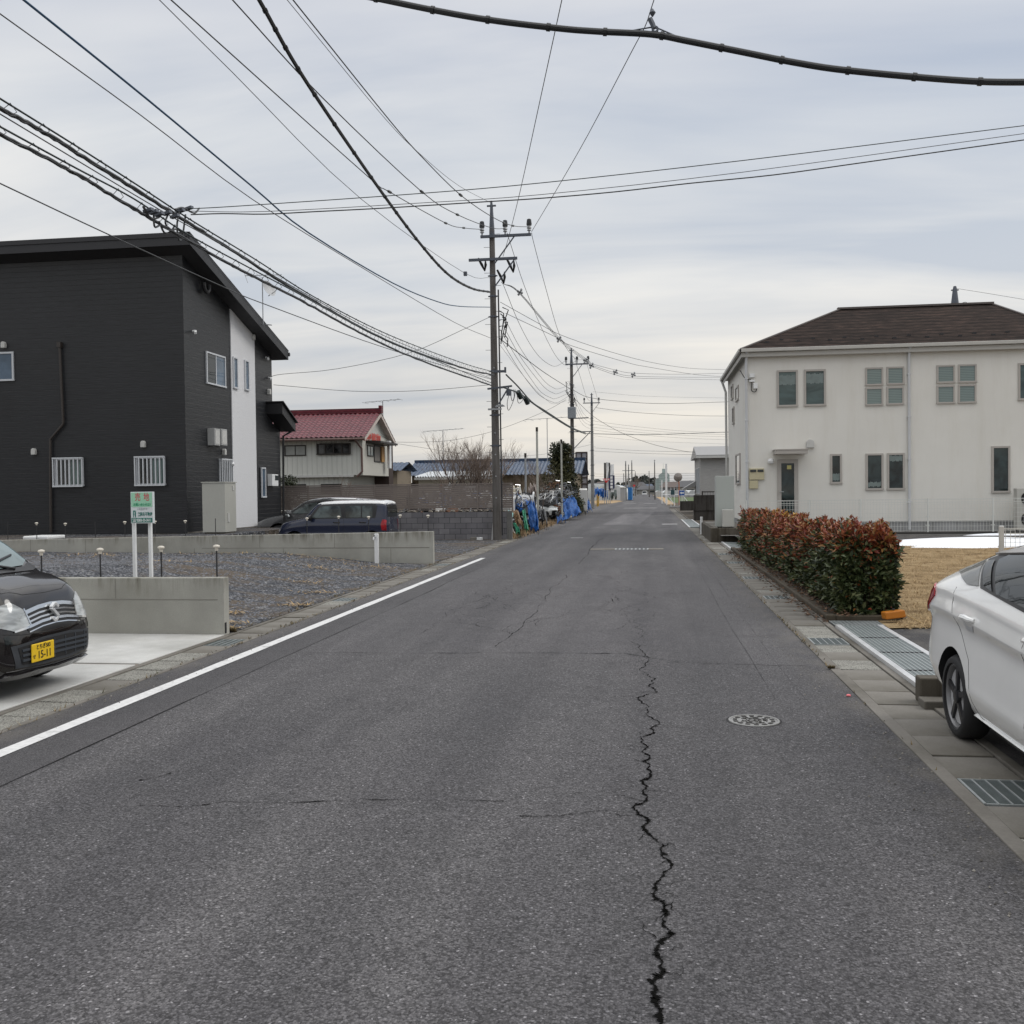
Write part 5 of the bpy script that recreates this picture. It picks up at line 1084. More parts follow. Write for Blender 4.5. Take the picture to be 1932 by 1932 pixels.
for k_, (d1, d2) in enumerate(((0, 0), (2.5, 8), (5, 13))):
    P = crom([plane_pt(u, v, mid, EW) for u, v in [(948.5, 535), (980, 551 + d1 * .6), (1055, 637 + d1), (1110, 680 + d1), (1116, 686 + d1), (1161, 698 + d2 * .7), (1195, 704 + d2 * .7), (1280, 706 + d2 * .7), (1372, 704 + d2)]], 5); mb = MB(); mb.tube(P, .008, 5); mb.build('wire', M_wireg, t)
for (u, v) in ((981, 551), (1055, 640), (1105, 681), (1116, 690), (1161, 702), (1195, 707)):
    c = plane_pt(u, v, mid, EW); mb = MB()
    for d in ((.05, 0, .08), (-.05, 0, -.08), (.07, 0, -.03), (-.07, 0, .03)): mb.bar(c, c + Vector(d), .04); mb.lathe([(.02, -.05), (.05, 0), (.02, .05)], c + Vector(d), n=6)
    mb.build('spacer', M_porc, t)
wire('overhead_wire', 'dark cable from the first pole through the second and on to the right', .016, (p1x + .15, p1y), E2, [(942, 638), (978, 666), (1028, 703.5), (1073, 732)], M_wire, O_)
ER = (5.2, 76.)
wire('overhead_wire', 'dark cable from the second pole to behind the white house', .016, E2, ER, [(1080, 735), (1112, 750), (1182, 758), (1254, 761.5), (1376, 758)], M_wire, C_, (0, 3))
for lab, pts, r in (('upper telecom cable between first and second pole', [(955, 707), (978, 730), (1003, 758), (1028, 774.6), (1077.5, 806), (1105, 817)], .028), ('lower telecom cable between first and second pole', [(950, 731), (981.5, 743), (1006, 761.5), (1034, 781), (1077.5, 808), (1105, 819)], .028)): wire('telecom_cable', lab, r, (p1x + .35, p1y), (X2(1106), y2), pts, M_wgreen, O_)
for lab, c in (('upper dark closure box on the telecom cable behind the first pole', (980, 744.8)), ('lower dark closure box on the telecom cable behind the first pole', (993, 755.6))):
    a = plane_pt(*c, (p1x + .35, p1y), (X2(1106), y2)); mb = MB(); d = Vector((.05, .13, -.13)); mb.tube([a - d, a - d * .85, a + d * .85, a + d], [.05, .10, .10, .05], 8); tag(mb.build('cable_closure', M_wgreen, smooth=True), lab, 'cable closure')
t = thing('slack_loop', 'hanging loops of slack cable beside the first pole', 'cable', (p1x + .6, p1y, 5)); mb = MB()
for pts in ([(962, 738), (957, 760), (960, 774), (970, 752), (972, 735)], [(962, 735), (966, 756), (970, 748), (969, 735)], [(975, 740), (978, 760), (986, 755), (985, 742)]): mb.tube(crom([plane_pt(u, v, (p1x + .3, p1y - .1), (X2(1106), y2)) for u, v in pts], 5), .012, 5)
mb.build('loop', M_wire, t)
wire('telecom_cable', 'level telecom cable from the second pole to behind the white house', .022, (X2(1112), y2), ER, [(1106, 818), (1220.6, 820), (1376, 815)], M_wgreen, C_, (0, 3))
wire('drop_wire', 'service wire climbing from the red roofed house to the second pole', .012, (-17, 57), E2, [(735, 834), (800, 834), (862.5, 829), (943.5, 809.6), (1028, 776), (1068, 754)], M_wireg, 'service wires to far houses')
wire('drop_wire', 'lower service wire dipping from the red roofed house towards the third pole', .011, (-16, 57), (-5.9, y3), [(743, 836), (800, 845), (880, 857), (960, 861), (1040, 855), (1118, 838)], M_wireg, 'service wires to far houses')
E3 = (7., 110.)
for i, (lab, pts, r) in enumerate((
    ('thin wire from the tip of the third pole', [(1119, 739), (1220.6, 747.6), (1376, 751)], .009), ('twin dark wire from the third pole crossarm', [(1124, 768), (1133, 770.4), (1200.8, 778.4), (1300, 784), (1376, 785)], .02),
    ('first of the four fanned wires from the third pole, topmost', [(1118, 794), (1160, 800), (1220, 807), (1300, 814), (1376, 816)], .011), ('second of the four fanned wires from the third pole', [(1118, 800), (1160, 806), (1220, 812), (1300, 818), (1376, 820)], .011),
    ('third of the four fanned wires from the third pole', [(1118, 806), (1160, 811), (1220, 817), (1300, 822), (1376, 824)], .011), ('fourth of the four fanned wires from the third pole, lowest', [(1118, 811), (1160, 816), (1220, 821.6), (1300, 827), (1376, 830)], .011),
    ('wire slightly below the fanned wires', [(1118, 822), (1220, 832), (1376, 838)], .009))): wire('overhead_wire', lab, r, (-5.8, y3), E3, pts, M_wireg, 'wires leaving the third pole', (0, 3))
wire('drop_wire', 'curved service wire from the second pole down to the grey house', .014, E2, (gx0, GY + 1), [(1084, 752), (1114, 781), (1142, 800), (1181.5, 820.4), (1236, 839.5), (1290, 851), (1312, 853)], M_wireg, 'service wires to far houses')
wire('drop_wire', 'upper level service wire from the third pole to the grey house', .012, (-5.8, y3), (gx0, GY + 1), [(1121.5, 845), (1200, 850), (1312, 853)], M_wireg, 'service wires to far houses')
wire('drop_wire', 'lower level service wire from the third pole to the grey house', .012, (-5.8, y3), (gx0, GY + 1), [(1121.5, 851), (1200, 855), (1312, 858)], M_wireg, 'service wires to far houses')
for i, (a, b, lab) in enumerate(((1, 2, 'left'), (0, 1, 'right'))): pass
for k_, (u1, u2) in enumerate(((1084, 1113), (1104, 1128))): wire('overhead_wire', ('left' if k_ == 0 else 'right') + ' wire dropping from the second pole crossarm to the third', .011, (X2(u1 + 3), y2), (X3(u2), y3), [(u1, 676), (u1 + 12, 715), (u1 + 22, 748), (u2, 757)], M_wireg, 'lines between the second and third pole')
for k_ in range(4): wire('overhead_wire', ('topmost', 'upper', 'lower', 'lowest')[k_] + ' low voltage wire sagging from the second to the third pole', .009, E2, (-5.9, y3), [(1082, 735 + 10 * k_), (1092, 762 + 9 * k_), (1102, 782 + 7 * k_), (1117, 793 + 6 * k_)], M_wireg, 'lines between the second and third pole')
wire('overhead_wire', 'thin wire from the pole tip behind the brown roof', .008, (PW.location.x, 47), (24, 40), [(1803, 544), (1860, 553), (1932, 565)], M_wireg, 'wires right of the brown roof', (0, 5))
wire('overhead_wire', 'dark service wire with a clamp just above the brown roof', .012, (PW.location.x, 47), (24, 40), [(1806, 577), (1822, 570), (1836, 581), (1870, 590), (1932, 606)], M_wire, 'wires right of the brown roof', (0, 5))
# ================================================================== CARS
def cr1(vals, k):
    v = [2 * vals[0] - vals[1]] + list(vals) + [2 * vals[-1] - vals[-2]]; o = []
    for i in range(1, len(v) - 2):
        a, b, c, d = v[i - 1:i + 3]
        for j in range(k): t = j / k; o.append(.5 * (2 * b + (c - a) * t + (2 * a - 5 * b + 4 * c - d) * t * t + (3 * b - a - 3 * c + d) * t ** 3))
    return o + [v[-2]]
def body_mesh(stations, kx=7, ks=4, crease=False):
    """loft of half sections (x, zb, ws, wm, zm, wbelt, zbelt, wr, zr)"""
    cols = [cr1([s[i] for s in stations], kx) for i in range(9)]
    rows = []
    for x, zb, ws, wm, zm, wl_, zl, wr, zr in zip(*cols):
        h = [(0, zb), (ws * .6, zb), (ws * .97, zb + .03), ((ws + wm) / 2 + .03, zb + (zm - zb) * .45), (wm, zm), ((wm + wl_) / 2 + .024, (zm + zl) / 2), (wl_, zl), (wl_ * .45 + wr * .55 + .02, zl + (zr - zl) * .55), (wr, zr - .10 * (zr - zl) - .012), (wr * .72, zr - .012 - .02 * (zr - zl)), (0, zr)]
        if crease: dz = zl - zm; h[4:6] = [(wm * .985 + .012, zb + (zm - zb) * .72), (wm - .012, zm + dz * .10), (wm - .022, zm + dz * .42), (wm + .004, zm + dz * .60), (wm + .004, zm + dz * .66), (wm * .45 + wl_ * .55, zm + dz * .84)]
        ys, zs = cr1([p[0] for p in h], ks), cr1([p[1] for p in h], ks); ys[0] = ys[-1] = 0
        rows.append([(x, y, z) for y, z in zip(ys, zs)] + [(x, -y, z) for y, z in list(zip(ys, zs))[-2:0:-1]])
    n = len(rows[0]); mb = MB(local=True); vs = [p for r in rows for p in r]
    fs = [(i * n + j, i * n + (j + 1) % n, (i + 1) * n + (j + 1) % n, (i + 1) * n + j) for i in range(len(rows) - 1) for j in range(n)]
    mb.add(vs, fs)
    for i, rev in ((0, True), (len(rows) - 1, False)):
        c = len(mb.v); mb.v.append((rows[i][0][0], 0, sum(p[2] for p in rows[i]) / n))
        for j in range(n): a, b = i * n + j, i * n + (j + 1) % n; mb.f.append((a, c, b) if rev else (a, b, c)); mb.mi.append(0)
    return mb
class Car:
    def __init__(s, name, label, cat, loc, rz, scale, stations, paint, arches, ar, M_in=None, crease=False):
        s.t = thing(name, label, cat, loc, rz); s.t.scale = (scale,) * 3; RM[s.t.name] = RM[s.t.name] @ Matrix.Scale(scale, 4)
        mb = body_mesh(stations, crease=crease); s.bvh = BVHTree.FromPolygons(mb.v, mb.f)
        s.body = mb.build('body', [paint, M_dark], s.t, smooth=True, angle=50)
        if arches:
            me = bpy.data.meshes.new('cut'); c = MB(local=True)
            for (ax, az) in arches:
                for sd_ in (-1, 1): c.cyl((ax, sd_ * .48, az), (ax, sd_ * 1.2, az), ar, n=40)
            me.from_pydata(c.v, [], c.f); me.materials.append(M_dark); co_ = bpy.data.objects.new('cut', me); COL.objects.link(co_)
            co_.parent = s.t
            md = s.body.modifiers.new('arch', 'BOOLEAN'); md.operation = 'DIFFERENCE'; md.object = co_; md.solver = 'EXACT'
            try: md.material_mode = 'TRANSFER'
            except Exception: pass
            bpy.context.view_layer.update(); dg = bpy.context.evaluated_depsgraph_get()
            nm = bpy.data.meshes.new_from_object(s.body.evaluated_get(dg)); s.body.modifiers.clear(); s.body.data = nm; nm.name = 'body'
            nm.polygons.foreach_set('use_smooth', [True] * len(nm.polygons)); nm.set_sharp_from_angle(angle=rad(50))
            bpy.data.objects.remove(co_)
    def hit(s, face, a, b):
        o, d = {'S-': ((a, -3, b), (0, 1, 0)), 'S+': ((a, 3, b), (0, -1, 0)), 'F': ((4, a, b), (-1, 0, 0)), 'R': ((-4, a, b), (1, 0, 0)), 'T': ((a, b, 4), (0, 0, -1))}[face]
        h = s.bvh.ray_cast(Vector(o), Vector(d))
        return (h[0], h[1] if h[1].dot(Vector(d)) < 0 else -h[1]) if h[0] is not None else (None, None)
    def patch(s, name, mat, face, poly, off=.006, step=.05, parent=None, thick=0.):
        pts = []
        for (a, b), (c, d) in zip(poly, poly[1:] + poly[:1]):
            k = max(1, int(math.hypot(c - a, d - b) / step)); pts += [(a + (c - a) * i / k, b + (d - b) * i / k) for i in range(k)]
        n = len(pts); lo = [min(p[i] for p in pts) for i in (0, 1)]; hi = [max(p[i] for p in pts) for i in (0, 1)]; ins = []
        def inside(x, y):
            r = False
            for (a, b), (c, d) in zip(pts, pts[1:] + pts[:1]):
                if (b > y) != (d > y) and x < (c - a) * (y - b) / (d - b) + a: r = not r
            return r
        for i in range(int((hi[0] - lo[0]) / step)):
            for j in range(int((hi[1] - lo[1]) / step)):
                x, y = lo[0] + (i + .5) * step, lo[1] + (j + .5) * step
                if inside(x, y) and min((x - a) ** 2 + (y - b) ** 2 for a, b in pts) > (.35 * step) ** 2: ins.append((x, y))
        v, _, f, _, _, _ = delaunay_2d_cdt([Vector(p) for p in pts + ins], [(i, (i + 1) % n) for i in range(n)], [], 1, 1e-5)
        P = []; Nn = []
        for p in v:
            h, q = s.hit(face, p.x, p.y)
            if h is None: h, q = Vector((0, 0, -9)), Vector((0, 0, 1))
            P.append(h + q * off); Nn.append(q)
        f = [t for t in f if all(P[i].z > -5 for i in t)]
        mb = MB(local=True); mb.add(P, [tuple(t) for t in f])
        if thick:
            o = len(mb.v); mb.v += [tuple(p - q * thick) for p, q in zip(P, Nn)]; cnt = {}
            for t in f:
                for i in range(len(t)): e_ = (t[i], t[(i + 1) % len(t)]); cnt[tuple(sorted(e_))] = cnt.get(tuple(sorted(e_)), []) + [e_]
            for e_ in cnt.values():
                if len(e_) == 1: a, b = e_[0]; mb.f.append([a, b, b + o, a + o]); mb.mi.append(0)
        return mb.build(name, mat, parent or s.t, smooth=True, angle=60)
    def line(s, face, pts, wd=.008, name='panel_gap', mat=None, off=.002, step=.04, parent=None):
        Q = []
        for (a, b), (c, d) in zip(pts, pts[1:]): k = max(1, int(math.hypot(c - a, d - b) / step)); Q += [(a + (c - a) * i / k, b + (d - b) * i / k) for i in range(k)]
        Q.append(pts[-1]); P = [s.hit(face, *q)[0] for q in Q]; P = [p for p in P if p is not None]
        mb = MB(local=True); mb.tube(P, wd / 2 + off * 0, 5); return mb.build(name, mat or M_dark, parent or s.body)
    def wheel(s, x, y, z, r, rim_r, style, wd=.2, col=None):
        sg = 1 if y > 0 else -1; mb = MB(local=True)
        mb.lathe([(rim_r, -wd * .5), (rim_r + .03, -wd * .5), (r - .02, -wd * .46), (r, -wd * .3), (r, wd * .3), (r - .02, wd * .46), (rim_r + .03, wd * .5), (rim_r, wd * .5)], (x, y - sg * wd / 2, z), (0, sg, 0), 40, True)
        o = mb.build('wheel', M_tyre, s.t, smooth=True, angle=40); yo = y - .02 * sg
        mb = MB(local=True); mb.lathe([(rim_r, -.16), (rim_r, 0), (rim_r - .018, .004), (rim_r - .03, -.02), (rim_r - .035, -.15), (0, -.15)], (x, yo, z), (0, sg, 0), 40)
        mb.build('rim', col or M_rim, o, smooth=True)
        mb = MB(local=True); nS, sw = style
        for i in range(nS):
            a = 2 * math.pi * i / nS + .3; ca, sa = math.cos(a), math.sin(a)
            def W(rr, ww, dy): return (x + ca * rr - sa * ww, yo + sg * dy, z + sa * rr + ca * ww)
            q = rim_r - .012
            mb.add([W(.03, -sw * .6, .0), W(.03, sw * .6, .0), W(q, sw, -.008), W(q, -sw, -.008), W(.03, -sw * .6, -.05), W(.03, sw * .6, -.05), W(q, sw, -.06), W(q, -sw, -.06)], [(0, 1, 2, 3), (7, 6, 5, 4), (0, 3, 7, 4), (1, 5, 6, 2), (2, 6, 7, 3)])
        mb.lathe([(0, -.05), (.055, -.05), (.055, .004), (.03, .01), (0, .01)], (x, yo, z), (0, sg, 0), 20); mb.build('spoke_set', M_spoke, o)
        mb = MB(local=True); mb.lathe([(0, 0), (rim_r - .04, 0), (rim_r - .04, .02), (0, .02)], (x, yo - sg * .045, z), (0, sg, 0), 24); mb.build('inner_face', M_rimf, o)
        return o
def paint(name, col, rough=.25, metal=0., coat=1., spec=.5):
    m = Mt(name); c = srgb(col) if isinstance(col, str) else col
    m.base(m.ramp(m.noise(1.3, 4), [(.3, sca(c, .95)), (.7, sca(c, 1.05))])).set(rough, metal, spec, coat); return m.m
M_tyre = mk('tyre_rubber', (.016, .016, .017), .75, var=.2, vs=6, bump=.2, bs=80)
M_rim = mk('rim_gunmetal', (.20, .20, .205), .35, .3, .08); M_rimf = mk('rim_face', (.42, .42, .425), .4, 0., .1); M_spoke = mk('spoke_dark', (.035, .035, .038), .35, .5, .08)
M_chrome = mk('chrome', (.68, .69, .70), .12, 1., .05, 2); M_lens = glass('lens_clear', (.36, .38, .385), .06, .4, 5, (1, 1, 3), .8)
M_tint = glass('car_glass', (.012, .016, .017), .02, .5, 1.2); M_red_l = glass('lamp_red', (.30, .012, .018), .08, .3, 8)
M_blkt = mk('trim_black', (.012, .012, .013), .4, var=.1)

# ---- white hatchback parked along the right edge
M_wcar = paint('pearl_white', (.83, .83, .815), .25)
st = [(-2.24, .46, .64, .74, .66, .72, .93, .62, 1.00), (-2.17, .33, .74, .83, .66, .79, .99, .66, 1.075), (-1.95, .26, .80, .873, .66, .835, 1.04, .62, 1.16), (-1.6, .23, .81, .885, .66, .845, 1.055, .58, 1.265), (-1.2, .2, .81, .885, .64, .845, 1.045, .56, 1.36), (-.7, .185, .81, .872, .62, .84, 1.02, .555, 1.43), (-.1, .18, .81, .868, .6, .835, .985, .555, 1.47), (.45, .18, .81, .87, .6, .83, .965, .55, 1.455), (.9, .18, .81, .875, .6, .82, .95, .54, 1.33), (1.35, .18, .81, .88, .6, .80, .91, .54, 1.06), (1.7, .19, .80, .87, .58, .74, .82, .5, .89), (2.05, .2, .74, .8, .52, .64, .68, .44, .74), (2.27, .28, .5, .56, .48, .5, .58, .36, .62)]
zs = lambda z: z + max(0., z - .6) * .13
st = [s[:6] + (zs(s[6]), s[7], zs(s[8])) for s in st]
wc = Car('parked_car', 'glossy white hatchback with dark five spoke wheels parked along the gutter', 'car', (2.80, 5.73, 0), rad(-90), .9, st, M_wcar, ((-1.385, .32), (1.315, .32)), .365, crease=True)
for sx_ in (-1.385, 1.315):
    for sy in (-.872, .872): wc.wheel(sx_, sy, .312, .312, .248, (5, .026))
for S in ('S-', 'S+'):
    wc.patch('window_trim', M_blkt, S, [(-.97, 1.165), (-1.30, 1.351), (-.9, 1.450), (-.4, 1.510), (.3, 1.504), (.75, 1.335), (1.12, 1.075), (.6, 1.052), (0., 1.086)], .005)
    wc.patch('window', M_tint, S, [(-.64, 1.155), (-1.0, 1.363), (-.8, 1.431), (-.18, 1.487), (-.10, 1.120)], .012); wc.patch('window', M_tint, S, [(-.73, 1.163), (-.93, 1.185), (-1.23, 1.335), (-1.08, 1.355)], .012); wc.patch('window', M_tint, S, [(-.02, 1.114), (-.1, 1.481), (.3, 1.464), (.68, 1.312), (.98, 1.086), (.55, 1.075)], .012)
    wc.patch('rain_visor', mk('visor_smoke', (.33, .31, .29), .2, var=.05), S, [(-1.24, 1.380), (-.85, 1.442), (-.1, 1.504), (.3, 1.493), (.3, 1.464), (-.1, 1.464), (-.85, 1.408)], .024, thick=.02)
    wc.line(S, [(-1.42, 1.131), (-1.39, 1.007), (-1.22, 0.826), (-1.02, 0.645), (-.99, 0.500), (-.96, 0.360), (-.85, 0.270), (-.5, 0.245), (.1, 0.245)], .0045); wc.line(S, [(.06, 1.086), (.0, 0.939), (-.02, 0.769), (.04, 0.500), (.04, 0.250)], .0045); wc.line(S, [(1.0, 1.052), (1.05, 0.826), (1.0, 0.300)], .0045)
    for hx in (-.98, .14):
        p = [wc.hit(S, hx + dx, .945 + .012 * math.sin((dx + .12) * 13))[0] for dx in (-.12, -.09, -.04, .03, .08, .11)]; sg = -1 if S == 'S-' else 1; mb = MB(local=True)
        mb.tube([q + Vector((0, sg * o_, 0)) for q, o_ in zip(p, (.004, .028, .036, .036, .03, .006))], [.016, .02, .022, .022, .02, .014], 8); hd = mb.build('door_handle', M_wcar, wc.t, smooth=True)
        wc.patch('handle_recess', mk('recess_shade', (.5, .515, .53), .35, var=.03), S, [(hx - .09, .86), (hx - .1, .93), (hx + .06, .95), (hx + .09, .9), (hx + .04, .855)], .003, parent=hd)  # flat greyer patch, shade of the handle hollow painted on the white body
    wc.patch('tail_light', M_red_l, S, [(-2.19, 1.07), (-2.17, 0.866), (-2.06, 0.90), (-1.88, 1.02), (-1.92, 1.085), (-2.06, 1.10)], .012, thick=.012)
    wc.patch('sill_trim', M_wcar, S, [(-.98, 0.190), (-.98, 0.270), (.9, 0.245), (.95, 0.190)], .018, thick=.02)
    wc.patch('rear_glass', M_tint, 'T', [(-2.0, .52), (-1.72, .60), (-1.05, .50), (-1.05, -.50), (-1.72, -.60), (-2.0, -.52)], .006)
wc.patch('side_glass', glass('hatch_glass', (.20, .205, .20), .05, .4, 2), 'S-', [(-1.02, 1.175), (-1.25, 1.165), (-1.60, 1.22), (-1.80, 1.225), (-1.5, 1.305), (-1.33, 1.345)], .007)  # light grey base colour paints the reflection into the glass
wc.patch('windshield', M_tint, 'T', [(.55, .52), (1.25, .62), (1.25, -.62), (.55, -.52)], .006); wc.line('T', [(-2.14, -.62), (-2.14, .62)], .02, 'spoiler_lip', M_blkt)
wc.patch('tail_light', M_red_l, 'R', [(-.70, 1.052), (-.70, 0.871), (-.55, 0.894), (-.4, 1.052)], .008); wc.patch('tail_light', M_red_l, 'R', [(.70, 1.052), (.70, 0.871), (.55, 0.894), (.4, 1.052)], .008)
wc.patch('rear_bumper', M_blkt, 'R', [(-.5, 0.500), (-.5, 0.668), (.5, 0.668), (.5, 0.500)], .006)
mb = MB(local=True); mb.box(-2.0, -.62, .16, 2.0, .62, .2); mb.build('underbody', M_dark, wc.t)

# ---- black kei car nosing out of the driveway
M_kcar = paint('black_pearl', (.008, .0065, .007), .16, .0, .8, .3)
st = [(-1.69, .4, .6, .66, .6, .64, .95, .5, 1.3), (-1.6, .28, .68, .725, .6, .70, 1.0, .58, 1.52), (-1.2, .2, .69, .735, .6, .715, 1.0, .6, 1.60), (-.5, .18, .69, .735, .6, .72, .99, .61, 1.635), (.1, .18, .69, .737, .6, .72, .985, .60, 1.60), (.45, .18, .69, .737, .6, .715, 1.02, .57, 1.575), (.8, .18, .69, .737, .6, .71, 1.02, .56, 1.40), (1.06, .18, .69, .737, .6, .70, 1.0, .55, 1.195), (1.18, .18, .69, .735, .6, .69, .96, .54, 1.11), (1.35, .19, .68, .725, .58, .665, .89, .52, 1.07), (1.54, .20, .65, .705, .55, .62, .80, .46, .985), (1.63, .21, .60, .655, .5, .575, .72, .40, .86), (1.69, .24, .50, .555, .45, .49, .60, .32, .68), (1.715, .28, .36, .42, .44, .38, .56, .25, .62)]
kc = Car('parked_car', 'glossy black small car nosing out of the concrete driveway, with a yellow plate', 'car', (-6.74, 7.90, .02), rad(0), .93, st, M_kcar, ((1.05, .29), (-1.25, .29)), .325)
for sx_ in (1.05, -1.25):
    for sy in (-.725, .725): kc.wheel(sx_, sy, .285, .285, .19, (7, .02), .16)
kc.patch('windshield', glass('windscreen', (.20, .26, .27), .02, .35, 1.1), 'T', [(1.14, .0), (1.11, .4), (1.0, .63), (.48, .60), (.12, .53), (.06, .25), (.06, -.25), (.12, -.53), (.48, -.60), (1.0, -.63), (1.11, -.4)], .008)  # pale grey-teal base colour stands in for the sky reflected in the glass
kc.line('T', [(1.02, .665), (.48, .64), (.12, .58)], .06, 'pillar_trim', M_blkt); kc.line('T', [(1.02, -.665), (.48, -.64), (.12, -.58)], .06, 'pillar_trim', M_blkt)
kc.patch('cowl', M_blkt, 'T', [(1.15, .0), (1.12, .4), (1.02, .655), (1.09, .675), (1.19, .45), (1.22, 0), (1.19, -.45), (1.09, -.675), (1.02, -.655), (1.12, -.4)], .005)
mb = MB(local=True)
for y0_, y1_ in ((-.3, .38), (.2, -.5)):
    p0, p1 = kc.hit('T', 1.17, y0_)[0], kc.hit('T', 1.0, y1_)[0]; mb.tube([p0 + Vector((0, 0, .02)), (p0 + p1) / 2 + Vector((0, 0, .035)), p1 + Vector((0, 0, .018))], .012, 6)
mb.build('wiper', M_blkt, kc.t)
for s in (-1, 1):
    kc.patch('headlight', M_lens, 'F', [(s * .36, .655), (s * .39, .80), (s * .50, .875), (s * .62, .84), (s * .67, .77), (s * .66, .67), (s * .55, .625)], .010, .035, thick=.02)
    hl = kc.patch('headlight_trim', M_chrome, 'F', [(s * .34, .645), (s * .375, .81), (s * .39, .805), (s * .36, .655), (s * .55, .63), (s * .55, .613), (s * .36, .635)], .014, .03)
    kc.patch('side_window', M_tint, 'S+' if s > 0 else 'S-', [(.85, 1.06), (.4, 1.44), (-.2, 1.51), (-1.2, 1.46), (-1.3, 1.05)], .008)
    p = kc.hit('S+' if s > 0 else 'S-', .78, 1.08)[0]; mb = MB(local=True); mb.lathe([(.02, -.09), (.075, -.05), (.08, .03), (.04, .09)], p + Vector((0, s * .12, .03)), (1, 0, .15), 14); mb.tube([p, p + Vector((0, s * .1, .02))], .02, 6); mb.build('door_mirror', M_kcar, kc.t, smooth=True)
gr = kc.patch('grille', M_blkt, 'F', [(-.40, .61), (-.37, .79), (-.2, .825), (0, .835), (.2, .825), (.37, .79), (.40, .61), (.2, .585), (0, .58), (-.2, .585)], .006, .03)
def bar_(z0, z1, h, dz=.0, off=.016, w_=.375): kc.patch('chrome_bar', M_chrome, 'F', [(-w_, z0 - .02), (-w_, z0 + h - .02), (-w_ * .5, z0 + h + .008), (0, z0 + h + .018), (w_ * .5, z0 + h + .008), (w_, z0 + h - .02), (w_, z0 - .02), (w_ * .5, z0 + .008), (0, z0 + .018), (-w_ * .5, z0 + .008)], off, .03, gr, .015)
bar_(.775, 0, .034); bar_(.735, 0, .016, off=.012); bar_(.695, 0, .016, off=.012); bar_(.65, 0, .024, w_=.385)
bar_(.615, 0, .010, off=.010, w_=.39)
c = kc.hit('F', 0, .735)[0] + Vector((.03, 0, .0)); mb = MB(local=True)      # angular S shaped badge
S_ = [(.055, .052), (.0, .09), (-.055, .052), (-.055, .03), (.052, -.03), (.055, -.05), (0, -.09), (-.055, -.052)]
for (a, b), (d, e_) in (((.05, .045), (0, .085)), ((0, .085), (-.052, .045)), ((-.052, .045), (.052, -.042)), ((.052, -.042), (0, -.085)), ((0, -.085), (-.05, -.045))): mb.bar(c + Vector((0, a, b)), c + Vector((0, d, e_)), -.03 + .062, .028)
mb.build('emblem', mk('badge_bright', (.62, .63, .64), .3, .3, .05), gr, bevel=.004)
lg = kc.patch('lower_grille', mk('grille_grey', (.03, .034, .04), .5, var=.1), 'F', [(-.56, .30), (-.60, .50), (-.2, .535), (.2, .535), (.58, .505), (.53, .32), (.2, .285), (-.2, .285)], .005, .04)
kc.patch('mesh_opening', M_dark, 'F', [(-.50, .325), (-.54, .48), (-.2, .51), (.2, .51), (.52, .485), (.49, .34), (.2, .31), (-.2, .31)], .009, .04, lg)
for z_ in (.35, .395, .44): kc.patch('slat', mk('slat_grey', (.035, .042, .052), .45, var=.05), 'F', [(-.50, z_), (-.50, z_ + .02), (0, z_ + .03), (.50, z_ + .02), (.50, z_), (0, z_ + .008)], .018, .04, lg, .02)
for y_ in (-.05, .12, .28, .44): kc.patch('slat', MC['slat_grey'], 'F', [(y_, .32), (y_, .50), (y_ + .012, .50), (y_ + .012, .32)], .014, .04, lg, .01)
for s in (-1, 1): kc.patch('fog_lamp', M_tint, 'F', [(s * .575, .52), (s * .60, .60), (s * .64, .585), (s * .635, .52)], .004, .03)
p = kc.hit('F', -.25, .42)[0]; mb = MB(local=True); mb.box(p.x + .02, -.415, .325, p.x + .034, -.085, .49)
M_plate = mk('plate_yellow', (.72, .47, .012), .45, var=.05); npl = mb.build('number_plate', M_plate, kc.t, bevel=.008)
M_ink = mk('plate_ink', (.012, .012, .012), .5, var=0)
fx = p.x + .0345
text(npl, 'とちぎ583', .05, (fx, -.25, .455), (0, 1, 0), (0, 0, 1), M_ink, 'lettering', .95, bold=.0005, local=True)
text(npl, 'せ', .042, (fx, -.385, .375), (0, 1, 0), (0, 0, 1), M_ink, 'lettering', bold=.0005, local=True); text(npl, '15-11', .098, (fx, -.235, .382), (0, 1, 0), (0, 0, 1), M_ink, 'lettering', .92, bold=.001, local=True)
kc.patch('front_lip', M_kcar, 'F', [(-.60, .21), (-.62, .255), (-.3, .262), (0, .25), (.3, .262), (.62, .255), (.60, .21), (.3, .215), (0, .205), (-.3, .215)], .03, .04, thick=.05)
kc.line('F', [(-.62, .275), (-.45, .278), (-.3, .268), (0, .258), (.3, .268), (.45, .278), (.62, .275)], .012, 'lip_trim', MC['trim_black'])
kc.line('T', [(1.1, -.66), (1.3, -.60), (1.52, -.5), (1.585, -.3), (1.60, 0), (1.585, .3), (1.52, .5), (1.3, .60), (1.1, .66)], .006); kc.line('F', [(-.72, .62), (-.5, .59), (0, .56), (.5, .59), (.72, .62)], .007)
mb = MB(local=True); mb.box(-1.4, -.55, .14, 1.4, .55, .2); mb.build('underbody', M_dark, kc.t)

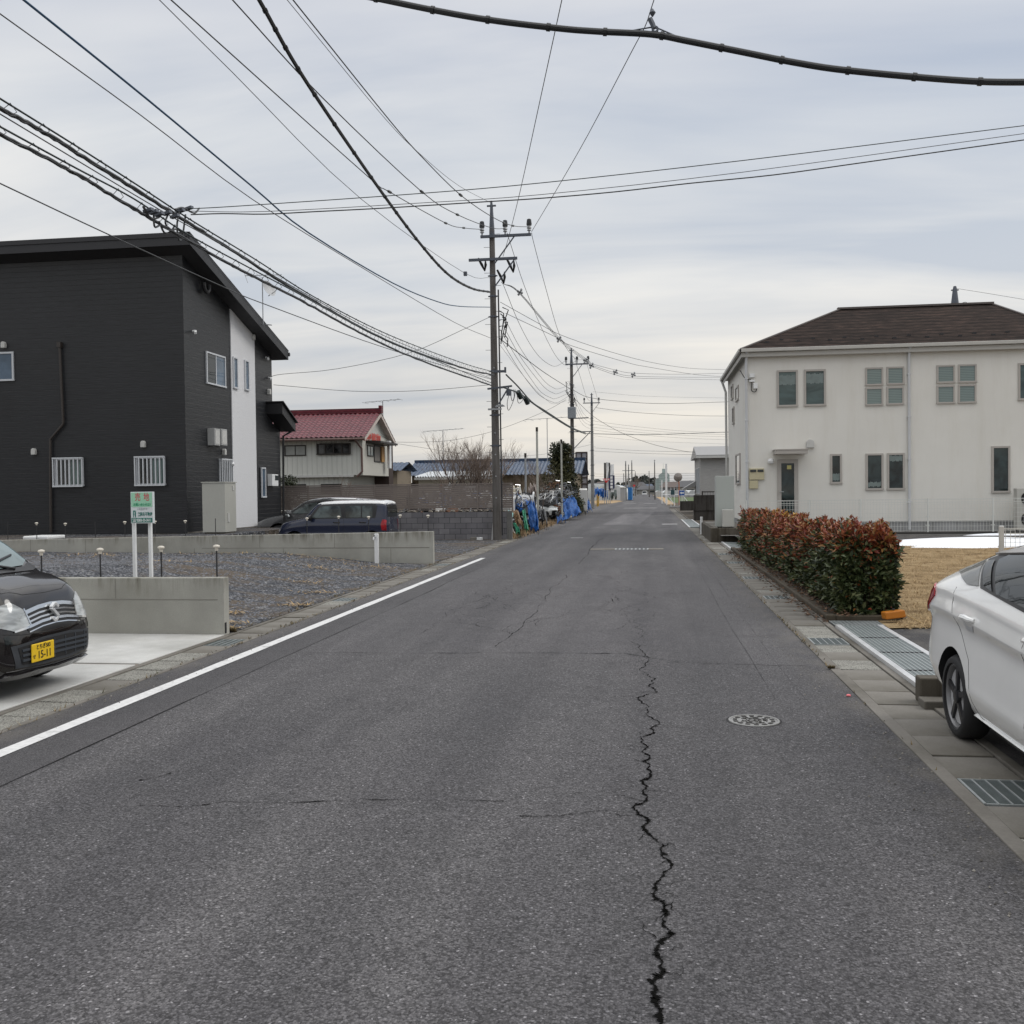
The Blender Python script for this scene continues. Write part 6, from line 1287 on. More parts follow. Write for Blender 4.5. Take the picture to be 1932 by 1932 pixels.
# ---- dark blue boxy car with white roof, behind the long wall
M_bcar = paint('navy_paint', (.016, .021, .045), .2, .0, .8, .3)
st = [(-1.69, .35, .6, .66, .6, .64, .92, .56, 1.3), (-1.62, .25, .68, .72, .6, .70, .95, .60, 1.48), (-1.3, .2, .69, .735, .6, .715, .96, .615, 1.515), (-.6, .18, .69, .737, .6, .72, .955, .62, 1.525), (.2, .18, .69, .737, .6, .72, .95, .61, 1.50), (.5, .18, .69, .737, .6, .72, .945, .59, 1.42), (.78, .18, .69, .737, .6, .715, .94, .58, 1.12), (.92, .18, .69, .737, .6, .71, .92, .58, .995), (1.3, .19, .69, .735, .6, .69, .86, .56, .93), (1.55, .2, .66, .70, .55, .64, .78, .5, .86), (1.68, .26, .54, .60, .5, .54, .66, .4, .72)]
bc = Car('parked_car', 'dark navy boxy car with a white roof parked behind the long wall', 'car', (-9.33, 28.6, .02), rad(180), .985, st, M_bcar, ((1.15, .29), (-1.25, .29)), .325)
for sx_ in (1.15, -1.25):
    for sy in (-.725, .725): bc.wheel(sx_, sy, .28, .28, .185, (6, .022), .16)
rm = MB(local=True); bm_ = bc.body.data; keep = [p for p in bm_.polygons if p.center.z > 1.405 and p.center.x < .56]
for p in keep: rm.add([bm_.vertices[i].co + p.normal * .004 for i in p.vertices], [tuple(range(len(p.vertices)))])
rm.build('roof_panel', paint('white_roof', (.70, .71, .71), .3), bc.t)
for S in ('S+', 'S-'):
    bc.patch('window_surround', M_blkt, S, [(.74, .97), (.42, 1.36), (.3, 1.40), (-1.35, 1.40), (-1.42, 1.33), (-1.36, .985)], .005)
    for w4 in ([(.60, 1.0), (.38, 1.30), (.28, 1.345), (-.28, 1.345), (-.33, 1.0)], [(-.46, 1.0), (-.43, 1.345), (-.92, 1.345), (-.92, 1.0)], [(-.96, 1.0), (-.96, 1.345), (-1.28, 1.34), (-1.27, 1.0)]): bc.patch('window', glass('navy_glass', (.055, .07, .07), .03, .8, 3), S, w4, .010)
    bc.line(S, [(-.38, 1.40), (-.40, .6), (-.4, .25)], .007); bc.line(S, [(.75, .96), (.78, .7), (.72, .3)], .007); bc.line(S, [(-1.22, .95), (-1.1, .75), (-.95, .55)], .007)
    sg = 1 if S == 'S+' else -1
    for hx in (-.18, -.98): p = bc.hit(S, hx, .86)[0]; mb = MB(local=True); mb.tube([p + Vector((-.1, sg * .004, 0)), p + Vector((-.06, sg * .03, 0)), p + Vector((.06, sg * .03, 0)), p + Vector((.1, sg * .004, 0))], .016, 6); mb.build('door_handle', M_blkt, bc.t)
    p = bc.hit(S, .62, .98)[0]; mb = MB(local=True); mb.lathe([(.02, -.07), (.08, -.04), (.085, .03), (.03, .07)], p + Vector((0, sg * .12, .02)), (1, 0, 0), 12); mb.build('door_mirror', M_blkt, bc.t, smooth=True)
    bc.patch('tail_light', M_red_l, S, [(-1.68, .60), (-1.68, .92), (-1.58, .94), (-1.53, .80), (-1.56, .62)], .012, thick=.01)
bc.patch('rear_window', M_tint, 'R', [(-.55, 1.0), (-.56, 1.36), (.56, 1.36), (.55, 1.0)], .008)
for s in (-1, 1): bc.patch('headlight', M_lens, 'F', [(s * .4, .66), (s * .42, .8), (s * .58, .8), (s * .58, .66)], .008)
# ---- dark SUV behind it
M_scar = paint('graphite_paint', (.075, .077, .08), .2, .3, .8, .4)
st = [(-2.2, .5, .7, .8, .8, .76, 1.05, .62, 1.3), (-2.0, .35, .78, .86, .8, .80, 1.08, .64, 1.5), (-1.3, .25, .82, .9, .78, .84, 1.08, .62, 1.60), (-.3, .24, .82, .9, .76, .84, 1.05, .61, 1.64), (.4, .24, .82, .9, .76, .83, 1.03, .58, 1.56), (.9, .24, .82, .9, .74, .82, 1.02, .56, 1.30), (1.25, .25, .82, .9, .74, .82, 1.0, .56, 1.08), (1.8, .28, .78, .86, .7, .76, .92, .5, .98), (2.2, .36, .6, .68, .6, .6, .78, .42, .82)]
ex = at(577, 946, 31.6).x
sc_ = Car('parked_car', 'graphite suv half hidden between the dark house and the navy car', 'car', (ex + .6, 31.8, .02), rad(180), .97, st, M_scar, ((1.35, .36), (-1.3, .36)), .41)
for sx_ in (1.35, -1.3):
    for sy in (-.89, .89): sc_.wheel(sx_, sy, .35, .35, .24, (5, .03))
for S in ('S+', 'S-'):
    sc_.patch('window_surround', M_blkt, S, [(1.12, 1.06), (.5, 1.45), (-.3, 1.55), (-1.3, 1.50), (-1.8, 1.35), (-1.8, 1.1)], .005); sc_.patch('window', M_clut if False else glass('suv_glass', (.05, .06, .06), .03, .9, 3), S, [(.95, 1.08), (.47, 1.40), (-.15, 1.49), (-.2, 1.1)], .010); sc_.patch('window', M_tint, S, [(-.28, 1.1), (-.25, 1.49), (-1.2, 1.46), (-1.4, 1.12)], .010)
    sg = 1 if S == 'S+' else -1; p = sc_.hit(S, .98, 1.06)[0]; mb = MB(local=True); mb.lathe([(.03, -.12), (.10, -.07), (.11, .05), (.04, .12)], p + Vector((0, sg * .16, .04)), (1, 0, .1), 14); mb.build('door_mirror', M_scar, sc_.t, smooth=True)
    sc_.line(S, [(.45, 1.51), (-.3, 1.59), (-1.3, 1.56), (-1.8, 1.42)], .03, 'roof_rail', M_chrome, parent=sc_.t); p = sc_.hit(S, -.05, .98)[0]; mb = MB(local=True); mb.tube([p + Vector((-.1, 0, 0)), p + Vector((0, sg * .03, 0)), p + Vector((.1, 0, 0))], .018, 6); mb.build('door_handle', M_chrome, sc_.t)
# ---- scrapped white sedan in the junk yard
st = [(-1.9, .4, .7, .78, .6, .74, .9, .5, .95), (-1.3, .25, .8, .86, .6, .8, .95, .6, 1.2), (-.5, .22, .8, .87, .6, .8, .95, .6, 1.42), (.1, .22, .8, .87, .6, .8, .94, .58, 1.38), (.6, .22, .8, .87, .6, .8, .93, .56, 1.08), (1.0, .22, .8, .87, .6, .79, .9, .56, .97), (1.6, .22, .78, .85, .56, .74, .82, .52, .88), (2.0, .24, .7, .78, .5, .64, .72, .44, .76), (2.2, .32, .5, .56, .46, .5, .6, .34, .63)]
c = gnd(1040, 981); jc = Car('scrap_car', 'scrapped pale silver white sedan front half buried in the junk pile', 'car', (c.x - 1.45, c.y + 1.25, 0), rad(-38), .95, st, paint('silver_white', (.55, .57, .56), .3), ((1.35, .31),), .36)
jc.patch('windshield', M_tint, 'T', [(.15, .5), (.9, .6), (.9, -.6), (.15, -.5)], .006)
for s in (-1, 1): jc.patch('headlight', M_lens, 'F', [(s * .42, .64), (s * .5, .7), (s * .7, .74), (s * .68, .68)], .012); jc.patch('air_intake', M_blkt, 'F', [(s * .45, .36), (s * .62, .58), (s * .68, .5), (s * .6, .34)], .008); jc.wheel(1.35, s * .84, .31, .31, .2, (5, .03))
jc.patch('grille', M_blkt, 'F', [(-.28, .3), (-.2, .6), (.2, .6), (.28, .3)], .008)
# ================================================================== PLANTS
def rand_mat(name, stops, rough=.45, spec=.5, trans=0.):
    m = Mt(name); gi_ = m.n('ShaderNodeNewGeometry'); m.base(m.ramp(gi_.outputs['Random Per Island'], stops)).set(rough, spec=spec); return m.m
M_lgreen = rand_mat('leaf_green', [(0, (.018, .029, .012)), (.45, (.046, .066, .024)), (.8, (.09, .11, .04)), (1, (.16, .17, .08))])
M_lred = rand_mat('leaf_red', [(0, (.085, .024, .014)), (.35, (.22, .042, .022)), (.65, (.31, .10, .032)), (.88, (.25, .15, .042)), (1, (.42, .13, .07))])
M_lyel = rand_mat('leaf_yellow', [(0, (.30, .15, .02)), (1, (.5, .30, .04))])
M_twig = mk('twig', (.06, .04, .028), .85, var=.3)
def leaf(mb, p, d, nrm, ln, wd):
    d = d.normalized(); s = d.cross(nrm).normalized(); u = s.cross(d)
    a, b, c = p, p + d * ln * .5 + u * ln * .06, p + d * ln
    mb.add([a, b + s * wd + u * wd * .35, c, b - s * wd + u * wd * .35, b - u * .004], [(0, 1, 4), (1, 2, 4), (2, 3, 4), (3, 0, 4)])
hd = thing('hedge', 'long clipped hedge with red young leaves above dark green foliage', 'hedge', (2.8, 20, .1))
r = random.Random(41); G_, Rd_, Ye_ = MB(), MB(), MB(); Wd = .88
def hprof(y):
    """half width, top height"""
    k = .05 * math.sin(y * 1.9) + .035 * math.sin(y * 4.3 + 1); return .335 + .5 * k, 1.03 + k + .03 * math.sin(y * 7)
n_leaf = 30000
for _ in range(n_leaf):
    y = 13.05 + 14.3 * r.random() ** 1.45; hw, ht = hprof(y); s = r.random(); xc = 2.75
    if y < 13.9: ht += .04
    if s < .42: x = xc - hw; z = .08 + (ht - .08) * r.random() ** .8; n_ = Vector((-1, 0, .15))
    elif s < .55: x = xc + hw; z = .12 + (ht - .12) * r.random(); n_ = Vector((1, 0, .15))
    elif s < .84: x = xc + hw * r.uniform(-1, 1); z = ht; n_ = Vector((0, 0, 1))
    else: x = xc + hw * r.uniform(-1, 1); z = .05 + (ht - .05) * r.random() ** .85; n_ = Vector((0, -1, .1)); y = 13.05 + abs(r.gauss(0, .06))
    cl = .07 * math.sin(x * 17 + y * 5) * math.sin(z * 15 + y * 8)           # lumpy surface
    k_ = min(1, abs(z - ht) / .25) ; rnd = .10 * (1 - min(1, (ht - z) / .2)) if abs(n_.z) < .5 else 0
    foot = .05 * max(0, 1 - z / .3)
    p = Vector((x, y, z)) - Vector(n_) * (rnd + foot) + Vector(n_) * (cl + r.gauss(-.035, .032))
    d = Vector((n_.x + r.gauss(0, .8), n_.y + r.gauss(0, .8), n_.z * .6 + r.gauss(.15, .6)))
    if d.length < .1: continue
    nn = Vector((r.gauss(0, .5) + n_.x, r.gauss(0, .5) + n_.y, r.gauss(.5, .5) + n_.z))
    if d.cross(nn).length < .05: continue
    up = (z - .05) / ht; far = sstep(14, 19, y)
    red = r.random() < (.03 + .95 * max(0, (up - (.66 - .48 * far)) / (.28 + .28 * far)) * (.72 + .28 * math.sin(y * 2.3 + x * 3)))
    mbk = Rd_ if red else G_
    if 20.5 < y < 24.5 and z > ht - .08 and x > xc - .1 and r.random() < .55: mbk = Ye_
    sc_l = r.uniform(.75, 1.25) * (1 + .15 * far); sc_l *= 1.28 - .28 * sstep(13.5, 17, y); leaf(mbk, p, d, nn, .078 * sc_l, .0165 * sc_l)
    if z > ht - .02 and r.random() < .04:
        for q in range(5): leaf(Rd_, p + Vector((0, 0, .05 + .01 * q)), Vector((r.gauss(0, 1), r.gauss(0, 1), 1.1)), Vector((r.gauss(0, 1), r.gauss(0, 1), .3)), .07, .014)
for mbk, nm, mt in ((G_, 'green_leaves', M_lgreen), (Rd_, 'young_leaves', M_lred), (Ye_, 'yellow_leaves', M_lyel)): tag(mbk.build(nm, mt, hd), kind='stuff')
mb = MB(); mb.grid(lambda a, b: (2.79 + (.2 + .03 * math.sin(b * 90)) * math.sin(2 * math.pi * a), 13.22 + 13.9 * b, .5 + (.42 + .03 * math.sin(b * 70)) * math.cos(2 * math.pi * a)), 12, 60)  # added dark core inside the hedge, blocks the view through the leaves
for _ in range(420):
    y = r.uniform(13.1, 27.2); x = 2.79 + r.uniform(-.25, .25); mb.tube([(x, y, .05), (x + r.uniform(-.12, .12), y + r.uniform(-.12, .12), .5), (x + r.uniform(-.2, .2), y + r.uniform(-.2, .2), .95)], [.008, .006, .003], 4, False)
mb.build('branches_core', mk('hedge_twig_core', (.022, .017, .012), .95, var=.3, spec=.1), hd)
mb = MB(); r = random.Random(43)                       # fallen leaves by the kerb
for _ in range(1500):
    y = r.uniform(12.6, 27); x = 2.2 - abs(r.gauss(0, .13)) if r.random() < .35 else 2.22 + r.random() * .3; zz = .02 if x < 2.2 else .095
    leaf(mb, Vector((x, y, zz + r.random() * .02)), Vector((r.gauss(0, 1), r.gauss(0, 1), .1)), Vector((r.gauss(0, .3), r.gauss(0, .3), 1)), .06, .016)
tag(mb.build('fallen_leaves', rand_mat('leaf_brown', [(0, (.05, .03, .02)), (.6, (.12, .065, .035)), (1, (.2, .11, .06))], .8)), 'brown fallen leaves gathered along the kerb at the hedge foot', 'fallen leaves', kind='stuff')

def bare_tree(label, base, h, spread, seed, n0=7, r0=.07, grp=None, name='bare_tree', depth=5):
    t = thing(name, label, 'tree', base, group=grp); r = random.Random(seed); tr, tw = MB(), MB()
    def grow(p, d, ln, rr, lv):
        pts = [p]; dd = d.copy()
        for i in range(4): dd = (dd + Vector((r.gauss(0, .10), r.gauss(0, .10), r.gauss(.07, .06)))).normalized(); pts.append(pts[-1] + dd * ln / 4)
        (tr if lv < 2 else tw).tube(pts, [rr * (1 - .11 * i) for i in range(5)], 5 if lv < 2 else 3, False)
        if lv < depth:
            for i in range(3 if lv < depth - 1 else 4):
                a = pts[r.choice((2, 3, 4))]; q = Vector((r.gauss(0, 1), r.gauss(0, 1), r.gauss(.2, .5))).normalized(); grow(a, (dd + q * r.uniform(.35, .7)).normalized(), ln * r.uniform(.55, .8), rr * .55, lv + 1)
    for i in range(n0):
        a = 2 * math.pi * i / n0 + r.uniform(-.4, .4); q = r.uniform(.2, 1) * spread; grow(Vector(base) + Vector((r.gauss(0, .12), r.gauss(0, .12), 0)), Vector((math.cos(a) * q, math.sin(a) * q, 1)).normalized(), h * r.uniform(.32, .46), r0 * r.uniform(.7, 1.1), 0)
    tr.build('trunk', mk('bark_brown', (.12, .095, .078), .9, var=.3), t); tw.build('crown', mk('twig_pale', (.20, .155, .125), .9, var=.25), t); return t
b = at(893, 915, 50); bare_tree('large bare multi stemmed tree behind the slat fence and first pole', (b.x, 50, .2), 4.7, .95, 5, 15, .07)
b = at(657, 915, 50); bare_tree('small bare shrub in front of the red roofed house', (b.x, 50, 1.0), 1.7, .6, 8, 4, .025, name='bare_shrub', depth=3)
b = at(1065, 930, 54); bare_tree('thin leafless sapling rising from the junk between two posts', (b.x - 1.5, 56, .5), 3.6, .6, 18, 5, .03, name='bare_tree', depth=4)
def leafy(label, base, h, rad_, seed, n, mats, ls=.09, name='evergreen_tree', cone=.5, z0=.15):
    t = thing(name, label, 'tree', base); r = random.Random(seed); mbs = [MB() for _ in mats]; tr = MB(); B = Vector(base)
    tr.tube([B, B + Vector((.05, 0, h * .5)), B + Vector((0, 0, h * .92))], [.09, .06, .02], 6)
    cl = []
    for i in range(46):
        k = z0 + (1 - z0) * r.random(); wd = rad_ * (1 - cone * k) * (.55 + .45 * math.sin(math.pi * min(1, k * 1.1 + .1))); a = r.uniform(0, 6.28); q = wd * math.sqrt(r.random()); c = B + Vector((q * math.cos(a), q * math.sin(a), h * k)); cl.append((c, rad_ * r.uniform(.16, .32), r.randrange(len(mats)))); tr.tube([B + Vector((0, 0, h * k * .7)), c], [.025, .008], 4, False)
    for _ in range(n):
        c, q, mi_ = r.choice(cl); d = Vector((r.gauss(0, 1), r.gauss(0, 1), r.gauss(0, 1))).normalized(); p = c + d * q * r.uniform(.4, 1.05); leaf(mbs[mi_], p, d + Vector((r.gauss(0, .7), r.gauss(0, .7), r.gauss(.2, .6))), Vector((r.gauss(0, 1), r.gauss(0, 1), 1)), ls * r.uniform(.7, 1.4), ls * .3)
    tr.build('trunk', M_twig, t)
    for i, (mbk, mt) in enumerate(zip(mbs, mats)): tag(mbk.build('crown', mt, t), kind='stuff')
M_ev1 = rand_mat('needle_dark', [(0, (.008, .013, .007)), (1, (.04, .052, .02))], .6); M_ev2 = rand_mat('needle_olive', [(0, (.03, .034, .012)), (1, (.10, .095, .035))], .6)
b = at(1059, 930, 64); leafy('dark olive evergreen tree beside the white post and second pole', (b.x, 64, 0), 4.5, 1.75, 11, 7500, [M_ev1, M_ev2, M_ev2], .17, cone=.62, z0=.2)
b = at(1083, 940, 66); leafy('dense green shrub growing at the foot of the second pole', (b.x - .2, 66, 0), 2.0, .8, 13, 1500, [M_ev1, M_ev2], .16, 'shrub', .2)
b = at(543, 915, 52); leafy('round dark green shrub at the corner of the dark house', (b.x, 52, .6), 1.9, .9, 14, 1200, [M_ev1, M_ev1], .14, 'shrub', .3)

# ================================================================== SMALL THINGS
# for sale sign on two posts
Sy = 11.9; s0, s1 = at(244.5, 990, Sy), at(289, 990, Sy)
sg = thing('land_sign', 'green and white land for sale sign on two white posts', 'sign', ((s0.x + s1.x) / 2, Sy, .6)); zt, zb = at(265, 928, Sy).z, at(265, 987.5, Sy).z; x0, x1 = s0.x + .02, s1.x
mb = MB(); mb.box(x0, Sy, zb, x1, Sy + .05, zt); mb.build('panel', mk('sign_white', (.60, .635, .65), .4, var=.04), sg, bevel=.004)
for u in (248.5, 279): x = at(u, 1040, Sy).x; mb = MB(); mb.box(x - .02, Sy + .051, .3, x + .02, Sy + .095, zt - .02); mb.build('post', M_white, sg, bevel=.004)
fy = Sy - .003; H = zt - zb; W_ = x1 - x0
mb = MB(); mb.box(x0 + .03 * W_, fy, zb + .52 * H, x1 - .03 * W_, Sy, zt - .02 * H); mb.build('green_field', mk('sign_mint', (.30, .56, .40), .45, var=.04), sg)
mb = MB(); mb.box(x0 + .03 * W_, fy, zb + .03 * H, x1 - .03 * W_, Sy, zb + .175 * H); mb.build('phone_band', mk('sign_teal', (.008, .15, .12), .45, var=.04), sg)
M_st = MC['sign_teal']; M_sgr = mk('sign_green', (.02, .26, .13), .5, var=0); M_sr = mk('sign_crimson', (.50, .06, .085), .5, var=0); M_sgy = mk('sign_greyink', (.2, .22, .25), .5, var=0)
def st(s, sz, fx_, fz, mt, sx_=1., bold=0.): text(sg, s, sz * H, (x0 + fx_ * W_, fy - .001, zb + fz * H), (1, 0, 0), (0, 0, 1), mt, 'lettering', sx_, bold=bold * H, ext=.0006)
st('売', .27, .33, .82, M_sr, .74, .003); st('地', .27, .72, .82, M_sr, .74, .003); st('お問い合わせは!!', .10, .52, .59, M_sgr, .78, .003); st('このままです･･･', .075, .58, .455, M_sgy, .78)
st('両毛不動産', .135, .70, .285, M_st, .62, .002); st('株式', .062, .385, .325, M_st, .7); st('会社', .062, .385, .245, M_st, .7); st('☎', .12, .16, .10, M_white, 1.); st('0283-23-3611', .125, .60, .098, M_white, .70, .0025)
mb = MB(); lx, lz = x0 + .17 * W_, zb + .30 * H; hw = .06 * W_
mb.prism([(lx - hw, fy - .001, lz - .11 * H), (lx - hw, fy - .001, lz + .11 * H), (lx + hw * .7, fy - .001, lz + .11 * H), (lx + hw, fy - .001, lz + .07 * H), (lx + hw, fy - .001, lz - .11 * H)], (0, .002, 0)); lg_ = mb.build('logo', M_st, sg)
mb = MB(); mb.prism([(lx - hw * .55, fy - .003, lz - .112 * H), (lx - hw * .1, fy - .003, lz - .01 * H), (lx - hw * .3, fy - .003, lz + .04 * H), (lx, fy - .003, lz + .08 * H), (lx + hw * .3, fy - .003, lz + .04 * H), (lx + hw * .1, fy - .003, lz - .01 * H), (lx + hw * .55, fy - .003, lz - .112 * H)], (0, .0018, 0)); mb.build('logo_figure', MC['sign_white'], lg_)
# mushroom solar lights
def solar(label, p, h, grp, cap=True):
    t = thing('garden_light' if cap else 'garden_stake', label, 'garden light' if cap else 'stake', tuple(p), group=grp); mb = MB(); mb.cyl(p, p + Vector((0, 0, h)), .0095, n=6); mb.build('stake', M_black, t)
    if cap: mb = MB(); mb.lathe([(.0, -.04), (.018, -.04), (.024, -.004), (.038, .0), (.043, .014), (.035, .028), (.012, .035), (0, .036)], p + Vector((0, 0, h)), n=14); mb.build('cap', mk('cap_ivory', (.58, .54, .47), .5, var=.05), t, smooth=True)
for u, v0, v1, lab in ((79, 1095, 1040, 'mushroom garden light on the near wall, just above the black car bonnet'), (190, 1095, 1037, 'mushroom garden light on the near wall, left of the land sign'), (305, 1092, 1033, 'mushroom garden light on the near wall, right of the land sign'), (409.5, 1090, 1031, 'mushroom garden light at the free end of the near wall')):
    p = at(u, v0, 11.45); p.z -= .15; solar(lab, p, at(u, v1 + 2, 11.45).z - p.z, 'mushroom lights on the near wall')
near = ('leftmost of the small mushroom lights before the dark house', 'small mushroom light next to the brown downpipe of the dark house', 'small mushroom light just left of the land sign, before the dark house', 'small mushroom light just right of the land sign panel', 'small mushroom light left of the cream cabinet', 'mushroom light beside the corner downpipe of the dark house', 'mushroom light before the front door of the navy car', 'mushroom light before the rear door of the navy car', 'mushroom light right of the navy car tail', 'mushroom light before the ribbed block wall, nearest the pole')
for (u, v), lab in zip(((69.5, 988), (123.7, 989), (236, 986), (293, 985), (350, 984), (579.7, 979), (639.5, 976), (696, 976.5), (755.6, 973.5), (808, 974)), near):
    p = at(u, 1018, 23.25); p.z = .6; solar(lab, p, at(u, v, 23.25).z - p.z, 'small mushroom lights on the far wall')
for (u, v, lab) in ((15, 983, 'thin bare stake at the far left before the dark house'), (180, 985, 'thin bare stake between downpipe and land sign'), (407, 978, 'thin bare stake in front of the cream cabinet')): p = at(u, 1018, 23.3); p.z = .6; solar(lab, p, at(u, v, 23.3).z - p.z, 'bare stakes behind the far wall', False)
t = thing('water_post', 'white standpipe with tap in front of the far concrete wall', 'water post', tuple(at(711, 1064, 22.7))); p = at(711, 1064, 22.7); zt = at(711, 1007, 22.7).z; mb = MB(); mb.box(p.x - .045, 22.66, 0, p.x + .045, 22.75, zt); mb.build('post', M_white, t, bevel=.008)
mb = MB(); mb.tube([(p.x - .01, 22.66, zt - .08), (p.x - .03, 22.57, zt - .08), (p.x - .04, 22.55, zt - .14)], .014, 8); mb.box(p.x - .035, 22.58, zt - .06, p.x + .0, 22.6, zt - .03); mb.build('tap', M_chrome, t)
p = at(539, 985, 29); t = thing('water_post', 'short grey standpipe beside the dark house corner', 'water post', (p.x, 29, 0)); mb = MB(); mb.box(p.x - .06, 28.95, 0, p.x + .02, 29.05, at(539, 966, 29).z); mb.build('post', M_black, t); mb = MB(); mb.tube([(p.x + .03, 28.95, at(539, 972, 29).z), (p.x + .12, 28.9, at(539, 972, 29).z), (p.x + .16, 28.88, at(539, 975, 29).z)], .03, 8); mb.build('tap', M_galv_l, t)
# things at the foot of the first pole
p = gnd(922, 1016); mb = MB(); mb.lathe([(.0, .0), (.11, .0), (.17, .20), (.19, .21), (.165, .2), (.10, .02), (0, .02)], (p.x - .05, p.y, .01), n=20); tag(mb.build('basin', mk('basin_blue', (.05, .13, .27), .45), smooth=True), 'blue plastic basin on the gravel beside the first pole', 'basin')
for (u, lab) in ((905, 'white foam block next to the blue basin'), (893, 'grey concrete block next to the foam block')): p = gnd(u, 1019); mb = MB(); mb.box(p.x - .1, p.y - .05, 0, p.x + .1, p.y + .08, .10); tag(mb.build('small_block', M_white if u == 905 else M_lid, bevel=.01), lab, 'block')
p = gnd(931, 1019); mb = MB(); mb.obox((p.x, p.y + .05, .32), (.05, .02, 0), (0, .012, 0), (.03, 0, .33)); tag(mb.build('loose_board', M_white), 'pale board leaning against the first pole', 'board')
# orange parking stop, pink lump, bollard
c = Vector((gnd(1673, 1160).x - .13, 12.72, .12)); mb = MB(); mb.obox(c, (.125, .03, .012), (-.018, .05, 0), (-.007, 0, .045)); t = tag(mb.build('parking_marker', mk('marker_orange', (.42, .14, .006), .5, var=.1), bevel=.012), 'orange plastic parking marker lying at the hedge corner', 'marker')
mb = MB(); mb.lathe([(0, 0), (.02, 0), (.02, .015), (0, .02)], c + Vector((0, 0, .055)), n=8); mb.build('knob', M_black, t); mb = MB(); mb.tube([c + Vector((.14, 0, 0)), c + Vector((.25, -.05, -.06)), c + Vector((.36, -.12, -.12))], .006, 4); mb.build('cord', M_straw, t)
p = gnd(1601, 1314); mb = MB(); mb.lathe([(0, 0), (.02, .002), (.016, .012), (0, .014)], (p.x, p.y, .004), n=7); tag(mb.build('paint_dab', mk('pink_dab', (.75, .18, .20), .6)), 'tiny pink survey dab on the gutter edge near the white car', 'survey mark')
p = gnd(1253.5 + 54.5, 998); 
p = gnd(1323.5, 1000); t = thing('bollard', 'slim white post on the corner of the planter wall', 'bollard', (p.x, 38, 0)); q = at(1323.5, 985, 38); mb = MB(); mb.cyl((q.x, 38, -.05), (q.x, 38, at(1323, 975, 38).z), .05, n=12); mb.build('post', M_white, t)

# ================================================================== JUNK YARD
def jat(x, y, Y): return at(945.6 + x * .11246, 920 + y * .11246, Y)
M_tarpb = Mt('tarp_blue'); M_tarpb.base(M_tarpb.ramp(M_tarpb.noise(2.2, 5, .7), [(.3, (.006, .05, .18)), (.6, (.014, .10, .34)), (.8, (.05, .17, .42))])).set(.45, spec=.3).bump(M_tarpb.noise(5, 5, .7), .8, .12); M_tarpb = M_tarpb.m
M_tarpt = mk('tarp_tan', (.24, .15, .085), .7, var=.35, vs=3, bump=.6, bs=8, bd=.08); M_tarpk = mk('tarp_black', (.03, .031, .034), .45, var=.3, vs=2, bump=.7, bs=6, bd=.08); M_tarpc = mk('tarp_cream', (.46, .42, .34), .75, var=.2, vs=2, bump=.6, bs=6, bd=.1)
M_netg = mk('net_green', (.015, .20, .11), .6, var=.3, vs=4)
def drape(name, label, cat, mat, quad, seed, fold=.12, nu=30, nv=24, grp=None, bulge=.25):
    """cloth hung between four corner points (top left, top right, bottom right, bottom left)"""
    a, b, c, d = [Vector(q) for q in quad]; r = random.Random(seed); ph = [r.uniform(0, 6.28) for _ in range(8)]; n_ = (b - a).cross(d - a).normalized()
    if n_.y > 0: n_ = -n_
    def f(u, v):
        p = a.lerp(b, u).lerp(d.lerp(c, u), v); w_ = math.sin(u * 13 + ph[0] + 2.5 * v) + .6 * math.sin(u * 29 + ph[1] - 4 * v) + .7 * math.sin(v * 9 + ph[2] + u * 5) + .4 * math.sin(v * 21 + u * 17 + ph[3])
        return p + n_ * (fold * w_ * (.35 + .65 * v) + bulge * math.sin(math.pi * v) * math.sin(math.pi * u)) + Vector((0, 0, .05 * math.sin(u * 23 + ph[4]) * (1 - v) - .06 * math.sin(u * 3.1) * (1 - v)))
    mb = MB(); mb.grid(f, nu, nv); o = mb.build(name, mat, None, smooth=True, angle=80); md = o.modifiers.new('cloth', 'SOLIDIFY'); md.thickness = .012; return tag(o, label, cat, grp)
drape('tarpaulin', 'big deep blue tarpaulin hanging from a post top beside the tan cloth', 'tarpaulin', M_tarpb, (jat(410, 190, 42), jat(545, 240, 42), jat(640, 720, 40), jat(490, 715, 40)), 1, .10)
drape('tarpaulin', 'wide bright blue tarpaulin spread over the scrap beyond the white sedan', 'tarpaulin', M_tarpb, (jat(1020, 210, 60), jat(1190, 120, 62), jat(1340, 450, 58), jat(1050, 500, 56)), 2, .12)
drape('tarpaulin', 'small blue tarpaulin over scrap next to the third pole', 'tarpaulin', M_tarpb, (jat(1425, 215, 78), jat(1475, 195, 78), jat(1520, 380, 76), jat(1430, 395, 75)), 3, .12)
drape('tarpaulin', 'crumpled blue sheet lying on the ground before the scrap sedan', 'tarpaulin', M_tarpb, (jat(930, 500, 54), jat(990, 520, 54), jat(1095, 560, 52), jat(945, 570, 51)), 4, .08)
drape('tarpaulin', 'light blue crumpled sheet lying on top of the near junk', 'tarpaulin', M_tarpb, (jat(215, 310, 42.5), jat(350, 330, 42.5), jat(395, 400, 41.5), jat(250, 380, 41.5)), 5, .10)
drape('cloth', 'tan crumpled cloth sheet hanging on the near junk stack', 'cloth', M_tarpt, (jat(170, 390, 38.5), jat(285, 390, 38.5), jat(395, 700, 37.5), jat(250, 640, 37.5)), 6, .10)
drape('tarpaulin', 'black plastic sheet drooping beside the white sedan', 'tarpaulin', M_tarpk, (jat(580, 370, 46), jat(720, 370, 46), jat(780, 560, 44), jat(600, 560, 44)), 7, .12)
drape('tarpaulin', 'cream canvas cover heaped at the back of the junk yard', 'tarpaulin', M_tarpc, (jat(100, 20, 46), jat(320, 20, 46), jat(335, 160, 45), jat(80, 160, 45)), 8, .16)
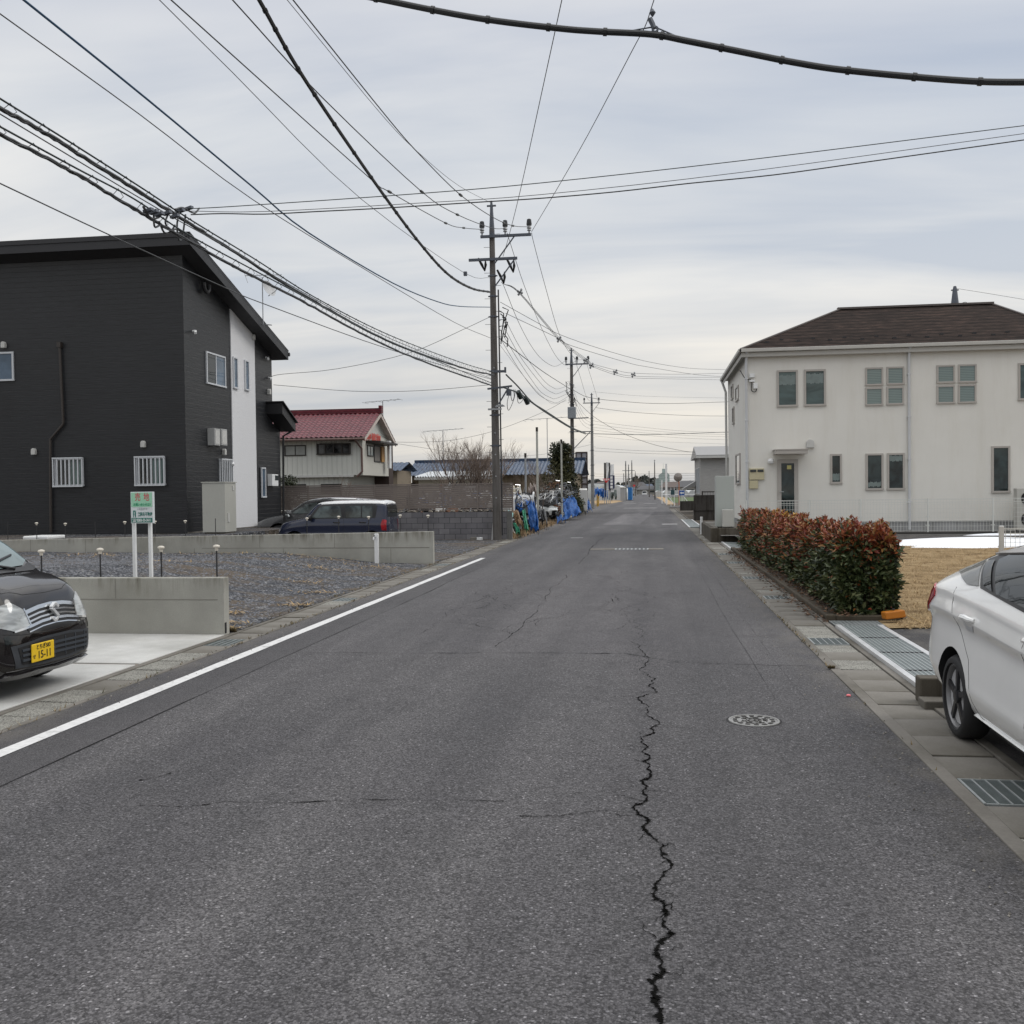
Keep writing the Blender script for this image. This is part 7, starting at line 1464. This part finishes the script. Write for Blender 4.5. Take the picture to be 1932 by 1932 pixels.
drape('tarpaulin', 'grey brown sack slumped at the back behind the tall post', 'tarpaulin', mk('sack_taupe', (.24, .20, .18), .8, var=.25, vs=3), (jat(455, 10, 50), jat(590, 10, 50), jat(600, 75, 49), jat(450, 80, 49)), 9, .14)
drape('tarpaulin', 'black cloth leaning on scrap before the third pole', 'tarpaulin', M_tarpk, (jat(1250, 210, 72), jat(1310, 200, 72), jat(1420, 400, 69), jat(1330, 410, 68)), 10, .10)
drape('net', 'tangled green net strip on the right of the tan cloth', 'net', M_netg, (jat(350, 380, 38.8), jat(400, 375, 38.8), jat(460, 715, 37.3), jat(400, 720, 37.3)), 11, .09, bulge=.1)
drape('net', 'green net clump lying low at the near end of the junk', 'net', M_netg, (jat(205, 600, 37.3), jat(245, 610, 37.3), jat(330, 790, 36.8), jat(265, 790, 36.8)), 12, .07, bulge=.1)
drape('net', 'teal green net hanging by the far blue tarpaulin', 'net', mk('net_teal', (.02, .13, .13), .6, var=.3), (jat(1270, 160, 71), jat(1320, 175, 71), jat(1370, 330, 69), jat(1310, 340, 69)), 14, .08, bulge=.1)
drape('cloth', 'pale turquoise cloth on the corner frame of the junk', 'cloth', mk('cloth_turq', (.25, .48, .47), .7, var=.2), (jat(110, 400, 38), jat(175, 420, 38), jat(200, 500, 37.3), jat(120, 490, 37.3)), 15, .06, bulge=.05)
p = gnd(960, 1018)
mb = MB(); a, b_ = jat(75, 135, 43), jat(535, 140, 43); mb.obox((a + b_) / 2 + Vector((0, 0, -.42)), (b_ - a) / 2, (0, .9, .08), (0, 0, .38)); o = tag(mb.build('metal_cabinet', mk('cabinet_weathered', (.34, .345, .35), .5, .2, .2, 3), bevel=.03), 'weathered pale metal cabinet lying on its side in the near junk', 'cabinet'); mb = MB(); mb.obox((a + b_) / 2 + Vector((0, -.93, -.78)), (b_ - a) / 2, (0, .03, 0), (0, 0, .05)); mb.build('plinth', M_dark, o)
r = random.Random(61)
def frame_bar(lab, pts, rr, mat, nm='pipe', cat='pipe', grp=None, y=None): mb = MB(); mb.tube(pts, rr, 7); return tag(mb.build(nm, mat, smooth=True), lab, cat, grp)
frame_bar('white pipe standing upright at the near corner of the junk', [jat(115, 420, 37.2), jat(118, 790, 37.2)], .03, M_white); frame_bar('bent white pipe hoop behind the big blue tarpaulin', crom([jat(530, 470, 42.5), jat(540, 90, 42.5), jat(565, 190, 43.5), jat(570, 330, 43.5)], 6), .035, M_white)
frame_bar('black pipe standing behind the blue tarpaulin', [jat(570, 150, 43.3), jat(575, 480, 43.3)], .025, M_black); frame_bar('brown pipe leaning beside the white corner pipe', [jat(150, 500, 37.5), jat(158, 760, 37.3)], .03, MC['gutter_brown']); frame_bar('dark bar leaning on the metal cabinet', [jat(255, 40, 42), jat(275, 250, 41.5)], .035, M_black)
frame_bar('rusty yellow stake frame by the third pole', [jat(1610, 110, 84), jat(1612, 320, 84)], .05, mk('pipe_yellow', (.5, .3, .04), .6)); frame_bar('second yellow stake next to the third pole', [jat(1635, 140, 84), jat(1632, 310, 84)], .05, MC['pipe_yellow'])
M_iron2 = [mk('scrap_pale', (.45, .46, .46), .4, .3, .25, 4), mk('scrap_grey', (.17, .175, .18), .5, .4, .3, 4), mk('scrap_rust', (.16, .075, .04), .8, .2, .3, 4), mk('scrap_dark', (.03, .03, .033), .6, .2, .3), mk('scrap_blue', (.06, .14, .33), .5, 0, .2), mk('scrap_white', (.62, .62, .60), .45, 0, .1)]
def bicycle(lab, c, ang, s=.9, tilt=.2):
    t = thing('bicycle', lab, 'bicycle', tuple(c), ang, group='scrapped bicycles heaped in the junk yard'); mt = r.choice(M_iron2)
    def L(x, z, y=0): return Vector((x * s, y + z * s * math.sin(tilt), z * s * math.cos(tilt)))
    for x in (-.52, .52):
        mb = MB(local=True); mb.tube([L(x + .32 * math.cos(a), .33 + .32 * math.sin(a)) for a in [i * math.pi / 10 for i in range(21)]], .02, 5); o = mb.build('wheel', M_tyre, t); mb = MB(local=True)
        for i in range(6): a = i * math.pi / 6; mb.tube([L(x - .3 * math.cos(a), .33 - .3 * math.sin(a)), L(x + .3 * math.cos(a), .33 + .3 * math.sin(a))], .005, 3)
        mb.build('spokes', M_chrome, o)
    mb = MB(local=True)
    for a, b in (((-.52, .33), (-.05, .33)), ((-.05, .33), (-.2, .85)), ((-.2, .8), (.33, .85)), ((.33, .85), (-.05, .33)), ((.52, .33), (.32, .95)), ((-.52, .33), (-.18, .75))): mb.tube([L(*a), L(*b)], .02, 6)
    mb.build('frame', mt, t); mb = MB(local=True); mb.tube([L(.2, 1.0, -.25), L(.34, .98), L(.2, 1.0, .25)], .016, 6); mb.build('handlebar', M_chrome, t); mb = MB(local=True); q = L(-.21, .9); mb.lathe([(.02, -.02), (.09, 0), (.07, .03), (0, .035)], q, n=8); mb.build('saddle', M_black, t); return t
bl = [('bicycle on top of the heap beneath the evergreen tree', 850, 20, 58), ('bicycle leaning right of the white post on the heap', 950, 60, 57), ('bicycle at the very top right of the scrap heap', 1090, 90, 59), ('overturned bicycle between scrap sedan and far blue tarpaulin', 900, 180, 55), ('bicycle just above the far blue tarpaulin', 1010, 110, 56), ('bicycle half buried over the scrap sedan windscreen', 700, 190, 53), ('bicycle lying on the cabinet beside the bent pipe', 300, 240, 41.5), ('bicycle frame jammed in the near junk by the block wall', 150, 270, 40)]
for i, (lab, x, y, Y_) in enumerate(bl): c = jat(x, y + 70, Y_); bicycle(lab, c, r.uniform(-.7, .7), r.uniform(.8, 1.05), r.uniform(-.6, .9))
# heap of assorted scrap under and between: one uncountable mass
mb = MB(); H1 = thing
def heap(xa, xb, ya, yb, top, n, seed):
    q = random.Random(seed)
    for _ in range(n):
        x = q.uniform(xa, xb); y = q.uniform(ya, yb); k = (1 - abs((x - (xa + xb) / 2) / (xb - xa) * 2) ** 2.2); z = top(y) * max(.1, k) * q.random() ** .6; mb.cur = q.choice((0, 1, 1, 2, 3, 3, 3, 4, 5)); s = q.uniform(.08, .4); a = [Vector((q.gauss(0, 1), q.gauss(0, 1), q.gauss(0, .6))).normalized() for _ in range(2)]; u_ = a[0]; v_ = u_.cross(a[1]).normalized(); w_ = u_.cross(v_)
        kind = q.random(); c = Vector((x, y, z + .1))
        if kind < .45: mb.obox(c, u_ * s, v_ * s * q.uniform(.2, .7), w_ * q.uniform(.01, .05))
        elif kind < .8: mb.tube([c - u_ * s * 1.6, c + v_ * s * .3, c + u_ * s * 1.6], q.uniform(.012, .035), 5)
        elif kind < .9: mb.lathe([(s * .3, -.05), (s * .5, 0), (s * .3, .06)], c, u_, 10)
        else: mb.obox(c, u_ * s * .6, v_ * s * .5, w_ * s * .4)
heap(-9.5, -5.5, 38.8, 47, lambda y: 1.45, 800, 1); heap(-13, -6.3, 47, 64, lambda y: 1.9, 1100, 2); heap(-8, -5.0, 57, 70, lambda y: 1.3, 420, 3)
tag(mb.build('scrap', M_iron2), 'tangled mass of scrap metal pipes, panels and boxes in the junk yard', 'scrap heap', kind='stuff')
for lab, x, y, Y_, sx_, sz_, mi_ in (('white refrigerator standing by the third pole', 1378, 200, 70, .28, .75, 5), ('grey green car door panel leaning on the scrap sedan', 790, 190, 57, .5, .3, 1), ('pale round drum between sedan and far tarpaulin', 855, 200, 57, .3, .3, 0), ('white box on the near junk behind the blue sheet', 95, 300, 40.5, .25, .3, 5), ('dark box below the tan cloth at the near corner', 185, 600, 39.6, .2, .3, 3)):
    c = jat(x, y, Y_); mb = MB(); q = r.uniform(-.3, .3)
    if 'drum' in lab: mb.lathe([(.0, -.2), (.17, -.2), (.18, 0), (.17, .2), (0, .2)], c, (.3, -1, .3), 18)
    else: mb.obox(c, (sx_, q * sx_, 0), (-q * .3, .3, .05), (0, -.05, sz_))
    o = tag(mb.build('scrap_item', M_iron2[mi_], bevel=.03), lab, lab.split()[1] if lab.split()[0] == 'white' else 'scrap')
    o.name = {'white r': 'refrigerator', 'grey gr': 'car_door', 'pale ro': 'drum', 'white b': 'storage_box', 'dark bo': 'storage_box'}[lab[:7]]; o['category'] = o.name.replace('_', ' ').replace('.001', '')
# posts among the junk
for (u, vt, vb, y, rr, mt, lab) in ((1014.3, 806, 965, 45, .05, mk('post_pale', (.40, .40, .36), .5), 'tall pale steel post standing in the middle of the junk yard'), (1060, 829, 955, 55, .05, MC['post_pale'], 'second pale steel post beside the evergreen tree'), (992, 855, 930, 47, .05, MC['aerial_metal'], 'short dark steel post near the end of the slat fence')):
    p = at(u, 930, y); t = thing('steel_post', lab, 'post', (p.x, y, 0)); mb = MB(); mb.cyl((p.x, y, 0), (p.x - .0, y, at(u, vt + 8, y).z), rr, n=10); mb.build('shaft', mt, t); mb = MB(); mb.cyl((p.x, y, at(u, vt + 8, y).z), (p.x, y, at(u, vt, y).z), rr * 1.15, n=10); mb.build('cap', M_bron, t)
mb = MB(); r = random.Random(71)
for _ in range(1500):
    y = 35.2 + 20 * r.random() ** 1.6; x = -5.2 + abs(r.gauss(0, .22)) * (1 if r.random() < .5 else -1); ln = r.uniform(.1, .35) * (2.6 if 44 < y < 47.5 and r.random() < .4 else 1); a = r.uniform(0, 6.28); d = Vector((math.cos(a) * ln * .6, math.sin(a) * ln * .5, ln * r.uniform(.1, 1))); n_ = Vector((-d.y, d.x, 0)).normalized() * .014; p = Vector((x, y, .0)); mb.add([p - n_, p + n_, p + d], [(0, 1, 2)])
tag(mb.build('weeds', mk('weed_tan', (.27, .185, .10), .9, var=.4, vs=2)), 'dead brown weeds along the road edge at the foot of the junk', 'weeds', kind='stuff')

mb = MB(); r = random.Random(73)          # weeds and grit along the channel edges
for _ in range(900):
    sd_ = r.random(); y = 5.5 + 29 * r.random() ** 1.5
    if sd_ < .45: x = -5.15 + r.gauss(0, .03); y = max(11.5, y)
    elif sd_ < .7: x = -4.67 + r.gauss(0, .02)
    else: x = 1.66 + r.gauss(0, .015); y = max(9.5, y) if r.random() < .85 else y
    for k_ in range(4 if y > 9 else 2): ln = r.uniform(.015, .055) * (1.7 if sd_ < .45 else 1); a = r.uniform(0, 6.28); d = Vector((math.cos(a) * ln * .7, math.sin(a) * ln * .7, ln * r.uniform(.2, 1))); n_ = Vector((-d.y, d.x, 0)).normalized() * .005; p = Vector((x, y, .008)); mb.add([p - n_, p + n_, p + d], [(0, 1, 2)])
tag(mb.build('weeds', rand_mat('weed_mix', [(0, (.05, .055, .025)), (.5, (.13, .10, .05)), (1, (.26, .19, .10))], .9)), 'small weeds and moss growing along the gutter joints', 'weeds', kind='stuff')
mb = MB(); r = random.Random(74)
for _ in range(700):
    x = r.choice((1.5, -4.55)) + r.gauss(0, .16); y = 4 + 26 * r.random() ** 1.4; s = r.uniform(.003, .009)
    mb.add([(x - s, y, .003), (x, y - s, .003), (x + s, y, .003), (x, y + s, .003), (x, y, .003 + s * 1.2)], [(0, 1, 4), (1, 2, 4), (2, 3, 4), (3, 0, 4)])
tag(mb.build('grit', rand_mat('grit_mix', [(0, (.05, .045, .04)), (1, (.3, .28, .25))], .9)), 'scattered grit and small stones along the road edges', 'grit', kind='stuff')

# ================================================================== FAR END OF THE ROAD
p = at(1098, 920, 80); t = thing('billboard', 'tall brown framed panel board behind the second pole', 'billboard', (p.x, 80, 0)); x0, x1 = at(1087, 900, 80).x, at(1108, 900, 80).x; z0, z1 = at(1098, 925, 80).z, at(1098, 853.5, 80).z
mb = MB(); mb.box(x0, 80, 0, x1, 80.5, z1); mb.build('board', mk('board_grey', (.28, .27, .28), .5, var=.1), t); mb = MB()
for i in range(7): z = z0 + (z1 - z0) * i / 6; mb.box(x0 - .03, 79.95, z - .05, x1 + .03, 80, z + .05)
for x in (x0, (x0 + x1) / 2, x1): mb.box(x - .05, 79.96, z0, x + .05, 79.999, z1)
mb.build('frame', MC['dark_timber'], t)
y = 126.; p = at(1144, 907, y); t = thing('stop_sign', 'red inverted triangle stop sign on a grey pole at the crossing', 'road sign', (p.x, y, 0)); s = .50; mb = MB(); mb.prism([(p.x - s, y, p.z + s * .55), (p.x + s, y, p.z + s * .55), (p.x, y, p.z - s * .6)], (0, .03, 0)); mb.build('face', mk('sign_stop_red', (.55, .03, .03), .4, var=.03), t); text(t, '止まれ', .27, (p.x, y - .006, p.z + s * .25), (1, 0, 0), (0, 0, 1), M_white, 'lettering', ext=.003, bold=.008); mb = MB(); mb.cyl((p.x, y + .08, 0), (p.x, y + .08, p.z + s * .5), .06, n=8); mb.build('pole', M_porc, t)
p = at(1210, 906.5, 230); 
t = thing('stop_sign', 'second tiny red stop sign far down the road', 'road sign', (at(1193.5, 906, 230).x, 230, 0)); p = at(1197.5 - 24.5 + 24, 906, 230); mb = MB(); p = at(1196.5, 921, 230); zc_ = at(1196.5, 917, 230).z; mb.prism([(p.x - .36, 230, zc_ + .3), (p.x + .36, 230, zc_ + .3), (p.x, 230, zc_ - .33)], (0, .03, 0)); mb.build('face', MC['sign_stop_red'], t); mb = MB(); mb.cyl((p.x, 230.1, 0), (p.x, 230.1, zc_ + .3), .06, n=6); mb.build('pole', M_porc, t)
for (u, vt, vb, w_, mt, lab) in ((1141.5, 873, 922, .25, M_bron, 'dark vertical banner flag, left of the group by the stop sign'), (1146.5, 872, 948, .3, M_white, 'white vertical banner flag in the middle of the group'), (1149.5, 873, 946, .22, M_black, 'black vertical banner flag by the crossing'), (1154.5, 876, 946, .5, M_white, 'white banner flag with lettering, right of the group')):
    y = 128.; p = at(u, vt, y); t = thing('banner_flag', lab, 'banner', (p.x, y, 0), group='banner flags by the stop sign'); mb = MB(); mb.cyl((p.x - w_ / 2, y, 0), (p.x - w_ / 2, y, p.z), .04, n=6); mb.build('pole', M_porc, t); mb = MB(); mb.grid(lambda a, b: (p.x - w_ / 2 + w_ * a, y + .06 * math.sin(b * 9 + a * 3), p.z - 3.6 * b), 4, 20); mb.build('cloth', mt, t)
y = 128.; p = at(1154, 910, y); t = thing('notice_board', 'navy and white upright notice board by the banners', 'sign', (p.x, y, 0)); mb = MB(); mb.box(p.x - .4, y - .3, at(1154, 922, y).z, p.x + .4, y - .2, at(1154, 897, y).z); mb.build('panel', mk('board_navy', (.03, .035, .08), .5), t)
q = MB(); 
for i in range(4): z = at(1154, 901 + i * 6, y).z; q.box(p.x - .15, y - .306, z - .16, p.x + .15, y - .301, z + .16)
q.build('white_square', M_white, t)
p = at(1257.5, 948, 126); t = thing('gate_post', 'thick white square post at the right side of the crossing', 'post', (p.x, 126, 0)); mb = MB(); mb.box(p.x - .13, 126, 0, p.x + .13, 126.26, at(1257, 875, 126).z); mb.build('shaft', M_white, t)
p = at(1249.5, 948, 126); t = thing('gate_post', 'thin white post left of the thick white post', 'post', (at(1249, 940, 126).x, 126, 0)); mb = MB(); mb.cyl((at(1249, 940, 126).x, 126, 0), (at(1249, 940, 126).x, 126, at(1249, 906, 126).z), .07, n=8); mb.build('shaft', M_white, t)
p = at(1281.5, 955, 112); c = at(1279.5, 900.5, 112); t = thing('traffic_mirror', 'round convex traffic mirror on a rusty orange post', 'traffic mirror', (p.x, 112, 0)); mb = MB(); mb.lathe([(0, .1), (.3, .07), (.45, 0), (.5, -.02), (.5, -.1), (0, -.12)], c, (.35, -1, -.1), 24); mb.build('mirror', mk('mirror_face', (.30, .27, .25), .2, .3), t, smooth=True); mb = MB(); mb.cyl((p.x, 112.15, 0), (p.x, 112.15, c.z), .06, n=8); mb.build('post', mk('post_orange', (.40, .14, .06), .6), t)
y = 106.; p = at(1286.5, 930, y); t = thing('direction_sign', 'blue sign with white left arrow beside the traffic mirror', 'road sign', (p.x, y, 0)); mb = MB(); mb.box(p.x - .28, y, p.z - .27, p.x + .28, y + .04, p.z + .27); mb.build('panel', mk('sign_blue', (.03, .10, .32), .45), t); mb = MB(); mb.prism([(p.x - .22, y - .006, p.z), (p.x - .02, y - .006, p.z + .14), (p.x - .02, y - .006, p.z + .06), (p.x + .22, y - .006, p.z + .06), (p.x + .22, y - .006, p.z - .06), (p.x - .02, y - .006, p.z - .06), (p.x - .02, y - .006, p.z - .14)], (0, .004, 0)); mb.build('arrow', M_white, t)
for s in (-.22, .22): mb = MB(); mb.cyl((p.x + s, y + .07, 0), (p.x + s, y + .07, p.z + .2), .03, n=6); mb.build('leg', M_white, t)
y = 104.; p = at(1269, 929, y); t = thing('direction_sign', 'small dark teal sign on two white legs by the crossing', 'road sign', (p.x, y, 0)); mb = MB(); mb.box(p.x - .2, y, p.z - .25, p.x + .2, y + .04, p.z + .25); mb.build('panel', mk('sign_dteal', (.02, .06, .07), .45), t)
for s in (-.17, .17): mb = MB(); mb.cyl((p.x + s, y + .07, 0), (p.x + s, y + .07, p.z + .5), .03, n=6); mb.build('leg', M_white, t)
t = thing('barrier', 'white pipe barrier fence along the green field edge', 'barrier', (4, 110, 0)); mb = MB(); x0, x1 = at(1275, 930, 112).x, at(1312, 930, 112).x; zz = at(1290, 933, 112).z
mb.tube([(x0 - 1.5, 112.5, zz), (x1 + 2, 112.5, zz)], .05, 6)
for x in (x0 - 1, x0 + .7, x1): mb.tube([(x, 112.5, 0), (x, 112.5, zz)], .05, 6); mb.tube([(x, 112.5, zz), (x + .9, 112.9, 0)], .045, 6)
mb.build('rail', M_white, t)
def q_ground(name, P, z, mat): mb = MB(); mb.add([(*p, z) for p in P], [tuple(range(len(P)))]); return struct(mb.build(name, mat))
q_ground('green_field', [(3, 135), (70, 135), (80, 230), (2.5, 230)], -.02, mk('field_green', (.06, .095, .025), .95, var=.3, vs=.3, bump=.5, bs=4)); q_ground('verge_right', [(1.9, 118), (3, 118), (3.2, 330), (.3, 330)], -.01, mk('verge_tan', (.34, .235, .125), .95, var=.3, vs=.5)); q_ground('verge_left', [(-9, 134), (-5.2, 134), (-4.4, 158), (-7.3, 300), (-12, 300)], -.01, MC['verge_tan']); q_ground('farm_field', [(-80, 106), (-6.5, 106), (-9, 300), (-90, 300)], -.025, mk('field_brown', (.16, .12, .075), .95, var=.3, vs=.3))
def greenhouse(lab, cx_, y, w_, h, ln, grp=None):
    t = thing('greenhouse', lab, 'greenhouse', (cx_, y, 0), group=grp); mb = MB(); k = 14
    pr = [(cx_ + w_ / 2 * math.cos(math.pi - math.pi * i / k), h * (.35 + .65 * math.sin(math.pi * i / k)) if 0 < i < k else h * .3) for i in range(k + 1)]; pr = [(cx_ - w_ / 2, 0)] + pr + [(cx_ + w_ / 2, 0)]; mb.prism([(x, y, z) for x, z in pr], (0, ln, 0)); mb.build('cover', mk('plastic_film', (.52, .54, .54), .35, var=.15, vs=.6), t)
    mb = MB()
    for i in range(5): x = cx_ + w_ * (i - 2) / 5; mb.bar((x, y - .05, 0), (x, y - .05, h * .9 * math.sqrt(max(.05, 1 - ((i - 2) / 2.7) ** 2))), .07)
    mb.build('end_frame', M_porc, t)
greenhouse('large white plastic greenhouse at the left beyond the crossing', at(1150, 930, 175).x, 175, 5.6, 2.9, 40); greenhouse('second pale greenhouse behind, left of the large one', at(1122, 930, 190).x, 190, 8, 3.1, 30); greenhouse('low pale greenhouse end further left', at(1137, 930, 182).x - 1, 183, 5, 2.4, 20)
for i in range(6): greenhouse(('first', 'second', 'third', 'fourth', 'fifth', 'sixth')[i] + ' in the row of arched greenhouses beyond the green field', at(1243 + i * 16, 930, 250).x, 250, 2.15 * 1.0, 1.6, 40, 'row of arched greenhouses beyond the field')
for k_, (ua, ub, v0, v1, lab) in enumerate(((1122, 1136, 921, 937, 'blue tarpaulin over crates at the greenhouse front, left one'), (1137, 1146, 922, 939, 'blue tarpaulin over crates at the greenhouse front, middle one'), (1151, 1163, 924, 941, 'dark netting heap at the greenhouse front, right one'))):
    drape('tarpaulin', lab, 'tarpaulin', M_tarpb if k_ < 2 else mk('net_dark', (.09, .11, .105), .8, var=.5, vs=2), (at(ua, v0, 152), at(ub, v0, 152), at(ub + 1, v1, 150), at(ua - 1, v1, 150)), 40 + k_, .3)
p = at(1188.5, 935, 185); x0, x1 = at(1185, 930, 168).x, at(1192, 930, 168).x; t = thing('storage_container', 'bright blue container panel at the left road edge', 'container', (x0, 168, 0)); mb = MB(); mb.box(x0, 168, .1, x1, 176, at(1188, 919.5, 168).z); mb.build('shell', mk('container_blue', (.02, .17, .45), .45, var=.08), t); mb = MB()
for i in range(5): xx = x0 + (x1 - x0) * i / 4; mb.box(xx - .03, 167.95, .1, xx + .03, 168, at(1188, 919.5, 168).z)
mb.build('rib', MC['container_blue'], t)
x0, x1 = at(1170.5, 930, 160).x, at(1179, 930, 160).x; t = thing('shed', 'small white shed between greenhouse and far poles', 'shed', (x0, 160, 0)); mb = MB(); mb.box(x0, 160, 0, x1, 163, at(1175, 920, 160).z); mb.build('wall', M_porc, t); mb = MB(); mb.box(x0 - .1, 159.9, at(1175, 920, 160).z, x1 + .1, 163.1, at(1175, 919, 160).z); mb.build('roof', M_white, t)
y = 420.; xa, xb_, xc = at(1235.5, 920, y).x, at(1243, 920, y).x, at(1263.5, 920, y).x; t = thing('grain_elevator', 'pale green stepped grain elevator building on the horizon', 'building', (xb_, y, 0)); M_el = mk('elevator_green', (.36, .43, .41), .6, var=.06, vs=.2)
mb = MB(); h1, h2 = at(1250, 896, y).z, at(1240, 904, y).z; mb.box(xb_, y, 0, xc, y + 10, h1); mb.prism([(xb_, y, h1), (xc, y, h1), ((xb_ + xc) / 2 + .5, y, h1 + 1.8)], (0, 10, 0)); mb.box(xa, y + 1, 0, xb_, y + 9, h2); mb.build('wall', M_el, t); mb = MB(); q = (xb_ + xc) / 2; mb.box(q - .8, y + 1, h1 + 1, q + .8, y + 4, h1 + 2.6); mb.cyl((q - .3, y + 2, h1 + 2.6), (q - .3, y + 2, h1 + 5), .06, n=5); mb.build('vent_tower', M_el, t); mb = MB(); mb.box(q + .3, y - .05, h1 - 1.4, q + 1.5, y, h1 - .8); mb.build('louvre', M_dark, t)
mb = MB(); mb.box(xb_, y - .06, h1 - 3.2, xc - 1.5, y, h1 - 3.0); mb.box(xb_, y - .06, h1 - 4.4, xc - 1.5, y, h1 - 4.2); mb.build('string_course', M_porc, t)
# far houses and trees along the horizon
r = random.Random(91); hm = [mk('far_wall', (.38, .37, .34), .8, var=.1), mk('far_wall_grey', (.25, .25, .25), .8, var=.1), mk('far_wall_white', (.5, .5, .48), .8, var=.1)]; rm_ = [mk('far_roof', (.07, .07, .075), .6, var=.1), mk('far_roof_brown', (.10, .075, .065), .6, var=.1), mk('far_roof_blue', (.07, .09, .13), .6, var=.1)]
names = ['small house under the first far tree, left end of the horizon', 'dark roofed house left of the stop sign on the horizon', 'low grey house behind the white shed', 'grey roofed house at the end of the road, left one', 'pale house straight at the end of the road', 'house with brown roof right of the road end', 'low pale warehouse right of the road end', 'dark roofed house behind the greenhouse row, left', 'blue grey roofed house behind the greenhouse row, right', 'last low house next to the grey panelled house']
for i, (u, w_, h) in enumerate(((1128, 9, 4.5), (1140, 8, 5), (1178, 10, 4), (1201, 9, 5.5), (1213, 8, 4.4), (1223, 7, 5.2), (1232, 14, 3.6), (1276, 12, 5), (1291, 11, 4.6), (1304, 10, 5))):
    y = r.uniform(330, 460) * (1.25 if i in (3, 4, 5) else 1); x = at(u, 925, y).x; t = thing('far_house', names[i], 'house', (x, y, 0), group='far houses along the horizon'); mb = MB(); mb.box(x - w_ / 2, y, 0, x + w_ / 2, y + 8, h * .55); mb.build('wall', hm[i % 3], t); mb = MB(); mb.prism([(x - w_ / 2 - .6, y - .6, h * .55), (x + w_ / 2 + .6, y - .6, h * .55), (x + w_ / 2 - 1.5, y + 3.5, h), (x - w_ / 2 + 1.5, y + 3.5, h)], (0, 5, 0)); mb.build('roof', rm_[i % 3], t); mb = MB(); mb.box(x - 1.5, y - .05, .8, x + 1.2, y, h * .4); mb.build('window', M_gdark, t)
mb = MB(); r = random.Random(92)
def wood(u0, u1, y, hf, n):
    for _ in range(n):
        u = r.uniform(u0, u1); x = at(u, 925, y).x + r.gauss(0, 3); yy = y + r.uniform(-15, 25); h = hf(u) * r.uniform(.75, 1.1)
        for k in range(18):
            q = r.random() ** .7; c = Vector((x + r.gauss(0, 2.1) * (1.1 - q), yy + r.gauss(0, 2), h * (.08 + .92 * q))); s = r.uniform(.7, 1.5); d = Vector((r.gauss(0, 1), r.gauss(0, 1), r.gauss(0, 1))).normalized(); e_ = d.orthogonal().normalized(); f_ = d.cross(e_)
            mb.add([c + e_ * s, c + f_ * s, c - e_ * s, c - f_ * s * .8], [(0, 1, 2, 3)])
wood(1112, 1146, 560, lambda u: 5.5 + 2 * math.sin(u * .3), 130); wood(1146, 1186, 640, lambda u: 4.2 + 1.3 * math.sin(u * .5), 90); wood(1192, 1234, 700, lambda u: 6.5 + 3.2 * math.sin((u - 1196) * .11) ** 2 * 1.6, 170); wood(1255, 1325, 620, lambda u: 5 + 1.2 * math.sin(u * .35), 190); wood(1040, 1112, 560, lambda u: 5.5, 60); wood(1325, 1420, 620, lambda u: 5.5, 60)
tag(mb.build('distant_woodland', rand_mat('wood_far', [(0, (.022, .028, .026)), (1, (.06, .066, .055))], .9)), 'low dark belt of distant woodland along the horizon', 'woodland', kind='stuff')
p = at(1204, 925, 330); bare_tree('round bare tree on the horizon left of the road end', (p.x - 1.5, 330, 0), 6.2, .8, 77, 6, .12, name='bare_tree', depth=4)
y = 330.; p = at(1216, 930, y); t = thing('parked_car', 'tiny distant white car at the end of the road', 'car', (p.x, y, 0)); mb = MB(); mb.prism([(p.x - .85, y, .25), (p.x + .85, y, .25), (p.x + .88, y, .8), (p.x + .62, y, 1.5), (p.x - .62, y, 1.5), (p.x - .88, y, .8)], (0, 3.6, 0)); mb.build('body', M_white, t, bevel=.1); mb = MB(); mb.prism([(p.x - .72, y - .02, .85), (p.x + .72, y - .02, .85), (p.x + .56, y - .02, 1.4), (p.x - .56, y - .02, 1.4)], (0, .02, 0)); mb.build('rear_window', M_tint, t)
# faint distant cross lines
for i, v in enumerate((893, 897, 902, 906, 909)):
    y = 300 + i * 20; wire('overhead_wire', ('highest', 'second', 'third', 'fourth', 'lowest')[i] + ' of the faint wires crossing above the far end of the road', .035, (-90, y), (90, y), [(1040, v + 1), (1150, v + 1.5), (1230, v + 1), (1330, v - .5)], M_wireg, 'faint wires on the horizon')
